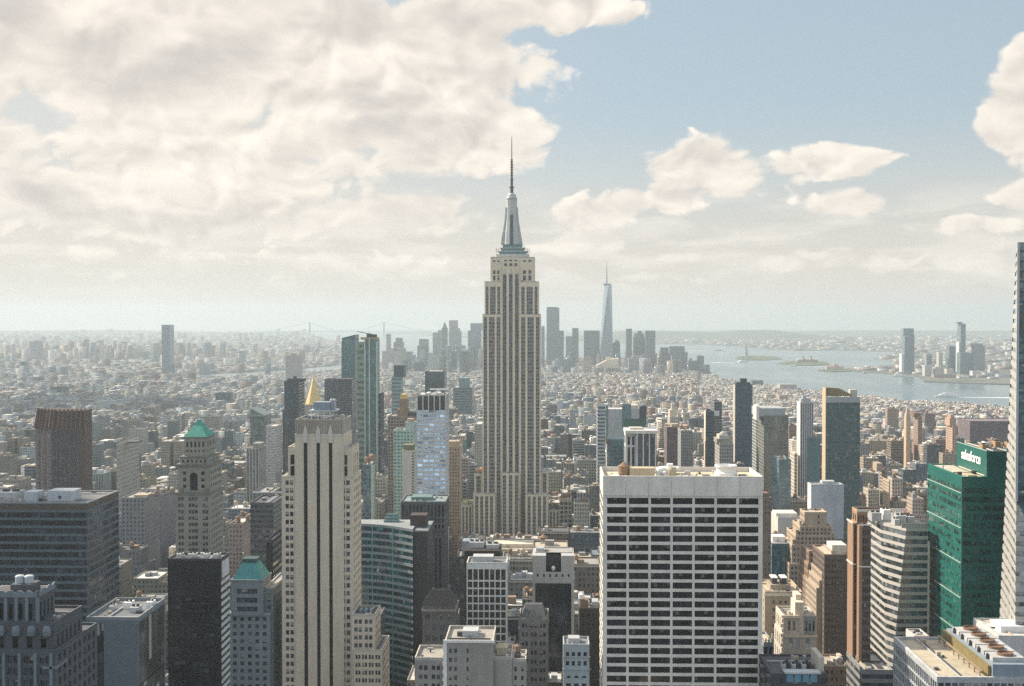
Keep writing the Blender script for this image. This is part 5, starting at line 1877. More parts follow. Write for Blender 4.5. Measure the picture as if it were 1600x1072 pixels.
b.mesh('mast_dome', mb, met, smooth=True)
mb = MB()
mb.lathe(xm - .8, ym - 2.6, [(1.7, mz(309.4)), (1.9, mz(307.5)), (1.5, mz(305.5)), (.1, mz(304.6))], 12)
b.mesh('beacon', mb, plain('beacon_white', (.85, .85, .83), .3))
mb = MB()
mb.lathe(xm, ym, [(1.7, mz(302) + .02), (1.7, mz(293)), (2.9, mz(292.8)), (2.9, mz(291.8)), (1.2, mz(291.4)), (1.2, mz(284)), (1.5, mz(283.5)), (1.1, mz(276))], 10)
mb.lathe(xm, ym, [(1.0, mz(276) + .02), (.95, mz(250)), (1.3, mz(249.6)), (1.3, mz(249))], 8)
mb.lathe(xm, ym, [(.5, mz(249) + .02), (.42, mz(225)), (.2, mz(213))], 6)
for py in (288, 281, 274, 270, 266, 262, 258, 254):
    mb.lathe(xm, ym, [(1.5, mz(py)), (1.5, mz(py) + .7)], 8)
b.mesh('antenna', mb, bro)

# ------------------------------------------------------------------ middle distance: the rest, from a table
DG = (.045, .05, .06)


def simple(name, label, cat, px0, px1, py, Y, dy, style, tint, pu=3.2, pv=3.7, roof=GREY_ROOF, short=None, glass=None, ior=None, par=1.0, extra=(), tanks=(), rot=0.0, shift=True, east=None):
    if shift and px0 > 862:                      # px0 and px1 are the outer edges, receding side included
        px0 = min(px1 - 2, 860 + (px0 - 860) * (Y + dy) / Y)
    elif shift and px1 < 858:
        px1 = max(px0 + 2, 860 + (px1 - 860) * (Y + dy) / Y)
    b = Bld(name, label, cat, px0, px1, py, Y, short, foot=dy + 4, rotz=rot)
    zt = b.Z(py)
    b.shell('walls', -b.w, b.w, 0, dy, 0, zt, style, tint, pu, pv, roof, par, glass, ior)
    for e in extra:
        part, a, c, y0, y1, pyt, mat = e[:7]
        zlo = e[7] if len(e) > 7 else zt
        b.box(part, b.X(a), b.X(c), y0, y1, zlo, b.Z(pyt, y0), mat)
    for px, y, r in tanks:
        b.tank(b.X(px), y, zt, r, r * 1.7, r)
    if east:                                     # sunlight put into the colour of a thin skin on the left wall
        b.box('sunlit_skin', -b.w - .4, -b.w - .02, .05, dy, 0, zt + par, east)
    return b


pp_ = plain('pale_plant', (.40, .42, .42), .7)
dkp = plain('dark_plant', (.07, .075, .08), .7)
brp = plain('tan_plant', (.40, .33, .24), .85)

# rust brick tower with ribbed crown, turned to the grid
b = Bld('rust_brick_tower', 'rust brown brick tower with dark window strips and notched ribs around its top', 'office tower', 55, 144, 671, 1250, 'the rust brick tower', foot=50)
Z, X = b.Z, b.X
rb = plain('rust_brick', (.075, .046, .04), .9, amt=.2)
rl = plain('rust_rib', (.12, .07, .052), .9, amt=.2)
zc, zt = Z(672), Z(644)
xa, xb, xm_ = X(55, dy=22), X(133, dy=4), X(82)
poly = [(xm_ + .5, 0), (xb, 4), (X(144, dy=34), 34), (xa + 6, 46), (xa, 22)]
mb = MB()
mb.prism(poly, 0, zc)
b.mesh('walls', mb, rb)
n_w = 6
ey = lambda x: 4 * max(0, x - xm_ - .5) / (xb - xm_ - .5)
for k in range(n_w):
    u0, u1 = (k + .1) / n_w, (k + .9) / n_w
    p0 = (xm_ + (xb - 7 - xm_) * u0, ey(xm_ + (xb - 7 - xm_) * u0) - .25)
    p1 = (xm_ + (xb - 7 - xm_) * u1, ey(xm_ + (xb - 7 - xm_) * u1) - .25)
    mb = MB()
    nv = int(zc / 3.7)
    mb.quad((*p0, 2), (*p1, 2), (*p1, zc - 2), (*p0, zc - 2), 0, [(k * 5, 0), (k * 5 + 2, 0), (k * 5 + 2, nv), (k * 5, nv)])
    b.mesh('window_strip', mb, strip_mat('rust_strip', (.012, .02, .034), (.022, .03, .045), .03) if k == 0 else bpy.data.materials['rust_strip'])
for k in range(3):
    u0, u1 = (k + .25) / 3, (k + .75) / 3
    e0, e1 = poly[4], poly[0]
    nx, ny = -(e1[1] - e0[1]), (e1[0] - e0[0])
    L = math.hypot(nx, ny)
    off = (nx / L * -.25, ny / L * -.25)
    p0 = (e0[0] + (e1[0] - e0[0]) * u0 + off[0], e0[1] + (e1[1] - e0[1]) * u0 + off[1])
    p1 = (e0[0] + (e1[0] - e0[0]) * u1 + off[0], e0[1] + (e1[1] - e0[1]) * u1 + off[1])
    mb = MB()
    mb.quad((*p0, 2), (*p1, 2), (*p1, zc - 2), (*p0, zc - 2), 0, [(k * 5 + 99, 0), (k * 5 + 101, 0), (k * 5 + 101, 40), (k * 5 + 99, 40)])
    b.mesh('window_strip', mb, bpy.data.materials['rust_strip'])
cpoly = [(x + (1.5 if x < 0 else -1.5), y + 2) for x, y in poly]
mb = MB()
mb.prism(poly, zc + .02, zt, 0, 0, None, [(p[0] * .93 + 1.2, p[1] * .9 + 2.5) for p in poly])
b.mesh('crown', mb, plain('dark_rust', (.055, .036, .031), .9))
top = [(p[0] * .93 + 1.2, p[1] * .9 + 2.5) for p in poly]
for (e0, e1, t0, t1, n) in ((poly[4], poly[0], top[4], top[0], 5), (poly[0], poly[1], top[0], top[1], 7)):
    for k in range(n + 1):
        u = k / n
        p = (e0[0] + (e1[0] - e0[0]) * u, e0[1] + (e1[1] - e0[1]) * u)
        q = (t0[0] + (t1[0] - t0[0]) * u, t0[1] + (t1[1] - t0[1]) * u)
        mb = MB()
        mb.bar((p[0], p[1] - .5, zc - 1), (q[0], q[1] - .6, zt + 1.6), 1.5, 0, 2.2)
        b.mesh('rib', mb, rl)
for k in range(n_w + 1):
    u = k / n_w
    p = (xm_ + (xb - 7 - xm_) * u, ey(xm_ + (xb - 7 - xm_) * u))
    mb = MB()
    mb.box(p[0] - .38, p[0] + .38, p[1] - .7, p[1], 0, zc)
    b.mesh('pier_rib', mb, rl)

# pale slab with square windows
simple('pale_office_slab', 'pale concrete office slab with a regular grid of small square windows on two faces', 'office tower', 182, 215, 697, 1150, 60, 'punched', (.36, .345, .30), 3.2, 4.0, (.42, .36, .28), 'the pale gridded slab',
       extra=(('penthouse', 190, 205, 16, 30, 692, dkp),))

# tower with the green pyramid
b = Bld('pyramid_roof_tower', 'stone tower with a steep green copper pyramid roof, arched top window and corniced tiers', 'office tower', 274, 330, 745, 770, 'the green pyramid tower', foot=44)
Z, X = b.Z, b.X
gst = plain('grey_limestone', (.25, .245, .205), .85, amt=.22)
tr = plain('dark_trim', (.16, .15, .13), .85)
dy = 26
z3, z2, z1 = Z(775), Z(731), Z(697)
pw = [(1.6, 0), (1.3, 1), (.35, 0), (1.3, 1), (1.6, 0)]
b.walls('shaft', X(274), X(329), 0, dy + 4, 0, z3, gst, glass_n, pw + [(1.2, 0), (1.5, 1), (.3, 0), (1.5, 1), (.3, 0), (1.5, 1), (1.2, 0)] + pw, rep(int(z3 / 4), [(1.7, 0), (2.3, 1)], tail=[(1.6, 0)]), rep(6, [(1.6, 0), (1.6, 1)], tail=[(1.6, 0)]), .4, 'mesh', faces='NW', roof=None)
b.box('cornice', X(272.5), X(330.5), -.8, dy + 4.6, z3 + .02, z3 + 1.4, tr)
xl, xr_ = X(277), X(327.5)
zc2 = z3 + 1.42
b.walls('arcade', xl, xr_, .8, dy + 2, zc2, z2, gst, glass_d, [(2.6, 0), (1.6, 1), (7.2, 0), (1.6, 1), (2.6, 0)], [(2.5, 0), (2, 1), (2, 0), (2, 1), (2, 0), (2, 1), (3, 0)], rep(5, [(1.5, 0), (2, 1)], tail=[(1.5, 0)]), .5, 'each', 'window', 'NW', roof=None)
mb = MB()
cxa = (xl + xr_) / 2
arc = [(cxa + 2.4 * math.cos(a_), z2 - 6.2 + 2.4 * math.sin(a_)) for a_ in np.linspace(0, math.pi, 11)]
mb.face([(cxa - 2.4, .7, zc2 + 1.2), (cxa + 2.4, .7, zc2 + 1.2)] + [(x, .7, z) for x, z in arc], 0, [(0, 0)] * 13)
b.mesh('arched_window', mb, glass_d)
b.box('cornice', xl - 1.0, xr_ + 1.0, -.2, dy + 3, z2 + .02, z2 + 1.5, tr)
b.walls('upper_tier', xl + 1.2, xr_ - 1.2, 2, dy + 1, z2 + 1.52, Z(718), gst, glass_d, rep(6, [(1.1, 0), (1.1, 1)], tail=[(1.1, 0)]), [(1, 0), (2.0, 1), (1.6, 0)], rep(6, [(1.1, 0), (1.1, 1)], tail=[(1.1, 0)]), .4, 'each', 'window', 'NW', roof=None)
b.box('cornice', xl + .7, xr_ - .7, 1.5, dy + 1.5, Z(718) + .02, Z(718) + .9, tr)
b.walls('lantern', xl + 3.4, xr_ - 3.2, 4, dy - 2, Z(718) + .92, Z(686, 4), gst, glass_d, rep(5, [(1.1, 0), (1.2, 1)], tail=[(1.1, 0)]), [(3, 0), (1.4, 1), (2, 0), (4.0, 1), (2.6, 0)], rep(5, [(1.1, 0), (1.2, 1)], tail=[(1.1, 0)]), .5, 'each', 'window', 'NW', roof=None)
ze = Z(686, 4) + .02
b.box('eave', xl + 2.9, xr_ - 2.7, 3.5, dy - 1.5, ze, ze + .7, tr)
cx_ = (xl + xr_) / 2
mb = MB()
pl_ = [(xl + 3.1, 3.7), (xr_ - 2.9, 3.7), (xr_ - 2.9, dy - 1.7), (xl + 3.1, dy - 1.7)]
hm = Z(665, 13)
mb.prism(pl_, ze + .72, hm, 0, None, None, [(cx_ + (x - cx_) * .32, 13 + (y - 13) * .3) for x, y in pl_])
mb.prism([(cx_ + (x - cx_) * .32, 13 + (y - 13) * .3) for x, y in pl_], hm, Z(657, 13), 0, 0, None, [(cx_ + (x - cx_) * .12, 13 + (y - 13) * .12) for x, y in pl_])
b.mesh('pyramid_roof', mb, copper)
for px in (283, 322):
    b.box('urn_ornament', X(px) - .8, X(px) + .8, -.6, 1, z3 + 1.42, z3 + 4, tr)

# left: two brownish apartment slabs, the dark banded block, the black one
simple('apartment_slab', 'grey-brown apartment slab with rows of small windows behind the black striped tower', 'apartment block', 190, 250, 782, 1000, 40, 'punched', (.20, .195, .20), 3.0, 3.4, GREY_ROOF, 'the grey-brown apartment slab', extra=(('penthouse', 205, 225, 8, 20, 776, brp),), tanks=((238, 10, 1.8),))
simple('apartment_slab', 'narrow mauve apartment slab in the gap left of the green pyramid tower', 'apartment block', 250, 273, 778, 1080, 40, 'punched', (.18, .17, .195), 2.6, 3.3, GREY_ROOF, 'the narrow mauve slab', tanks=((262, 12, 1.8),))
simple('banded_slab', 'dark slab with one pale belt course beside the limestone strip tower', 'office block', 391, 446, 789, 900, 40, 'ribbon', (.10, .105, .11), 3, 3.7, DARK_ROOF, 'the dark belted slab', glass=(.02, .025, .03),
       extra=(('belt', 390.6, 446.4, -.4, -.02, 805, pp_, None),)[:0])
b = simple('black_block', 'plain black block with rounded roof edge squeezed against the limestone strip tower', 'office block', 416, 446, 848, 720, 34, 'ribbon', (.02, .02, .024), 3, 3.9, DARK_ROOF, 'the plain black block', glass=(.008, .01, .012))
b.box('coping', -b.w - .3, b.w + .3, -.3, -.02, b.Z(848) - .6, b.Z(848) + .6, dkp)
simple('pink_slab', 'thin pinkish brick slab just right of the green pyramid tower', 'apartment block', 358, 393, 822, 950, 30, 'punched', (.33, .26, .225), 2.6, 3.5, LIGHT_ROOF, 'the thin pinkish slab', tanks=((368, 8, 1.8), (380, 14, 1.6)))

# behind: trio left of the dark tower
b = simple('sloped_glass_tower', 'grey-green glass tower with a sloping roofline between pyramid tower and dark slab', 'office tower', 391, 424, 652, 1550, 40, 'glass', (.20, .23, .22), 2.4, 3.7, GREY_ROOF, 'the sloping glass tower', glass=(.06, .085, .085))
b.prism('sloped_roof', [(-b.w, 0), (b.w, 0), (b.w, 40), (-b.w, 40)], b.Z(652) + 1.02, b.Z(652) + 1.4, plain('pale_panel', (.52, .55, .56)), True, None)
mb = MB()
zt = b.Z(652) + 1.5
mb.face([(-b.w, .5, zt), (b.w, .5, zt), (-b.w, .5, zt + 9)])
mb.face([(b.w, 39, zt), (-b.w, 39, zt), (-b.w, 39, zt + 9)])
mb.quad((-b.w, .5, zt + 9), (b.w, .5, zt), (b.w, 39, zt), (-b.w, 39, zt + 9))
mb.quad((-b.w, 39, zt), (-b.w, .5, zt), (-b.w, .5, zt + 9), (-b.w, 39, zt + 9))
b.mesh('roof_screen', mb, plain('screen_glass', (.16, .2, .19), .4))
b = simple('lattice_tower', 'white slab with a diagonal lattice front left of the dark mast-topped tower', 'office tower', 416, 441, 668, 1450, 34, 'punched', (.50, .48, .44), 1.6, 3.2, LIGHT_ROOF, 'the white lattice slab')
mb = MB()
zt = b.Z(668)
zb = b.Z(760)
nn = 12
for k in range(nn):
    za, zc_ = zb + (zt - zb) * k / nn, zb + (zt - zb) * (k + 1) / nn
    mb.bar((-b.w + .5, -.3, za), (b.w * .45, -.3, zc_), .55)
    mb.bar((b.w * .45, -.7, za), (-b.w + .5, -.7, zc_), .55)
b.mesh('lattice', mb, plain('pale_panel', (.52, .55, .56)))
b.box('base_band', -b.w - .5, b.w + .5, -1.5, -1.0, zb - 12, zb - 1, plain('pale_tier', (.55, .53, .48)))
simple('stone_block', 'stone block with a round gable window below the sloping glass tower', 'office building', 385, 416, 703, 1350, 36, 'strips', (.33, .32, .28), 3.4, 3.7, LIGHT_ROOF, 'the round windowed stone block', extra=(('gable', 394, 407, 2, 20, 694, plain('grey_limestone', (.31, .30, .255))),))
simple('belted_block', 'low dark block with a bright parapet at the foot of the lattice slab', 'office building', 395, 441, 772, 1180, 40, 'strips', (.14, .15, .16), 3, 4, GREY_ROOF, 'the low bright-edged block', extra=(('parapet_band', 395, 441, -.5, -.02, 770, plain('pale_panel', (.52, .55, .56))),))

# dark towers and gold pyramid
simple('dark_tower', 'dark blue glass tower with a stepped left edge left of the gold pyramid', 'office tower', 444, 476, 597, 1500, 36, 'ribbon', (.06, .075, .085), 3, 3.7, DARK_ROOF, 'the dark tower left of the gold pyramid', glass=(.02, .035, .045),
       extra=(('stepped_wing', 440.5, 444, 3, 33, 641, plain('dark_blue_panel', (.05, .07, .085), .5), 0), ('penthouse', 447, 472, 8, 24, 592, dkp), ('mast_block', 456, 460, 10, 14, 588, dkp)))
b = Bld('gilded_pyramid_building', 'stone building crowned by a steep gilded octagonal pyramid with a lantern', 'office building', 470, 510, 634, 1850, 'the gold pyramid', foot=50)
Z, X = b.Z, b.X
b.shell('walls', -b.w, b.w, 0, 40, 0, Z(634), 'punched', (.42, .39, .33), 3, 3.8, LIGHT_ROOF)
gold = plain('gold_leaf', (.62, .45, .19), .45, .35, amt=.1)
mb = MB()
zc = X(490, 620, 18)
mb.lathe(zc, 18, [(12.4, Z(634) + .5), (12.4, Z(632)), (3.0, Z(598, 18)), (3.0, Z(596, 18)), (2.0, Z(594, 18)), (.15, Z(584, 18))], 8, 0, True, math.pi / 8)
b.mesh('pyramid_roof', mb, gold)
simple('dark_slab', 'broad dark slab with fine horizontal bands behind the limestone strip tower', 'office tower', 507, 557, 594, 1720, 40, 'ribbon', (.105, .11, .12), 3, 3.4, DARK_ROOF, 'the broad dark slab', glass=(.03, .04, .05), extra=(('penthouse', 520, 548, 6, 30, 592.5, dkp),))
# glass pair
b = simple('teal_glass_tower', 'tall teal glass tower with an angled top behind the banded crane tower', 'apartment tower', 534, 561, 531, 2150, 40, 'glass', (.10, .17, .18), 2.2, 3.6, DARK_ROOF, 'the tall teal glass tower', glass=(.02, .075, .085))
mb = MB()
zt = b.Z(531) + 1
mb.prism([(-b.w, 0), (b.w, 0), (b.w, 40), (-b.w, 40)], zt, zt + .5, 0, None)
mb.face([(-b.w, .3, zt), (b.w, .3, zt), (b.w, .3, zt + 8), (-b.w, .3, zt + 2)])
mb.quad((b.w, .3, zt), (b.w, 39, zt), (b.w, 39, zt + 8), (b.w, .3, zt + 8))
mb.quad((-b.w, 39, zt), (-b.w, .3, zt), (-b.w, .3, zt + 2), (-b.w, 39, zt + 2))
mb.face([(b.w, 39, zt), (-b.w, 39, zt), (-b.w, 39, zt + 2), (b.w, 39, zt + 8)])
mb.quad((-b.w, .3, zt + 2), (b.w, .3, zt + 8), (b.w, 39, zt + 8), (-b.w, 39, zt + 2))
b.mesh('angled_top', mb, plain('teal_screen', (.05, .11, .12), .3))
b.box('pale_edge', -b.w - 1.2, -b.w - .02, 2, 38, 0, b.Z(536), plain('pale_teal', (.30, .38, .40), .4))  # paler strip along the left edge
b = Bld('banded_glass_tower', 'tall greenish banded glass tower with pale mullions and a construction crane on top', 'apartment tower', 558, 589, 531, 1550, 'the banded crane tower', foot=36)
Z, X = b.Z, b.X
zt = Z(531)
b.shell('walls', -b.w, X(569), 0, 30, 0, Z(536), 'ribbon', (.26, .30, .22), 3, 7.5, GREY_ROOF, glass=(.05, .10, .085))
b.shell('walls', X(569) + .02, X(588), .8, 30, 0, zt - 1, 'glass', (.10, .19, .18), 3.2, 4.2, GREY_ROOF, glass=(.03, .09, .09))
for px in (570, 577, 588.5):
    b.box('mullion', X(px) - .8, X(px) + .8, -.4, .78, 0, zt + (3 if px < 580 else -4), plain('pale_mullion2', (.48, .50, .45), .6))
b.box('crown', X(563), X(589), 3, 20, zt, Z(527, 3), plain('gold_crown', (.36, .30, .17), .7))
b.box('crown', X(572), X(586), 4, 18, Z(527, 3) + .02, Z(522.5, 4), dkp)
b = Bld('tower_crane', 'small luffing construction crane standing on the banded glass tower', 'crane', 568, 580, 527, 1556, None, foot=4)
zt = b.Z(524)
mb = MB()
mb.box(-.9, .9, -.9, .9, zt - 4, b.Z(521), bottom=True)
b.mesh('mast', mb, plain('crane_steel', (.2, .19, .17)))
mb = MB()
a_, c_ = Vector((b.X(575), 0, b.Z(521.5))), Vector((b.X(558), 0, b.Z(518)))
mb.bar(a_, c_, .9)
b.mesh('jib', mb, plain('crane_steel', (.2, .19, .17)))
mb = MB()
mb.bar(Vector((b.X(575), .0, b.Z(521.5))), Vector((b.X(581), 0, b.Z(522.5))), 1.6)
b.mesh('counter_jib', mb, plain('crane_steel', (.2, .19, .17)))

simple('dark_fin_tower', 'thin near-black fin tower right of the banded crane tower', 'apartment tower', 591, 600, 617, 1480, 30, 'ribbon', (.045, .05, .06), 3, 3.6, DARK_ROOF, 'the thin near-black fin', glass=(.02, .025, .03))
# cluster between crane tower and white reflecting slab
simple('small_glass_tower', 'narrow blue-grey building with two white domed tanks in front of the crane tower', 'office building', 567, 587, 728, 1130, 30, 'glass', (.19, .24, .25), 2.0, 3.6, LIGHT_ROOF, 'the narrow blue-grey building', glass=(.05, .085, .10), tanks=((571, 8, 2.2), (579, 10, 3.0)))
simple('brown_balcony_tower', 'brown brick apartment tower with pale balcony edges left of the white reflecting slab', 'apartment tower', 606, 651, 652, 1280, 34, 'pairs', (.27, .21, .165), 3.0, 3.3, GREY_ROOF, 'the brown balcony tower',
       extra=(('tier', 620, 636, 4, 24, 640, plain('umber_brick', (.25, .18, .13))), ('tier', 623, 635, 6, 20, 624, plain('umber_brick', (.25, .18, .13))), ('gold_cap', 624.5, 634, 7, 18, 616.5, gold), ('side_block', 636, 650, 6, 26, 645, dkp)))
simple('sawtooth_tower', 'pale mint glass building with saw-toothed balconies before the brown balcony tower', 'apartment tower', 615, 651, 674, 1200, 30, 'pairs', (.36, .46, .40), 3.2, 3.3, (.30, .38, .34), 'the mint sawtooth building', glass=(.05, .12, .11), extra=(('penthouse', 632, 648, 8, 22, 660, plain('pale_teal2', (.33, .38, .36))), ('dome_base', 634, 644, 10, 18, 655, plain('tan_plant', (.40, .33, .24)))))
b = simple('blank_wall_building', 'plain cream blank wall building with a tooth-edged right side', 'apartment block', 628, 651, 706, 1150, 24, 'blank', (.50, .475, .41), 3, 3, LIGHT_ROOF, 'the cream blank wall')
mb = MB()
for k in range(18):
    z = b.Z(706) - 2.2 - k * 2.6
    mb.box(b.w - 1.6, b.w + .1, -.3, -.02, z, z + 1.2, bottom=True)
b.mesh('balcony_slat', mb, dkp)
b.box('roof_garden', -b.w + 1, b.w - 1, 3, 18, b.Z(706), b.Z(696, 3), plain('olive_trellis', (.15, .16, .09)))
# white slab with blue reflecting windows
b = Bld('reflecting_tower', 'white gridded tower with blue reflecting windows and a dark finned crown', 'office tower', 651, 697, 641, 1050, 'the white reflecting tower', foot=36)
Z, X = b.Z, b.X
zc = Z(641)
zt = Z(619)
pitch = 7.05 * 1050 / F
n_ = 26
wf = plain('white_frame', (.50, .50, .49), .7, amt=.1)
mir = pane('sky_toned_glass', (.22, .31, .40), .12, 2.2, .4, (.58, .62, .64), .05)  # sky reflections put into the base colour, some panes paler
b.walls('walls', -b.w, b.w, 0, 30, zc - n_ * pitch, zc, wf, mir, [(.6, 0)] + rep(5, [(3.9, 1), (.7, 0)]), rep(n_, [(pitch * .42, 0), (pitch * .58, 1)]), rep(7, [(.6, 0), (3, 1)], tail=[(.6, 0)]), .3, 'each', faces='NW', roof=None)
b.box('base', -b.w + .1, b.w - .1, .1, 29.9, 0, zc - n_ * pitch - .02, wf)
b.box('crown_core', -b.w + .7, b.w - .7, 1.2, 29, zc + .02, zt, plain('crown_dark', (.085, .085, .07), .8))
for k in range(6):
    b.box('crown_fin', -b.w + k * (b.W - .9) / 5, -b.w + .9 + k * (b.W - .9) / 5, -.1, 1.18, zc + .02, zt + 1, wf)
b.box('side_fin', b.w - 3.2, b.w, 1.25, 30, zc + .02, zt + 1.2, plain('side_stone', (.36, .35, .31)))
mb = MB()
for k in range(5):
    xx = -b.w + 2 + k * 4.6
    mb.prism([(xx, 3), (xx + 4, 3), (xx + 4, 24), (xx, 24)], zt + .02, zt + 1.2 + (k % 2), 0, 0, None, [(xx + .6, 3), (xx + 3.4, 3), (xx + 3.4, 24), (xx + .6, 24)])
b.mesh('roof_vane', mb, wf)
mb = MB()
mb.bar((X(672), 10, zt + 1), (X(690), 10, zt + 5.4), 1.4)
mb.bar((X(670), 10, zt + 5.2), (X(697), 8, zt + 5.2), 1.3)
b.mesh('roof_boom', mb, whitep)
simple('ribbed_dark_tower', 'dark ribbed box-topped tower rising just above the finned crown', 'office tower', 664, 698, 582, 1800, 40, 'strips', (.13, .15, .15), 2.6, 30, DARK_ROOF, 'the dark ribbed tower', glass=(.02, .04, .045), extra=(('roof_plant', 669, 690, 10, 30, 580, LIGHT_ROOF and plain('pale_plaster', (.47, .43, .37))),))
simple('teal_slat_tower', 'narrow tower with a dark head over teal slatted floors far behind the brown balcony tower', 'apartment tower', 612, 630, 590, 2300, 40, 'ribbon', (.22, .30, .30), 3, 7, DARK_ROOF, 'the teal slatted tower', glass=(.04, .07, .08), extra=(('dark_head', 615, 631, 3, 36, 571, plain('dark_blue_panel', (.05, .07, .085), .5)),))
simple('green_roof_block', 'squat dark teal block with two flat tiers beyond the finned crown', 'office building', 708, 740, 606, 2900, 60, 'ribbon', (.13, .18, .18), 4, 6, LIGHT_ROOF, 'the squat teal block', extra=(('tier', 717, 733, 4, 40, 591, plain('teal_plant', (.12, .2, .2))),))
# right of the reflecting tower
simple('tan_stepped_building', 'tan brick building stepping down right of the white reflecting tower', 'office building', 698, 722, 700, 1330, 34, 'punched', (.34, .28, .22), 2.6, 3.6, TAN_ROOF, 'the tan stepped building', extra=(('tier', 700, 716, 6, 24, 690, brick_tan),), tanks=((712, 8, 2),))
simple('corner_building', 'pale curved-corner stone building close left of the great skyscraper', 'office building', 742, 756, 664, 1600, 50, 'punched', (.40, .38, .33), 2.4, 3.6, LIGHT_ROOF, 'the pale corner building')
simple('cream_teal_building', 'cream building with one teal glass upper front in the gap beside the great skyscraper', 'office building', 716, 729, 682, 1650, 40, 'punched', (.45, .41, .33), 2.4, 3.5, LIGHT_ROOF, 'the cream and teal building', extra=(('glass_front', 724, 729.3, -1, -.02, 688, plain('teal_plant', (.12, .2, .2)), 60),))

# ------------------------------------------------------------------ right of the great skyscraper
simple('slatted_tower', 'slim grey tower with comb-like balcony slats right of the great skyscraper', 'apartment tower', 932, 946, 634, 1480, 34, 'ribbon', (.36, .39, .40), 3, 4.4, LIGHT_ROOF, 'the comb slatted tower', glass=(.05, .075, .09), extra=(('frame_top', 931.5, 946.5, -.6, -.02, 631, plain('pale_panel', (.52, .55, .56))),))
simple('white_panel_building', 'building of white and dark glass panels with a green hedge-like terrace', 'office building', 947, 1009, 640, 1560, 40, 'blank', (.38, .40, .40), 3, 4, LIGHT_ROOF, 'the white panel building',
       extra=(('glass_panel', 972, 986, -.5, -.02, 631, plain('teal_plant', (.12, .2, .2)), 120), ('glass_panel', 946.5, 950, -.5, -.02, 633, plain('teal_plant', (.12, .2, .2)), 100), ('green_panel', 975, 1009, -1.2, -.55, 654, plain('green_screen', (.06, .13, .10)), 60), ('glass_panel', 999, 1010, -.5, -.02, 634, plain('dark_blue_panel', (.05, .07, .085)), 100), ('penthouse', 985, 998, 6, 30, 633, plain('pale_plaster', (.47, .43, .37)))))
b = Bld('colonnade_tower', 'dark glass tower with four white piers under a projecting white crown', 'office tower', 995, 1026, 674, 1150, 'the white crowned colonnade tower', foot=40)
Z, X = b.Z, b.X
b.shell('walls', X(995), b.w, 0, 34, 0, Z(677), 'glass', (.05, .06, .075), 2.2, 3.7, None, glass=(.02, .028, .04))
for k in range(4):
    xx = X(995.5) + (b.w - 1 - X(995.5)) * k / 3
    b.box('pier', xx - .55, xx + .55, -.7, -.02, 0, Z(677), plain('pier_white', (.55, .56, .55)))
b.walls('side_wing', X(978), X(995) - .02, 4, 36, 0, Z(677), plain('pier_white', (.55, .56, .55)), glass_d, rep(2, [(1.6, 0), (2.2, 1)], tail=[(1.6, 0)]), [(Z(700), 20), (2, 0), (8, 2), (3, 0)], rep(4, [(1.5, 0), (3, 1)], tail=[(1.5, 0)]), .5, 'each', 'window', 'NE', roof=None)
b.box('crown', X(977), b.w + .8, -1.2, 36, Z(677) + .02, Z(672), plain('crown_white', (.62, .59, .54)))
b.box('roof_plant', X(985), X(1005), 8, 22, Z(672), Z(668, 8), plain('pale_plaster', (.47, .43, .37)))
simple('blue_low_block', 'low blue-green glass block below the white panel building', 'office building', 948, 993, 695, 1220, 40, 'grid', (.13, .18, .19), 2.6, 3.7, (.16, .19, .19), 'the low blue-green block', glass=(.03, .06, .065), extra=(('terrace', 950, 978, 6, 30, 686, plain('teal_plant', (.12, .2, .2))),), tanks=((950, 6, 2),))
simple('maroon_tower', 'plain maroon-brown brick tower right of the white crowned colonnade tower', 'apartment tower', 1038, 1059, 668, 1320, 30, 'punched', (.155, .12, .115), 2.6, 3.3, (.28, .2, .14), 'the maroon-brown tower', extra=(('penthouse', 1050, 1061, 6, 18, 662, brp),))
simple('grey_grid_building', 'grey building with a fine window grid beside the maroon tower', 'office building', 1059, 1082, 673, 1360, 34, 'punched', (.27, .28, .27), 2.2, 3.4, LIGHT_ROOF, 'the fine gridded grey building', tanks=((1066, 8, 2), (1076, 12, 1.8)))
simple('stone_needle_building', 'pale stone building with a narrow stepped top behind the maroon tower', 'office building', 1043, 1062, 652, 1750, 34, 'punched', (.45, .42, .36), 2.6, 3.5, LIGHT_ROOF, 'the pale stepped stone building', extra=(('tier', 1047, 1057, 6, 24, 640, plain('pale_limestone', (.50, .455, .385))), ('tier', 1050, 1055, 8, 18, 630, plain('pale_limestone', (.50, .455, .385)))))
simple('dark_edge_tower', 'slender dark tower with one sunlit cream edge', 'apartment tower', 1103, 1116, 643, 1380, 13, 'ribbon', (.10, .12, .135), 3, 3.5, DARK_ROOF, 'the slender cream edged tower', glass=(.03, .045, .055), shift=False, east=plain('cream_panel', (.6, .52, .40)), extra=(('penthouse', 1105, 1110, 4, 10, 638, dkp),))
simple('gridded_pair_tower', 'grey tower with a white gridded front just right of the slender cream edged tower', 'apartment tower', 1111, 1128, 628, 1500, 30, 'grid', (.19, .19, .185), 2.8, 3.5, DARK_ROOF, 'the white gridded grey tower', extra=(('grid_front', 1116, 1124, -.6, -.02, 641, plain('pale_panel', (.52, .55, .56)), 140),))
b = simple('domed_stone_building', 'stepped stone apartment building with rounded white tops in front of the dark blue tower', 'apartment building', 1117, 1146, 693, 1210, 34, 'punched', (.34, .33, .29), 2.4, 3.5, LIGHT_ROOF, 'the stepped white-topped stone building', extra=(('tier', 1121, 1142, 4, 28, 685, plain('grey_limestone', (.31, .30, .255))), ('tier', 1125, 1139, 6, 24, 679, plain('pale_plaster', (.47, .43, .37)))))
mb = MB()
mb.lathe(b.X(1132), 12, [(3.4, b.Z(679, 6)), (3.2, b.Z(677, 6)), (2, b.Z(675, 6)), (.1, b.Z(673.5, 6))], 12)
b.mesh('dome', mb, plain('pale_plaster', (.47, .43, .37)), smooth=True)
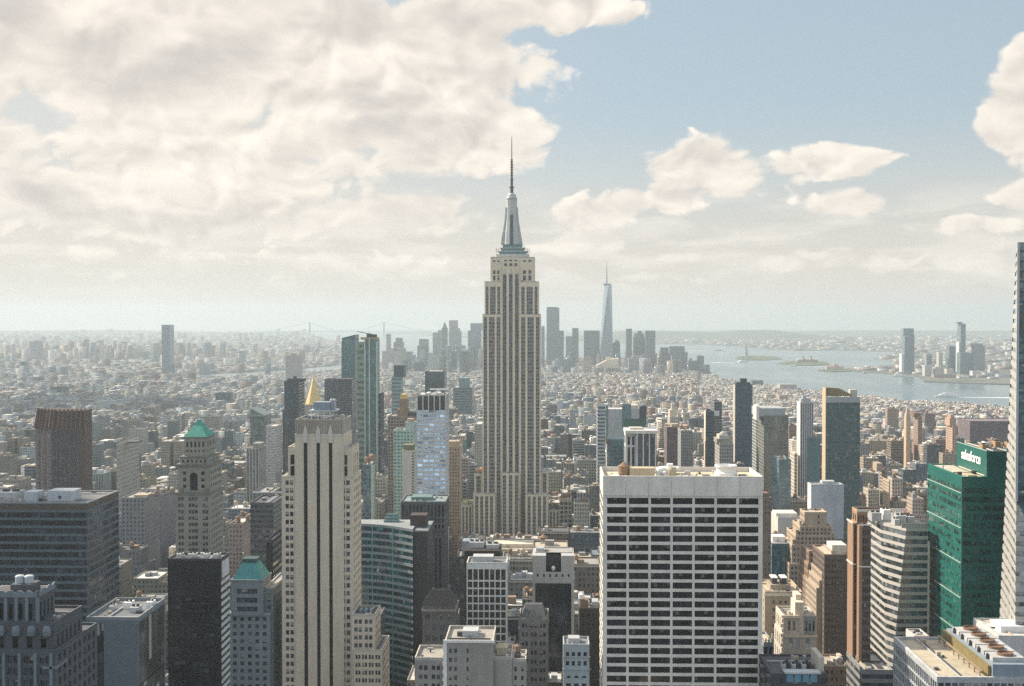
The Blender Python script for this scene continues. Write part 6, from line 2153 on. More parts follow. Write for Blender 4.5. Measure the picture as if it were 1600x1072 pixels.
simple('dark_blue_tower', 'tall dark blue banded tower with a sunlit balcony edge', 'apartment tower', 1149, 1176, 602, 1620, 18, 'slab', (.07, .10, .125), 2.6, 3.4, DARK_ROOF, 'the dark blue banded tower', glass=(.015, .035, .05),
       shift=False, east=plain('sunlit_balcony_edge', (.40, .37, .31)), extra=(('tier', 1151, 1173, 3, 16, 597, plain('dark_blue_panel', (.05, .07, .085))), ('tier', 1158, 1168, 5, 14, 591, dkp, 150)))
simple('bronze_glass_tower', 'grey bronze glass tower with a white corner slab, right of the dark blue banded tower', 'office tower', 1183, 1232, 650, 1320, 44, 'grid', (.19, .19, .165), 2.4, 3.5, LIGHT_ROOF, 'the bronze glass tower', glass=(.05, .065, .06), ior=1.9, extra=(('roof_band', 1184, 1227, 1, 40, 637, plain('mid_panel', (.34, .36, .36))), ('corner_slab', 1181.5, 1186, -1, 20, 634, plain('crown_white', (.62, .59, .54)), 150)))
simple('teal_reflecting_block', 'teal mirrored block with pale rippled reflections below the bronze glass tower', 'office building', 1206, 1236, 718, 1120, 36, 'glass', (.13, .19, .20), 2.6, 3.7, GREY_ROOF, 'the teal mirrored block', glass=(.05, .11, .13), ior=2.4)
simple('mirror_edge_tower', 'slim grey tower left of the bronze glass tower with pale terraces on its edge', 'apartment tower', 1177, 1184, 655, 1400, 30, 'slab', (.30, .32, .31), 3, 3.5, LIGHT_ROOF, 'the slim terraced grey tower')
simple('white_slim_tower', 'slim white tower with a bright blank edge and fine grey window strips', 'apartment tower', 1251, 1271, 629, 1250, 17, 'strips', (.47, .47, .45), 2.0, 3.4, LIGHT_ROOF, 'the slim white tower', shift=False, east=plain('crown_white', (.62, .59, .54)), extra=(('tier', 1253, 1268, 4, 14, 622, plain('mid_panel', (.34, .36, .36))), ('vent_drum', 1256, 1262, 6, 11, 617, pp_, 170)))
b = simple('sky_glass_block', 'small sky-blue glass block in front of the slim white tower', 'office building', 1261, 1281, 703, 1120, 30, 'glass', (.10, .14, .17), 2.2, 3.6, GREY_ROOF, 'the small sky-blue glass block', glass=(.03, .05, .065), extra=(('mirror_top', 1260.5, 1281.3, -.6, -.02, 682, plain('sky_mirror', (.25, .36, .40), .12, .6), 95),))
b = Bld('gold_edged_tower', 'dark green glass tower with a cream-gold side and slanting golden crown', 'apartment tower', 1291, 1344, 626, 1050, 'the gold edged tower', foot=40)
Z, X = b.Z, b.X
b.shell('walls', -b.w, b.w, 0, 14, 0, Z(626), 'pairs', (.085, .12, .12), 2.4, 3.3, GREY_ROOF, 1, (.02, .045, .045), 1.8)
ge = plain('sunlit_gold_edge', (.42, .345, .235), .7, amt=.1)  # gold tone carries the sunlight of the left side
b.box('sunlit_edge_wall', -b.w - .5, -b.w - .02, .05, 13, 0, Z(605), ge)
b.box('crown_band', -b.w, b.w, -.5, -.02, Z(626) - 1, Z(619), plain('mid_panel', (.34, .36, .36)))
mb = MB()
zq = Z(618.5)
xq = X(1333)
pts_ = [(-b.w, zq), (xq, zq), (xq, Z(616)), (-b.w + 12, Z(606.5)), (-b.w, Z(605))]
mb.face([(x, 5, z) for x, z in pts_])
mb.face([(x, 9, z) for x, z in reversed(pts_)])
for i in range(5):
    p, q = pts_[i], pts_[(i + 1) % 5]
    mb.quad((p[0], 5, p[1]), (p[0], 9, p[1]), (q[0], 9, q[1]), (q[0], 5, q[1]))
b.mesh('slanted_crown', mb, plain('bronze_gold', (.25, .20, .10), .7))
b.box('roof_house', X(1331), X(1342), 6, 12.5, Z(625), Z(608, 6), plain('pale_plaster', (.47, .43, .37)))
simple('pale_blue_box', 'pale blue-grey boxy office block with a bright left wall below the gold edged tower', 'office building', 1268, 1318, 757, 900, 12, 'ribbon', (.34, .37, .39), 2.6, 4.0, LIGHT_ROOF, 'the pale blue-grey box', glass=(.05, .10, .11), extra=(('top_band', 1267.6, 1318.4, -.5, -.02, 757, plain('pale_blue_panel', (.37, .40, .43)), 98), ('penthouse', 1286, 1306, 3, 10, 750, pp_)), shift=False, east=plain('crown_white', (.62, .59, .54)))
simple('long_brick_block', 'very long dark plum brick block near the river behind the green tower', 'apartment block', 1497, 1600, 657, 2050, 60, 'punched', (.145, .115, .125), 4, 3.6, (.2, .17, .17), 'the long plum brick block')
b = Bld('obelisk_tower', 'slender tan obelisk-like brick tower with a sunlit left face', 'apartment tower', 1416, 1423, 650, 1900, 'the slender tan obelisk', foot=20)
b.shell('walls', -b.w, b.w, 0, 12, 0, b.Z(650), 'blank', (.46, .34, .23), roof=None)
b.prism('pointed_top', [(-b.w, 0), (b.w, 0), (b.w, 12), (-b.w, 12)], b.Z(650) + .02, b.Z(636), plain('tan_brick', (.42, .32, .225)), True, [(-.8, 4), (.8, 4), (.8, 8), (-.8, 8)])
simple('brown_twin_tower', 'brown brick tower with a rounded top beside the tan obelisk', 'apartment tower', 1427, 1441, 650, 1950, 26, 'punched', (.28, .20, .155), 3, 3.4, TAN_ROOF, 'the brown tower beside the obelisk', extra=(('tier', 1429, 1439, 4, 20, 644, brick_br),))
simple('rose_brick_tower', 'rose-tan brick tower with a stepped crest standing before the plum block', 'apartment tower', 1478, 1495, 664, 1800, 30, 'punched', (.42, .29, .22), 3.2, 3.4, TAN_ROOF, 'the rose-tan tower', extra=(('tier', 1485, 1495, 3, 24, 652, plain('rose_brick', (.40, .27, .2))), ('tier', 1487, 1493, 5, 18, 647, plain('rose_brick', (.40, .27, .2)))))
simple('ladder_tower', 'small tan tower with ladder-like lit edge left of the green tower', 'apartment tower', 1375, 1387, 735, 1350, 24, 'slab', (.42, .33, .24), 3, 3.6, TAN_ROOF, 'the small tan ladder tower', extra=(('tier', 1371, 1380, 3, 20, 722, brick_tan),))
simple('ladder_tower', 'smaller lit tan pier building just before the small tan ladder tower', 'apartment tower', 1381, 1391, 750, 1280, 24, 'punched', (.45, .36, .27), 3, 3.4, TAN_ROOF, None)
simple('white_terrace_house', 'low white block with terraces in the dip between brown slab and bronze tower', 'low building', 1205, 1252, 808, 980, 30, 'blank', (.5, .47, .42), 3, 4, LIGHT_ROOF, 'the low white terrace block', extra=(('tier', 1215, 1248, 6, 24, 800, plain('white_plaster', (.62, .58, .51))),))
simple('lit_corner_house', 'small cream building with a bright east wall right of the bronze glass tower', 'low building', 1234, 1246, 708, 1240, 24, 'punched', (.52, .46, .37), 3, 3.5, LIGHT_ROOF, 'the small cream house')
# bright library-like roof in front of the skyscraper, plus the small things around it
simple('white_roof_hall', 'low hall with a broad bright cream roof right below the great skyscraper', 'low building', 757, 850, 861, 980, 50, 'punched', (.42, .38, .31), 4, 5, (.56, .51, .40), 'the bright roofed hall', extra=(('clerestory', 770, 838, 14, 30, 850, plain('cream_panel', (.6, .52, .40))), ('penthouse', 832, 858, 2, 20, 862, plain('pale_plaster', (.47, .43, .37)))), tanks=((849, 8, 3.6),))
simple('copper_plant_building', 'dark building whose roof carries two glass-sided fan boxes over red brick', 'low building', 712, 755, 873, 800, 26, 'grid', (.06, .065, .07), 2.6, 3.8, GREY_ROOF, 'the dark fan-box building', extra=(('brick_house', 721, 746, 4, 16, 858, plain('red_brick', (.30, .105, .06))), ('fan_box', 722, 733, 3, 14, 846, plain('blue_grey_panel', (.22, .27, .31)), 103), ('fan_box', 735, 746, 3, 14, 846, plain('blue_grey_panel', (.22, .27, .31)), 103)))
simple('gridded_stone_house', 'tan building with large square window bays right of the great skyscraper', 'office building', 874, 894, 783, 1240, 34, 'grid', (.42, .36, .27), 3.6, 4.4, TAN_ROOF, 'the square bay tan building', tanks=((880, 8, 2.2), (888, 10, 2.4)))
simple('white_gable_house', 'white cube with dark square windows far right of the skyscraper base', 'low building', 891, 904, 735, 1640, 20, 'punched', (.6, .58, .54), 3, 4, LIGHT_ROOF, 'the white cube')
simple('teal_long_house', 'long dull teal block running behind the white cube', 'office building', 855, 891, 741, 1660, 24, 'punched', (.16, .20, .19), 3, 4, (.2, .25, .24), 'the long dull teal block')
simple('teal_long_house', 'dull teal flat block with pale eaves above the long dull teal block', 'office building', 852, 885, 714, 1850, 30, 'ribbon', (.19, .23, .22), 3, 4, (.3, .33, .32), None)
# ------------------------------------------------------------------ far away: the downtown cluster, towers over the rivers
GT = (.05, .075, .09)


def far(name, label, cat, px0, px1, py, Y, dy, style='glass', tint=(.17, .20, .22), tops=(), glass=GT, group=None, pu=4, pv=4):
    if px0 > 862:
        px0 = min(px1 - 1, 860 + (px0 - 860) * (Y + dy) / Y)
    elif px1 < 858:
        px1 = max(px0 + 1, 860 + (px1 - 860) * (Y + dy) / Y)
    b = Bld(name, label, cat, px0, px1, py, Y, None, group, foot=dy)
    zt = b.Z(py)
    b.shell('walls', -b.w, b.w, 0, dy, 0, zt, style, tint, pu, pv, (.22, .23, .23), .8, glass)
    for a, c, y0, y1, pyt, part in tops:
        b.box(part, b.X(a), b.X(c), y0, y1, zt + .02, b.Z(pyt, y0), plain('far_%d' % int(tint[0] * 300), tint, .7))
    return b


far('glass_tower', 'lone tall glass slab standing far off by the river on the left', 'apartment tower', 252.5, 272, 508, 5300, 60, 'glass', (.16, .19, .22), (), (.06, .085, .11))
far('office_tower', 'pale tower on the far left riverbank behind the lone glass slab', 'office tower', 155, 162, 532, 7400, 40, 'punched', (.5, .45, .38))
far('office_tower', 'grey block far left of the lone glass slab, left of two slim towers', 'office tower', 46, 66, 534, 7300, 60, 'punched', (.24, .24, .25))
far('office_tower', 'slim dark tower just left of the pale riverbank tower', 'office tower', 131, 139, 531, 7500, 40, 'punched', (.2, .2, .22))
far('apartment_tower', 'rosy chimney-like tower in front of the pale riverbank tower', 'apartment tower', 98, 104, 557, 6600, 30, 'punched', (.40, .25, .22))
far('apartment_tower', 'small grey tower right of the lone glass slab near the river strip', 'apartment tower', 374, 384, 549, 6900, 40, 'punched', (.22, .23, .25))
far('apartment_tower', 'broad pale slab directly above the gold pyramid', 'apartment tower', 446, 473, 556, 4300, 50, 'punched', (.33, .31, .29), ((454, 461, 5, 30, 552, 'penthouse'),))
far('apartment_slab', 'wide brown-grey housing slab below the far left skyline', 'apartment block', 22, 55, 590, 5200, 40, 'punched', (.25, .23, .22))
far('apartment_slab', 'long low pale slab under the lone glass slab', 'apartment block', 190, 216, 583, 5000, 40, 'punched', (.30, .28, .26))
far('apartment_slab', 'blue-grey slab pair just below the lone glass slab', 'apartment block', 262, 277, 586, 4700, 30, 'punched', (.22, .25, .28))
# left half of the downtown cluster
dt = 'downtown towers'
far('downtown_tower', 'slim open-framed tower at the left end of the downtown cluster', 'office tower', 603.5, 611, 522, 6600, 30, 'pairs', (.34, .33, .33))
far('downtown_tower', 'broad pale slab below the slim open-framed downtown tower', 'apartment tower', 597, 622, 549, 5900, 40, 'punched', (.33, .33, .32))
far('downtown_tower', 'dark blue stepped downtown tower with a blunt top', 'office tower', 615, 632, 535, 6700, 50, 'glass', (.14, .18, .21), ((618, 628, 5, 40, 528, 'crown'),))
far('downtown_tower', 'lower blue blocks right of the blunt-topped downtown tower', 'office tower', 631, 646, 550, 6500, 60, 'glass', (.17, .20, .23))
far('downtown_tower', 'flat-topped dark tower with sloped shoulders in the left downtown cluster', 'office tower', 652, 671, 541, 6500, 60, 'glass', (.16, .20, .22), ((654.5, 668.5, 4, 50, 530, 'crown'),))
far('downtown_tower', 'pale buff downtown tower before the pointed green-grey tower', 'office tower', 676, 690, 520, 6600, 60, 'punched', (.36, .35, .33), ((684, 690, 4, 40, 516, 'crown'),))
b = far('downtown_tower', 'pointed blue downtown tower with a pyramid top', 'office tower', 690, 700, 513, 6550, 40, 'glass', (.13, .17, .21))
zt = b.Z(513)
b.prism('pyramid_top', [(-b.w * .8, 4), (b.w * .8, 4), (b.w * .8, 36), (-b.w * .8, 36)], zt + .9, b.Z(503), plain('far_roof', (.14, .19, .21), .7), True, [(-1, 19), (1, 19), (1, 21), (-1, 21)])
b = far('downtown_tower', 'tall stepped pale tower, highest of the downtown towers left of the great skyscraper', 'office tower', 701, 721.5, 518, 6500, 60, 'strips', (.33, .34, .35), ((701.5, 714.5, 4, 50, 500.5, 'crown'), (714.6, 718, 4, 50, 513, 'shoulder')), pu=6)
far('downtown_tower', 'blue flat-topped downtown tower touching the great skyscraper from the left', 'office tower', 731, 753, 517, 6600, 70, 'glass', (.19, .24, .28), ((735, 753, 4, 60, 505, 'crown'),), (.07, .10, .13))
far('downtown_tower', 'dark teal block low in front of the blue flat-topped downtown tower', 'office tower', 738, 752, 533, 6200, 50, 'glass', (.11, .15, .18))
for k, (a, c, py, Y, s, t_) in enumerate(((655, 664, 548, 6100, 'punched', (.38, .37, .36)), (668, 678, 552, 6000, 'punched', (.34, .35, .36)), (684, 694, 545, 6200, 'strips', (.27, .29, .31)), (718, 728, 540, 6200, 'punched', (.33, .34, .35)),
                                          (700, 708, 541, 6150, 'glass', (.18, .22, .26)), (640, 650, 555, 5900, 'punched', (.30, .31, .33)), (622, 631, 552, 6150, 'punched', (.36, .36, .36)))):
    far('downtown_block', ['squat pale block left of the sloped-shouldered downtown tower', 'squat pale block under the gap between sloped-shouldered and buff downtown towers', 'grey striped block at the foot of the pointed downtown tower',
                           'pale block between the tall stepped and blue flat-topped downtown towers', 'blue block at the foot of the tall stepped downtown tower', 'grey block low between blunt-topped and sloped-shouldered towers',
                           'pale block at the foot of the blunt-topped downtown tower'][k], 'office block', a, c, py, Y, 50, s, t_)
# right half
far('downtown_tower', 'tall flat blue tower closest to the great skyscraper on its right', 'office tower', 854, 874, 481, 6400, 60, 'glass', (.16, .20, .24), ((854.5, 871, 4, 50, 479.8, 'crown'),), (.05, .075, .10))
far('downtown_tower', 'lower dark tower joined to the tall flat blue tower', 'office tower', 868, 881, 517, 6200, 50, 'glass', (.13, .16, .19))
far('downtown_tower', 'pale blue slab hugging the right edge of the great skyscraper', 'apartment tower', 846, 851, 510, 6300, 40, 'glass', (.2, .25, .28))
far('downtown_tower', 'small grey tower in the gap left of the broad dark block', 'office tower', 884, 894, 526, 6700, 50, 'punched', (.22, .24, .26))
far('downtown_tower', 'slim dark tower between small grey tower and broad dark block', 'office tower', 894, 904, 513, 6600, 40, 'glass', (.12, .15, .17))
far('downtown_tower', 'broad dark flat-topped block left of the tapering spire tower', 'office tower', 912, 937, 517, 6300, 80, 'glass', (.10, .13, .155))
b = Bld('spire_tower', 'tallest downtown tower, tapering blue glass with chamfered edges and a thin spire', 'skyscraper', 937, 958, 560, 6250, None, foot=70)
Z, X = b.Z, b.X
zt = Z(445)
w0 = b.w
w1 = (X(955.5) - X(945)) / 2
xc = (X(955.5) + X(945)) / 2
sg = facade('glass', (.07, .11, .145), 2.1)
base = [(-w0, 0), (w0, 0), (w0, 62), (-w0, 62)]
b.prism('base', base, 0, 50, sg, False, None, (5, 4), (.18, .22, .26))
mb = MB()
B4 = [(-w0, 0, 50), (w0, 0, 50), (w0, 62, 50), (-w0, 62, 50)]
T4 = [(xc, 2, zt), (xc + w1 + 2, 31, zt), (xc, 60, zt), (xc - w1 - 2, 31, zt)]
for i in range(4):                                   # eight tall triangles
    j = (i + 1) % 4
    mb.face([B4[i], B4[j], T4[i]], 0, [(0, 0), (14, 0), (7, 90)])
    mb.face([B4[j], T4[j], T4[i]], 0, [(20, 0), (27, 90), (13, 90)])
mb.face(T4)
b.mesh('glass_shaft', mb, sg, None, (.18, .22, .26))
mb = MB()
mb.lathe(xc - 6, 31, [(20, zt + .1), (21, zt + 4), (21, zt + 5.5), (19, zt + 6)], 16)
b.mesh('ring', mb, plain('spire_metal', (.16, .19, .21), .5))
mb = MB()
mb.lathe(xc - 6, 31, [(3.2, zt + 6), (2.6, Z(430, 31)), (1.6, Z(418, 31)), (.5, Z(408, 31))], 8)
b.mesh('spire', mb, plain('spire_metal', (.16, .19, .21), .5))
b = Bld('domed_tower', 'dark round-topped tower tucked right behind the tapering spire tower', 'office tower', 957, 969, 538, 6350, None, foot=50)
b.shell('walls', -b.w, b.w, 0, 40, 0, b.Z(538), 'glass', (.12, .15, .17), 4, 4, None, glass=GT)
mb = MB()
mb.lathe(0, 20, [(b.w, b.Z(538)), (b.w * .9, b.Z(535)), (b.w * .6, b.Z(532)), (.1, b.Z(530.5))], 14)
b.mesh('dome', mb, plain('far_dome', (.11, .14, .155), .6), smooth=True)
b = far('wedge_building', 'pale wedge-topped building sunlit along its sloping roof below the spire tower', 'office building', 931, 967, 575, 5500, 70, 'slab', (.33, .33, .30))
zt = b.Z(575) + .9
mb = MB()
mb.face([(-b.w, 1, zt), (b.w, 1, zt), (b.w, 1, b.Z(560)), (0, 1, b.Z(562)), (-b.w, 1, b.Z(571))])
mb.face([(-b.w, 60, zt), (-b.w, 60, b.Z(571)), (0, 60, b.Z(562)), (b.w, 60, b.Z(560)), (b.w, 60, zt)])
for p, q in (((-b.w, b.Z(571)), (0, b.Z(562))), ((0, b.Z(562)), (b.w, b.Z(560)))):
    mb.quad((p[0], 1, p[1]), (q[0], 1, q[1]), (q[0], 60, q[1]), (p[0], 60, p[1]))
for x, z in ((-b.w, b.Z(571)), (b.w, b.Z(560))):
    mb.quad((x, 1, zt), (x, 60, zt), (x, 60, z), (x, 1, z))
b.mesh('wedge_top', mb, plain('cream_panel', (.6, .52, .40)))
b.box('lift_house', b.X(947), b.X(953), 10, 30, b.Z(562), b.Z(558), plain('cream_panel', (.6, .52, .40)))
far('downtown_tower', 'slim square tower first to the right of the open water gap', 'office tower', 977.5, 987.5, 514, 6000, 50, 'punched', (.17, .19, .2))
far('downtown_tower', 'stepped grey tower with rounded shoulders between slim square and flat slab towers', 'office tower', 988, 1007, 527, 6100, 60, 'punched', (.21, .225, .23), ((991, 1006, 3, 50, 521, 'shoulder'), (996, 1003, 5, 40, 517, 'crown')))
far('downtown_tower', 'flat broad grey slab tower right of the rounded-shoulder tower', 'office tower', 1007, 1024, 517, 6050, 60, 'punched', (.2, .21, .215))
far('downtown_tower', 'grey block with twin lower wings in front of the rounded-shoulder tower', 'office tower', 981, 1007, 560, 5600, 60, 'punched', (.25, .26, .26), ((988, 999, 4, 40, 556, 'crown'),))
far('downtown_tower', 'chamfered dark slate block, left half of the squat pair near the bay', 'office tower', 1030, 1052, 549, 6000, 60, 'glass', (.12, .145, .16), ((1033, 1050, 3, 50, 543, 'crown'),))
far('downtown_tower', 'stepped slate block, right half of the squat pair near the bay', 'office tower', 1048, 1074, 552, 5800, 60, 'punched', (.17, .185, .195), ((1046, 1070, 3, 50, 541, 'crown'), ))
far('downtown_tower', 'small tower alone by the water right of the squat slate pair', 'apartment tower', 1088, 1100, 556, 5700, 40, 'punched', (.18, .19, .2))
far('downtown_tower', 'lowest waterside block at the right end of the downtown cluster', 'apartment tower', 1099, 1109, 570, 5600, 40, 'punched', (.17, .18, .19))
far('downtown_tower', 'thin tower behind the squat slate pair on the bay side', 'apartment tower', 1076, 1082, 560, 6100, 40, 'glass', (.18, .22, .24))
# sunlit west-side apartment houses before downtown
for k, (a, c, py, Y, t_) in enumerate(((1030, 1044, 602, 4300, (.5, .40, .29)), (1045, 1062, 606, 4200, (.52, .43, .32)), (1078, 1092, 606, 4100, (.48, .37, .27)), (1094, 1111, 612, 4000, (.52, .41, .31)), (1010, 1026, 606, 4200, (.50, .42, .33)), (1194, 1212, 616, 3900, (.50, .42, .31)), (1214, 1232, 617, 3800, (.46, .31, .24)), (1236, 1252, 630, 3500, (.48, .38, .26)))):
    far('apartment_house', ['sunlit cream apartment house below the squat slate pair', 'brightest cream apartment house below the small waterside tower', 'sunlit tan apartment house right of the brightest cream one', 'wide peach apartment house near the dark blue banded tower',
                            'cream apartment house below the flat broad slab tower', 'tan loft house with long windows right of the dark blue banded tower', 'rose brick loft house above the bronze glass tower', 'tan house with rounded top left of the slim white tower'][k], 'apartment house', a, c, py, Y, 40, 'punched', t_)
b = far('terraced_warehouse', 'broad terraced grey warehouse on the river bank above the slim white tower', 'warehouse', 1205, 1262, 611, 4400, 90, 'ribbon', (.33, .34, .32), ((1212, 1252, 8, 80, 606, 'tier'), (1220, 1246, 16, 70, 600, 'tier')))
far('dark_warehouse', 'dark leafy-roofed block left of the terraced warehouse by the river', 'warehouse', 1170, 1197, 601, 4700, 60, 'punched', (.10, .12, .12), ((1176, 1193, 8, 50, 594, 'tier'),))
# beyond the river on the right
jr = dict()
b = far('riverside_tower', 'tallest round-shouldered glass tower alone on the right-hand far shore', 'office tower', 1409, 1429, 523, 5900, 50, 'glass', (.16, .20, .22), ((1412, 1428, 3, 44, 513, 'crown'),), (.05, .08, .10))
b.box('sun_toned_edge', -b.w - 12, -b.w - .1, 4, 48, 0, b.Z(552), plain('pale_panel', (.52, .55, .56)))  # pale slab: sunlit left face put into its colour
b = far('riverside_tower', 'tallest stepped tower of the far shore group, with a pale left face', 'apartment tower', 1496, 1509, 506, 5900, 50, 'glass', (.16, .20, .22), ((1497, 1504, 4, 40, 503, 'crown'),), (.05, .08, .10))
b.box('sun_toned_edge', -b.w - 7, -b.w - .1, 4, 48, 0, b.Z(534), plain('pale_panel', (.52, .55, .56)))  # sunlit left face painted as a pale slab here too
far('riverside_tower', 'dark lower wing before the tallest stepped far shore tower', 'office tower', 1495, 1519, 551, 5700, 50, 'glass', (.12, .16, .17))
far('riverside_tower', 'pale grey rounded tower right of the tallest stepped far shore tower', 'office tower', 1516, 1539, 540, 5900, 50, 'punched', (.25, .25, .25), ((1520, 1536, 4, 44, 536, 'crown'),))
far('riverside_tower', 'blue-grey tower left of the tallest stepped far shore tower', 'office tower', 1478, 1495, 541, 6000, 50, 'glass', (.16, .22, .24))
far('riverside_tower', 'short cream tower between the two tallest far shore towers', 'office tower', 1463, 1473, 551, 6000, 40, 'punched', (.45, .43, .39))
far('riverside_tower', 'short grey tower right beside the round-shouldered far shore tower', 'office tower', 1444, 1456, 554, 6100, 40, 'punched', (.24, .24, .24))
for k, (a, c, py, Y, t_) in enumerate(((1441, 1456, 571, 5600, (.5, .46, .42)), (1457, 1472, 573, 5600, (.46, .43, .4)), (1475, 1490, 576, 5550, (.52, .47, .42)), (1455, 1494, 584, 5450, (.33, .26, .23)), (1494, 1515, 588, 5400, (.55, .54, .52)), (1515, 1532, 579, 5500, (.55, .54, .52)), (1534, 1552, 582, 5500, (.5, .5, .5)), (1543, 1554, 570, 5700, (.5, .48, .46)), (1555, 1585, 584, 5500, (.52, .52, .52)))):
    far('waterfront_block', ['boxy cream block at the left of the far shore row', 'paler boxy block second in the far shore row', 'cream block left of the tallest stepped far shore tower', 'long low brown pier block on the far shore', 'low white block at the water below the dark wing',
                             'white stepped block under the rounded far shore tower', 'pale block right of the white stepped far shore block', 'taller pale block near the right end of the far shore row', 'wide pale block at the right end of the far shore row'][k], 'waterfront block', a, c, py, Y, 40, 'punched', t_)

# statue on its island
p = at(1166, 556, 8150)
t = thing('statue', 'tiny green robed statue with raised torch on its island in the bay', 'statue', (p.x, 8150, 3.3))
vg = plain('verdigris', (.16, .25, .22), .8)
gr = plain('granite', (.35, .33, .29), .85)
mb = MB()
star = []
for k in range(22):
    r = 42 if k % 2 == 0 else 31
    a_ = 2 * math.pi * k / 22
    star.append((r * math.cos(a_), r * math.sin(a_)))
mb.prism(star, 0, 12, 0, 0)
mb.build('star_fort', gr, t)
mb = MB()
mb.prism([(-13, -13), (13, -13), (13, 13), (-13, 13)], 12.02, 47, 0, 0, None, [(-9, -9), (9, -9), (9, 9), (-9, 9)])
mb.build('pedestal', gr, t)
mb = MB()
mb.lathe(0, 0, [(7.0, 47.02), (6.4, 55), (5.6, 66), (5.2, 72), (5.6, 77), (4.0, 80), (1.5, 81), (1.9, 83), (2.2, 85), (1.6, 87.5), (.4, 88.5)], 12)
mb.bar((-3.5, 0, 77.5), (-6.0, -1, 86), 2.4)
mb.bar((-6.0, -1, 86), (-6.4, -1, 90), 1.8)
mb.bar((3.5, -1, 76), (5.2, -3, 70), 2.4)
for k in range(7):
    a_ = math.pi * k / 6
    mb.bar((1.8 * math.cos(a_), 0, 86 + 1.5 * math.sin(a_)), (4.4 * math.cos(a_), 0, 86.5 + 4.2 * math.sin(a_)), .4)
mb.build('robed_body', vg, t)
mb = MB()
mb.lathe(-6.4, -1, [(1.0, 90.02), (1.6, 91), (1.2, 91.5), (1.0, 93), (.1, 94)], 8)
mb.build('torch', plain('gold_leaf', (.80, .50, .13)), t)
# island house
p = at(1262, 566, 7350)
t = thing('island_hall', 'broad hall with four small cupolas on the second island in the bay', 'hall', (p.x, 7350, 3.3))
mb = MB()
mb.box(-60, 60, 0, 30, 0, 16)
mb.build('walls', plain('brown_stone2', (.34, .25, .2)), t)
mb = MB()
mb.prism([(-61, -1), (61, -1), (61, 31), (-61, 31)], 16.02, 24, 0, 0, None, [(-58, 12), (58, 12), (58, 18), (-58, 18)])
mb.build('roof', plain('pale_roof', (.4, .38, .35)), t)
for sx in (-22, 22):
    for sy in (4, 26):
        mb = MB()
        mb.lathe(sx, sy, [(4, 16), (4, 30), (4.4, 31), (2.5, 36), (.1, 42)], 8)
        mb.build('cupola', plain('verdigris', (.16, .25, .22)), t)
p = at(1305, 577, 6350)
t = thing('ferry_terminal', 'pale gabled ferry shed on the pier in the bay', 'shed', (p.x, 6350, 3.3))
mb = MB()
mb.box(-45, 45, 0, 26, 0, 12)
mb.build('walls', plain('pale_plaster', (.47, .43, .37)), t)
mb = MB()
mb.prism([(-46, -1), (46, -1), (46, 27), (-46, 27)], 12.02, 20, 0, 0, None, [(-40, 12), (40, 12), (40, 14), (-40, 14)])
mb.build('roof', plain('rosy_roof', (.36, .22, .18)), t)
mb = MB()
mb.box(-6, 6, 6, 18, 12.5, 28)
mb.build('clock_tower', plain('pale_plaster', (.47, .43, .37)), t)

# suspension bridge on the horizon
Yb = 18000
xa, xb = at(484, 515, Yb).x, at(600, 515, Yb).x
t = thing('suspension_bridge', 'faint suspension bridge with two tall towers on the horizon', 'bridge', ((xa + xb) / 2, Yb, 0))
bm = plain('bridge_steel', (.22, .25, .27), .6)
hw = (xb - xa) / 2
for sx in (-1, 1):
    mb = MB()
    for sy in (-14, 14):
        mb.box(sx * hw - 9, sx * hw + 9, sy - 5, sy + 5, 0, 211)
    for zz in (75, 140, 196):
        mb.box(sx * hw - 8, sx * hw + 8, -9, 9, zz, zz + 12, bottom=True)
    mb.build('bridge_tower', bm, t)
mb = MB()
mb.box(-hw - 700, hw + 700, -15, 15, 66, 73, bottom=True)
mb.build('deck', bm, t)
for sy in (-15, 15):
    mb = MB()
    pts_ = []
    for k in range(41):
        u = -1 + k / 20
        pts_.append((u * hw, sy, 82 + 126 * u * u))
    pts_ = [(-hw - 600, sy, 74)] + pts_ + [(hw + 600, sy, 74)]
    for p, q in zip(pts_, pts_[1:]):
        mb.bar(p, q, 3.2)
    mb.build('cable', bm, t)

# boats
hullm = plain('hull_white', (.72, .71, .68), .5)
hulld = plain('hull_dark', (.10, .12, .16), .5)


def boat(name, label, px, py, L, W, rot, decks, hull):
    x, y = gnd(px, py, 0)
    t = thing(name, label, 'boat', (x, y, 0.02), 'boats on the harbour', rot)
    mb = MB()
    n = 8
    def ring(z, k):
        r = [(-L / 2, -W / 2 * k), (L * .22, -W / 2 * k), (L * .40, -W * .28 * k), (L / 2 * (1 if k > .95 else .94), 0), (L * .40, W * .28 * k), (L * .22, W / 2 * k), (-L / 2, W / 2 * k)]
        return r
    mb.prism(ring(0, .85), -.5, L * .06 + 1.6, 0, 0, None, ring(1, 1.0))
    mb.build('hull', hull, t)
    z = L * .06 + 1.62
    for d in range(decks):
        mb = MB()
        mb.box(-L * (.40 - .06 * d), L * (.26 - .10 * d), -W * (.40 - .06 * d), W * (.40 - .06 * d), z, z + 2.7)
        mb.build('deck_house', whitep, t)
        z += 2.72
    mb = MB()
    mb.lathe(-L * .1, 0, [(1.2, z), (1.1, z + 4), (.1, z + 4.1)], 8)
    mb.build('funnel', plain('funnel_orange', (.5, .2, .06)), t)
    if L > 28:
        mb = MB()
        mb.face([(-L / 2, -W * .35, .06), (-L / 2, W * .35, .06), (-L * 3.4, W * 1.6, .06), (-L * 3.4, -W * 1.6, .06)])
        mb.build('wake', plain('wake_foam', (.6, .63, .64), .8), t)
    return t


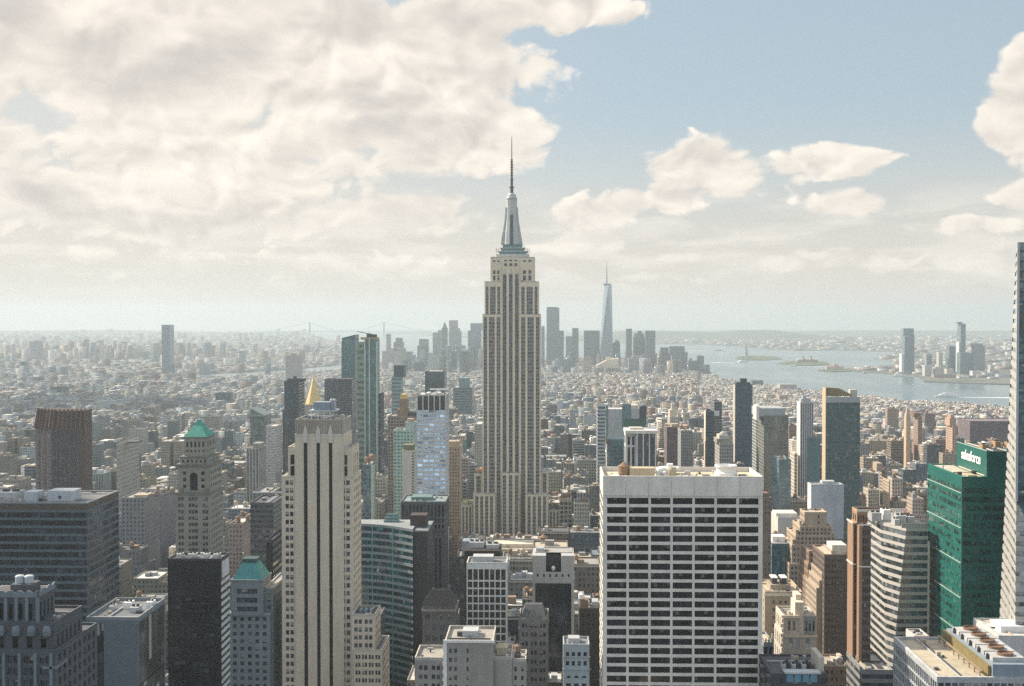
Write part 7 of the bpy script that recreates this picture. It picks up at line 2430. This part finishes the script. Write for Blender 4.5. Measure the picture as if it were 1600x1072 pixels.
boat('ferry', 'white ferry trailing a long wake on the near river right of centre', 1477, 620.5, 75, 17, R(172), 3, hullm)
boat('ferry', 'white boat just below the statue island', 1161, 566, 62, 16, R(20), 2, hullm)
boat('ferry', 'white boat below the island with the cupola hall', 1238, 572.5, 48, 13, R(160), 2, hullm)
boat('ferry', 'white excursion boat close to the round-shouldered far shore tower', 1403, 588, 60, 14, R(178), 2, hullm)
boat('tugboat', 'little dark tugboat near the ferry pier shed', 1352, 583, 26, 9, R(10), 1, hulld)
boat('barge', 'flat dark working boat in the open bay left of the statue island', 1122, 548, 70, 18, R(5), 1, hulld)
SQUARES = [
    (868, 905, 2380, 2520, 26, 'leafy green tree in the small square right of the great skyscraper', 'trees of the small square'),
    (20, 110, 2750, 2900, 16, 'leafy green tree in the square beyond the rust brick tower', 'trees of the far left square'),
    (1385, 1440, 2500, 2600, 16, 'leafy green tree in the gap near the tan obelisk', 'trees near the obelisk'),
]
for a_ in SQUARES:
    FOOT.append((at(a_[0], 600, a_[2]).x - 4, at(a_[1], 600, a_[3]).x + 4, a_[2] - 4, a_[3] + 4))
_keep = FOOT[-len(SQUARES):]
# ------------------------------------------------------------------ the ordinary blocks of the city
PAL = {
    'tan': (.38, .30, .21), 'cream': (.48, .42, .33), 'brown': (.20, .14, .11), 'red brick': (.235, .115, .085), 'grey': (.27, .27, .26), 'white': (.52, .50, .47),
    'charcoal': (.085, .09, .095), 'pinkish': (.36, .27, .22), 'slate blue': (.13, .17, .20), 'sand': (.43, .36, .27), 'olive grey': (.22, .215, .18), 'umber': (.26, .185, .13),
}
SKEYS = ['punched', 'pairs', 'ribbon', 'glass', 'strips']
CAPY = [480, 600, 700, 800, 950, 1150, 1500, 2000, 2600, 3500, 5000, 7000, 9000]
CAPP = [1230, 1170, 990, 905, 842, 792, 722, 672, 646, 618, 588, 562, 545]


def inside(poly, x, y):
    c = False
    n = len(poly)
    for i in range(n):
        x0, y0 = poly[i]
        x1, y1 = poly[(i + 1) % n]
        if (y0 > y) != (y1 > y) and x < (x1 - x0) * (y - y0) / (y1 - y0) + x0:
            c = not c
    return c


def blocked(x0, x1, y0, y1):
    for a, b_, c, d in FOOT:
        if x0 < b_ and x1 > a and y0 < d and y1 > c:
            return True
    return False


AVES = [-90 - 140 * k for k in range(1, 30)] + [-90 + 0, 190, 470, 750, 1030, 1310, 1590, 1870, 2150, 2430, 2710]
AVES = sorted(AVES)
r8 = random.Random(21)
LOTS = []
jogs = {}
row = 470.0
while row < 7400:
    dist_f = row
    depth = 29 if row < 2600 else 27
    for half in (0, 1):
        y0 = row + half * (depth + 2)
        jog = 0 if row < 2700 else jogs.setdefault(int(row // 260), r8.uniform(-70, 70))
        for i in range(len(AVES) - 1):
            hw_ = 13 if row < 2700 else 7
            xa_, xb_ = AVES[i] + hw_ + jog, AVES[i + 1] - hw_ + jog
            if xb_ < -.46 * y0 - 40 or xa_ > .44 * y0 + 40:
                continue
            x = xa_
            while x < xb_ - 6:
                w = r8.choice((8, 10, 12, 15, 18, 22, 26, 32)) if row < 2600 else r8.choice((8, 10, 12, 14, 18, 24, 34))
                w = min(w, xb_ - x)
                if xb_ - x - w < 6:
                    w = xb_ - x
                x0, x1 = x, x + w - .25
                x += w
                d = depth - r8.uniform(0, 7)
                cx = (x0 + x1) / 2
                if not (-.45 * y0 - 30 < cx < .43 * y0 + 30):
                    continue
                if y0 > 2500 and not inside(MAN, cx, y0 + d + 45):
                    continue
                if blocked(x0, x1, y0, y0 + d):
                    continue
                u = r8.random()
                if y0 < 900:
                    h = r8.uniform(45, 110)
                elif y0 < 1600:
                    h = r8.uniform(28, 70) if u < .62 else r8.uniform(55, 105)
                elif y0 < 2700:
                    h = r8.uniform(18, 50) if u < .70 else r8.uniform(42, 92)
                elif y0 < 3700:
                    h = r8.uniform(13, 30) if u < .82 else r8.uniform(28, 60)
                elif y0 < 5200:
                    h = r8.uniform(12, 26) if u < .92 else r8.uniform(26, 55)
                else:
                    h = r8.uniform(18, 60) if -1700 < cx < 900 else r8.uniform(12, 30)
                if cx > 450 and y0 > 1300:
                    h *= .8
                if w < 11:
                    h = min(h, 34)
                cap = np.interp(y0, CAPY, CAPP)
                pxc = proj(cx, y0, 30)[0]
                if y0 > 2300 and pxc > 1090:
                    cap += 13
                if y0 > 4700 and 290 < pxc < 570:
                    cap += 30
                h = min(h, (CAM_H - (cap - 498) / F * y0) * r8.uniform(.8, 1.0))
                pxm = proj(cx, y0, 60)[0]
                if 690 < pxm < 905 and 960 < y0 < 1245:
                    h = min(h, CAM_H - ((852 if pxm < 862 else 835) - 498) / F * y0)
                if h < 9:
                    h = r8.uniform(7, 10)
                LOTS.append((x0, x1, y0, y0 + d, h))
    row += 80.5 if row < 2700 else 66
EXTRA = [  # large housing slabs that stand out of the low quarters
    (300, 640, 3300, 4700, 26, 20, 55, 38, 62), (20, 300, 3600, 5200, 34, 20, 55, 38, 62),
    (10, 440, 1450, 2500, 22, 14, 30, 55, 95), (600, 760, 1500, 2500, 10, 12, 26, 55, 95), (860, 1480, 1500, 2700, 34, 12, 28, 50, 95), (560, 1100, 2700, 4200, 30, 14, 30, 35, 65),
    (598, 750, 5300, 6700, 60, 24, 50, 40, 130), (850, 1085, 5300, 6600, 64, 24, 50, 35, 100), (1, 440, 4000, 5600, 22, 25, 50, 45, 70)]
for pa, pb, ya, yb_, n, wa, wb, ha, hb_ in EXTRA:
    for k in range(n):
        Y = r8.uniform(ya, yb_)
        px = r8.uniform(pa, pb)
        x = at(px, 520, Y).x
        w = r8.uniform(wa, wb)
        if not blocked(x, x + w, Y, Y + 16):
            LOTS[:] = [q for q in LOTS if not (q[0] < x + w and q[1] > x and q[2] < Y + 16 and q[3] > Y)]
            LOTS.append((x, x + w, Y, Y + 16, min(r8.uniform(ha, hb_), CAM_H - ((541 if Y > 5250 else np.interp(Y, CAPY, CAPP) - 4) - 498) / F * Y)))

# what each lot shows in the picture: a coarse painter's raster
RW, RH = 800, 536
ras = np.zeros((RH, RW), dtype=np.int32)
items = []
for k, (x0, x1, y0, y1, h) in enumerate(LOTS):
    items.append((y0, k + 1, x0, x1, y1, h))
for k, (a, c, py, Y) in enumerate(RECTS):
    items.append((Y, -1, a, c, py, 0))
items.sort(key=lambda q: -q[0])
for it in items:
    if it[1] < 0:
        ras[max(0, int(it[4] / 2)):, max(0, int(it[2] / 2)):max(0, int(it[3] / 2))] = 0
        continue
    y0, k, x0, x1, y1, h = it
    pa, ta = proj(x0, y0, h + 3)
    pb, _ = proj(x1, y0, h + 3)
    pc, tb = proj(x1, y1, h + 3)
    _, bt = proj(x0, y0, 3)
    if pb < 0 or pa > 1600 or tb > 1072:
        continue
    ras[max(0, int(tb / 2)):max(0, int(bt / 2)) + 1, max(0, int(round(pa / 2))):max(0, int(round(max(pb, pc) / 2)))] = k
cnt = np.bincount(ras.ravel(), minlength=len(LOTS) + 1)[1:]
order = np.argsort(-cnt)
INDIV = [int(k) for k in order[:300] if cnt[k] > 0]
inset_ = set(INDIV)

cols_list = list(PAL)


def look(k):
    r = random.Random(1000 + k)
    x0, x1, y0, y1, h = LOTS[k]
    warm = x0 > 100
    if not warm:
        wts = {'tan': 1.3, 'cream': 2.4, 'brown': 1.2, 'red brick': .7, 'grey': 3, 'white': 2.6, 'charcoal': 1.5, 'pinkish': 1, 'slate blue': 2.2 if h > 35 else 1, 'sand': 1.6, 'olive grey': 2, 'umber': .9}
    else:
      wts = {'tan': 3 if warm else 2, 'cream': 2, 'brown': 2.4, 'red brick': 1.6, 'grey': 2.2, 'white': 1.3, 'charcoal': 1.4, 'pinkish': 1.4, 'slate blue': 1.3 if h > 35 else .5, 'sand': 2, 'olive grey': 1.8, 'umber': 2}
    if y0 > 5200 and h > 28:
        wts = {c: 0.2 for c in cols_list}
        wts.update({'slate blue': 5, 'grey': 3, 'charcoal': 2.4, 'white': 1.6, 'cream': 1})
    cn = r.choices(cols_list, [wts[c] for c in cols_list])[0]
    base = PAL[cn]
    v = r.uniform(.82, 1.15)
    dk = (.62 if y0 < 1100 else .78) * (1.0 if not warm else 1.18)  # shade put into the wall tint: darker up close, lighter on the sunny right
    tint = tuple(min(.6, c * v * dk * q_ * r.uniform(.95, 1.05)) for c, q_ in zip(base, (1, 1, 1) if warm else (.88, 1.0, 1.06)))  # cool shadow tone mixed into the left-hand walls
    if cn in ('slate blue', 'charcoal'):
        sty = r.choice(('glass', 'ribbon', 'strips', 'glass'))
    else:
        sty = r.choices(('punched', 'pairs', 'ribbon', 'strips'), (6, 2.5, 1.1, .9))[0]
    rf = r.choices(((.30, .29, .27), (.50, .48, .44), (.12, .12, .12), (.44, .38, .29), (.22, .215, .21), (.58, .57, .54)), (2.4, 3.0, 1.8, 1.7, 1.8, 2.0))[0]
    return r, cn, tint, sty, rf


SW = {'punched': 'punched windows', 'pairs': 'paired windows', 'ribbon': 'ribbon windows', 'strips': 'window strips', 'glass': 'glass front'}
used = set()


def make_label(k, size, cn, feats, kind):
    x0, x1, y0, y1, h = LOTS[k]
    px, py = proj((x0 + x1) / 2, y0, h + 3)
    near = sorted(NAMED, key=lambda n: math.hypot(n[0] - px, (n[1] - py) * .8 if py < n[1] else (n[1] - py) * .35))[:7]
    for q in ('', 'close ', 'somewhat ', 'well '):
        for ft_ in feats:
            for (nx, ny, nY, short) in near:
                dx = nx - px
                fb = 'in front of' if y0 < nY - 30 else 'behind'
                if abs(dx) < 14:
                    rel = fb
                else:
                    side = 'right of' if dx < 0 else 'left of'
                    rel = ('before and ' if y0 < nY - 30 else 'behind and ') + side
                lab = f"{size} {cn} {kind} {ft_}, {q}{rel} {short}"
                lab = ' '.join(lab.split())
                if len(lab.split()) <= 16 and lab.lower() not in used:
                    used.add(lab.lower())
                    return lab
    for a_ in range(len(near)):
        for b_ in range(a_ + 1, len(near)):
            for lead in (f'{size} {cn}', cn):
                lab = f"{lead} {kind} between {near[a_][3]} and {near[b_][3]}"
                if len(lab.split()) <= 16 and lab.lower() not in used:
                    used.add(lab.lower())
                    return lab
    used.add(lab.lower())
    return lab


GRP = 'ordinary city buildings between the towers'
for k in INDIV:
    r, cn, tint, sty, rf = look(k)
    x0, x1, y0, y1, h = LOTS[k]
    w, d = x1 - x0, y1 - y0
    cx = (x0 + x1) / 2
    slim = h / w
    vv = tint[1] / PAL[cn][1] / ((.62 if y0 < 1100 else .78) * (1.0 if x0 <= 100 else 1.18))
    cn = ('dark ' if vv < .92 else 'light ' if vv > 1.07 else '') + cn
    size = 'tall narrow' if slim > 3.2 else 'tall' if h > 75 else 'squat wide' if slim < .9 else 'narrow' if w < 13 else 'broad' if w > 27 else 'boxy'
    kind = 'office building' if sty in ('glass', 'ribbon', 'strips') else 'loft building' if sty == 'pairs' else 'apartment building' if h > 40 else 'walk-up building'
    name = {'office building': 'office_building', 'loft building': 'loft_building', 'apartment building': 'apartment_building', 'walk-up building': 'walkup_building'}[kind]
    T = thing(name, 'x', kind, (cx, y0, 3.0), GRP)
    hw = w / 2
    pu, pv = r.uniform(2.3, 3.4), r.uniform(3.3, 4.0)
    H = h
    stepped = r.random() < .28 and h > 30 and w > 13
    zs = H * r.uniform(.68, .86) if stepped else H
    par = r.uniform(.6, 1.3)
    bb = Bld.__new__(Bld)
    bb.T = T
    if w > 24 and r.random() < .45 and not stepped:      # light court: two wings
        q = w * r.uniform(.32, .44)
        bb.shell('walls', -hw, -hw + q, 0, d, 0, zs, sty, tint, pu, pv, rf, par)
        bb.shell('wing', hw - q, hw, 0, d * .94, 0, zs, sty, tint, pu, pv, rf, par)
        bb.shell('rear_wing', -hw + q + .02, hw - q - .02, d * .45, d, 0, zs - .3, sty, tint, pu, pv, rf, par)
    else:
        bb.shell('walls', -hw, hw, 0, d, 0, zs, sty, tint, pu, pv, rf, par)
    feats = []
    if stepped:
        i1 = w * r.uniform(.08, .2)
        i2 = w * r.uniform(.08, .2)
        bb.shell('upper_tier', -hw + i1, hw - i2, d * r.uniform(.08, .2), d * .92, zs + .02, H, sty, tint, pu, pv, rf, par)
        feats.append('with a stepped top')
        tx0, tx1 = -hw + i1, hw - i2
    else:
        tx0, tx1 = -hw, hw
    tw = tx1 - tx0
    nb = r.choice((1, 1, 2, 2, 3)) if w > 12 else 1
    for q in range(nb):
        bw = min(tw * .3, r.uniform(2.5, 7))
        bx = tx0 + 1.2 + (tw - bw - 2.4) * (q + r.random() * .7) / max(1, nb)
        by = d * r.uniform(.25, .55)
        m = r.choice((plain('umber_brick', (.25, .18, .13), .9), plain('pale_plant', (.40, .42, .42), .7), plain('grey_bulkhead', (.26, .25, .24), .9), plain('cream_bulkhead', (.46, .42, .34), .9)))
        bb.box('roof_house', bx, bx + bw, by, by + min(6, d * .3), H, H + r.uniform(2.2, 4.6), m)
    nt = r.choices((0, 1, 2), (5, 4, 2))[0] if w > 9 and sty != 'glass' else 0
    for q in range(nt):
        bb.tank(tx0 + tw * (.25 + .42 * q), d * r.uniform(.15, .3), H, r.uniform(1.5, 2.1), r.uniform(2.6, 3.4), r.uniform(1.8, 3.4), r.choice((None, None, plain('tank_pale', (.46, .38, .28), .85), plain('tank_brown', (.17, .11, .08), .9))))
    if r.random() < .55 and w > 10:
        for q in range(r.choice((1, 2, 3))):
            ax = tx0 + tw * r.uniform(.12, .8)
            bb.box('roof_unit', ax, ax + r.uniform(1.2, 2.6), d * (.62 + .1 * q), d * (.62 + .1 * q) + 1.8, H, H + r.uniform(.9, 1.8), r.choice((galv, whitep, steel)))
    if r.random() < .4 and sty != 'glass':
        bb.box('cornice', -hw - .02, hw + .02, -.5, -.02, zs - .9, zs + .2, plain('cornice_stone', (.44, .40, .33), .85))
    if nt == 2:
        feats.insert(0, 'with two roof tanks')
    elif nt == 1:
        feats.insert(0, 'with a roof tank')
    feats.append('with ' + SW[sty] if sty != 'glass' else 'with a glass front')
    if rf[0] > .45:
        feats.append('with a pale roof')
    elif rf[0] < .15:
        feats.append('with a black roof')
    T['label'] = make_label(k, size, cn, feats, kind)

# everything beyond: one mass
QF = [(0, 1, 5, 4), (1, 2, 6, 5), (3, 0, 4, 7), (4, 5, 6, 7)]   # N, W, E faces and roof (the back too)
QF = [(0, 1, 5, 4), (1, 2, 6, 5), (2, 3, 7, 6), (3, 0, 4, 7), (4, 5, 6, 7)]


def mass(name, boxes):
    """boxes: (x0, x1, y0, y1, z0, z1, tint, roof tint, style index, pu, pv)"""
    n = len(boxes)
    V = np.zeros((n, 8, 3), np.float32)
    fm = np.zeros((n, 5), np.int32)
    uv = np.zeros((n, 5, 4, 2), np.float32)
    col = np.ones((n, 5, 4, 4), np.float32)
    for i, (x0, x1, y0, y1, z0, z1, tn, rt, si, pu, pv) in enumerate(boxes):
        V[i] = ((x0, y0, z0), (x1, y0, z0), (x1, y1, z0), (x0, y1, z0), (x0, y0, z1), (x1, y0, z1), (x1, y1, z1), (x0, y1, z1))
        fm[i] = (si, si, si, si, len(SKEYS))
        nu = (max(1, round((x1 - x0) / pu)), max(1, round((y1 - y0) / pu)))
        nv = max(1, round((z1 - z0) / pv))
        o = (i * 7) % 900
        for f in range(4):
            a = nu[f % 2]
            uv[i, f] = ((o, 0), (o + a, 0), (o + a, nv), (o, nv))
        col[i, :4, :, :3] = tn
        col[i, 4, :, :3] = rt
    faces = (np.arange(n)[:, None, None] * 8 + np.array(QF)[None]).reshape(-1)
    me = bpy.data.meshes.new(name)
    me.vertices.add(n * 8)
    me.vertices.foreach_set('co', V.ravel())
    me.loops.add(n * 20)
    me.loops.foreach_set('vertex_index', faces.astype(np.int32))
    me.polygons.add(n * 5)
    me.polygons.foreach_set('loop_start', np.arange(0, n * 20, 4, dtype=np.int32))
    for s_ in SKEYS:
        me.materials.append(facade(s_))
    me.materials.append(ROOF)
    me.polygons.foreach_set('material_index', fm.ravel())
    l = me.uv_layers.new(name='UVMap')
    l.data.foreach_set('uv', uv.ravel())
    ca_ = me.color_attributes.new('tint', 'FLOAT_COLOR', 'CORNER')
    ca_.data.foreach_set('color', col.ravel())
    me.update(calc_edges=True)
    o = bpy.data.objects.new(name, me)
    C.objects.link(o)
    o['kind'] = 'stuff'
    return o


bx = []
for k, (x0, x1, y0, y1, h) in enumerate(LOTS):
    if k in inset_:
        continue
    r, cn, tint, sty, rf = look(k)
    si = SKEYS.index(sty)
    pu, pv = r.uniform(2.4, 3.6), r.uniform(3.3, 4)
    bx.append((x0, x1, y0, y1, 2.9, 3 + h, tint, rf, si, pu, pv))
    w, d = x1 - x0, y1 - y0
    if r.random() < .75 and w > 7:
        bw = w * r.uniform(.2, .45)
        a = x0 + (w - bw) * r.random()
        b0 = y0 + d * r.uniform(.2, .6)
        t2 = r.choice((tint, (.4, .38, .35), (.25, .24, .23)))
        bx.append((a, a + bw, b0, b0 + d * .3, 3 + h, 3 + h + r.uniform(2, 5), t2, rf, 0, 3, 4))
mass('city_blocks', bx)

r9 = random.Random(77)


def green(x, y):
    """parks and yards: few roofs there"""
    v = math.sin(x / 610 + 1.3) * math.sin(y / 830 + .4) + .6 * math.sin(x / 230 + y / 310) * math.sin(y / 270 - x / 500)
    return .12 if v > .82 else .55 if v > .6 else 1.0


def spread(poly, ya, yb_, pxa, pxb, s0, kfar, prob, hfun, pal):
    out = []
    Y = ya
    while Y < yb_:
        s = s0 + Y * kfar
        xa_, xb_ = at(pxa, 515, Y).x, at(pxb, 515, Y).x
        x = xa_
        while x < xb_:
            if r9.random() < prob * green(x, Y):
                xx, yy = x + r9.uniform(0, s * .5), Y + r9.uniform(0, s * .5)
                w, d = s * r9.uniform(.35, .95), s * r9.uniform(.3, .7)
                if inside(poly, xx, yy) and inside(poly, xx + w, yy + d) and not blocked(xx, xx + w, yy, yy + d):
                    h = hfun(xx, yy)
                    c = PAL[r9.choice(pal)]
                    v = r9.uniform(.8, 1.2)
                    tn = tuple(min(.6, q * v) for q in c)
                    rf = r9.choice(((.26, .28, .28), (.38, .39, .38), (.16, .18, .18), (.30, .30, .28), (.2, .22, .2)))
                    out.append((xx, xx + w, yy, yy + d, 2.9, 3 + h, tn, rf, r9.choice((0, 0, 1, 2)), 4, 4))
            x += s
        Y += s
    return out


def hb(x, y):
    u = r9.random()
    if abs(x + 2900 - 300 * math.sin(y / 300)) < 520 and 7400 < y < 8700 and u > .62:
        return r9.uniform(35, 110)
    return r9.uniform(8, 18) if u < .93 else r9.uniform(20, 50) if u < .992 else r9.uniform(45, 90)


def hj(x, y):
    u = r9.random()
    return r9.uniform(7, 14) if u < .93 else r9.uniform(14, 34)


P1 = ['cream', 'brown', 'grey', 'grey', 'white', 'white', 'pinkish', 'olive grey', 'slate blue', 'sand']
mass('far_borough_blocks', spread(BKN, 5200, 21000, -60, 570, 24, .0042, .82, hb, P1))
mass('far_shore_blocks', spread(JER, 5300, 18000, 640, 1660, 40, .006, .34, hj, ['white', 'white', 'grey', 'cream', 'tan', 'brown']))

# ------------------------------------------------------------------ trees
leafm, t_, b_ = new_mat('leaf_green')
oi_ = t_.node('ShaderNodeObjectInfo')
pos_ = t_.node('ShaderNodeNewGeometry').outputs['Position']
t_.put(b_.inputs['Base Color'], t_.mix(t_.noise(pos_, .35, 3.0, .6), (.045, .085, .022), (.12, .16, .045)))
b_.inputs['Roughness'].default_value = .8
bark = plain('bark', (.09, .07, .055), .9)


def crown_mesh(seed, R0, H0, n):
    r = random.Random(seed)
    mb = MB()
    cl_ = [(r.gauss(0, R0 * .42), r.gauss(0, R0 * .42), r.uniform(H0 * .35, H0)) for _ in range(9)]
    for k in range(n):
        c = r.choice(cl_)
        q = Vector((r.gauss(0, 1), r.gauss(0, 1), r.gauss(0, .8)))
        q = q.normalized() * R0 * .42 * r.uniform(.6, 1.1)
        p = Vector(c) + q
        nrm = (q.normalized() + Vector((r.uniform(-.6, .6), r.uniform(-.6, .6), r.uniform(-.2, .8)))).normalized()
        u = nrm.cross(Vector((0, 0, 1)))
        u = u.normalized() if u.length > .05 else Vector((1, 0, 0))
        v = nrm.cross(u)
        s = r.uniform(.35, .75)
        mb.quad(p - u * s, p - v * s * .7, p + u * s, p + v * s * .7)
    return mb


cr = [crown_mesh(5 + i, 4.6, 10.5, 420) for i in range(3)]
crm = []
for i, c_ in enumerate(cr):
    o = c_.build('crown', leafm)
    crm.append(o.data)
    bpy.data.objects.remove(o)
mb = MB()
mb.lathe(0, 0, [(.45, 0), (.34, 2.5), (.26, 5), (.12, 8)], 7)
for a_ in (0, 2.1, 4.2):
    mb.bar((0, 0, 3.2), (2 * math.cos(a_), 2 * math.sin(a_), 6.2), .22)
o = mb.build('trunk', bark)
trm = o.data
bpy.data.objects.remove(o)
r10 = random.Random(4)


def trees(n, pxa, pxb, Ya, Yb, label, group):
    done = 0
    for _ in range(n * 12):
        if done >= n:
            break
        Y = r10.uniform(Ya, Yb)
        x = at(r10.uniform(pxa, pxb), 600, Y).x
        if blocked(x - 3, x + 3, Y - 3, Y + 3):
            continue
        T = thing('tree', label, 'tree', (x, Y, 3.0), group, r10.uniform(0, 6))
        s = r10.uniform(.8, 1.25)
        T.scale = (s, s, s * r10.uniform(.9, 1.15))
        for nm, me in (('trunk', trm), ('crown', r10.choice(crm))):
            q = bpy.data.objects.new(nm, me)
            C.objects.link(q)
            q.parent = T
        done += 1


for f_ in _keep:
    FOOT.remove(f_)
for px0, px1, Ya, Yb, n, lb, gp in SQUARES:
    trees(n, px0, px1, Ya, Yb, lb, gp)
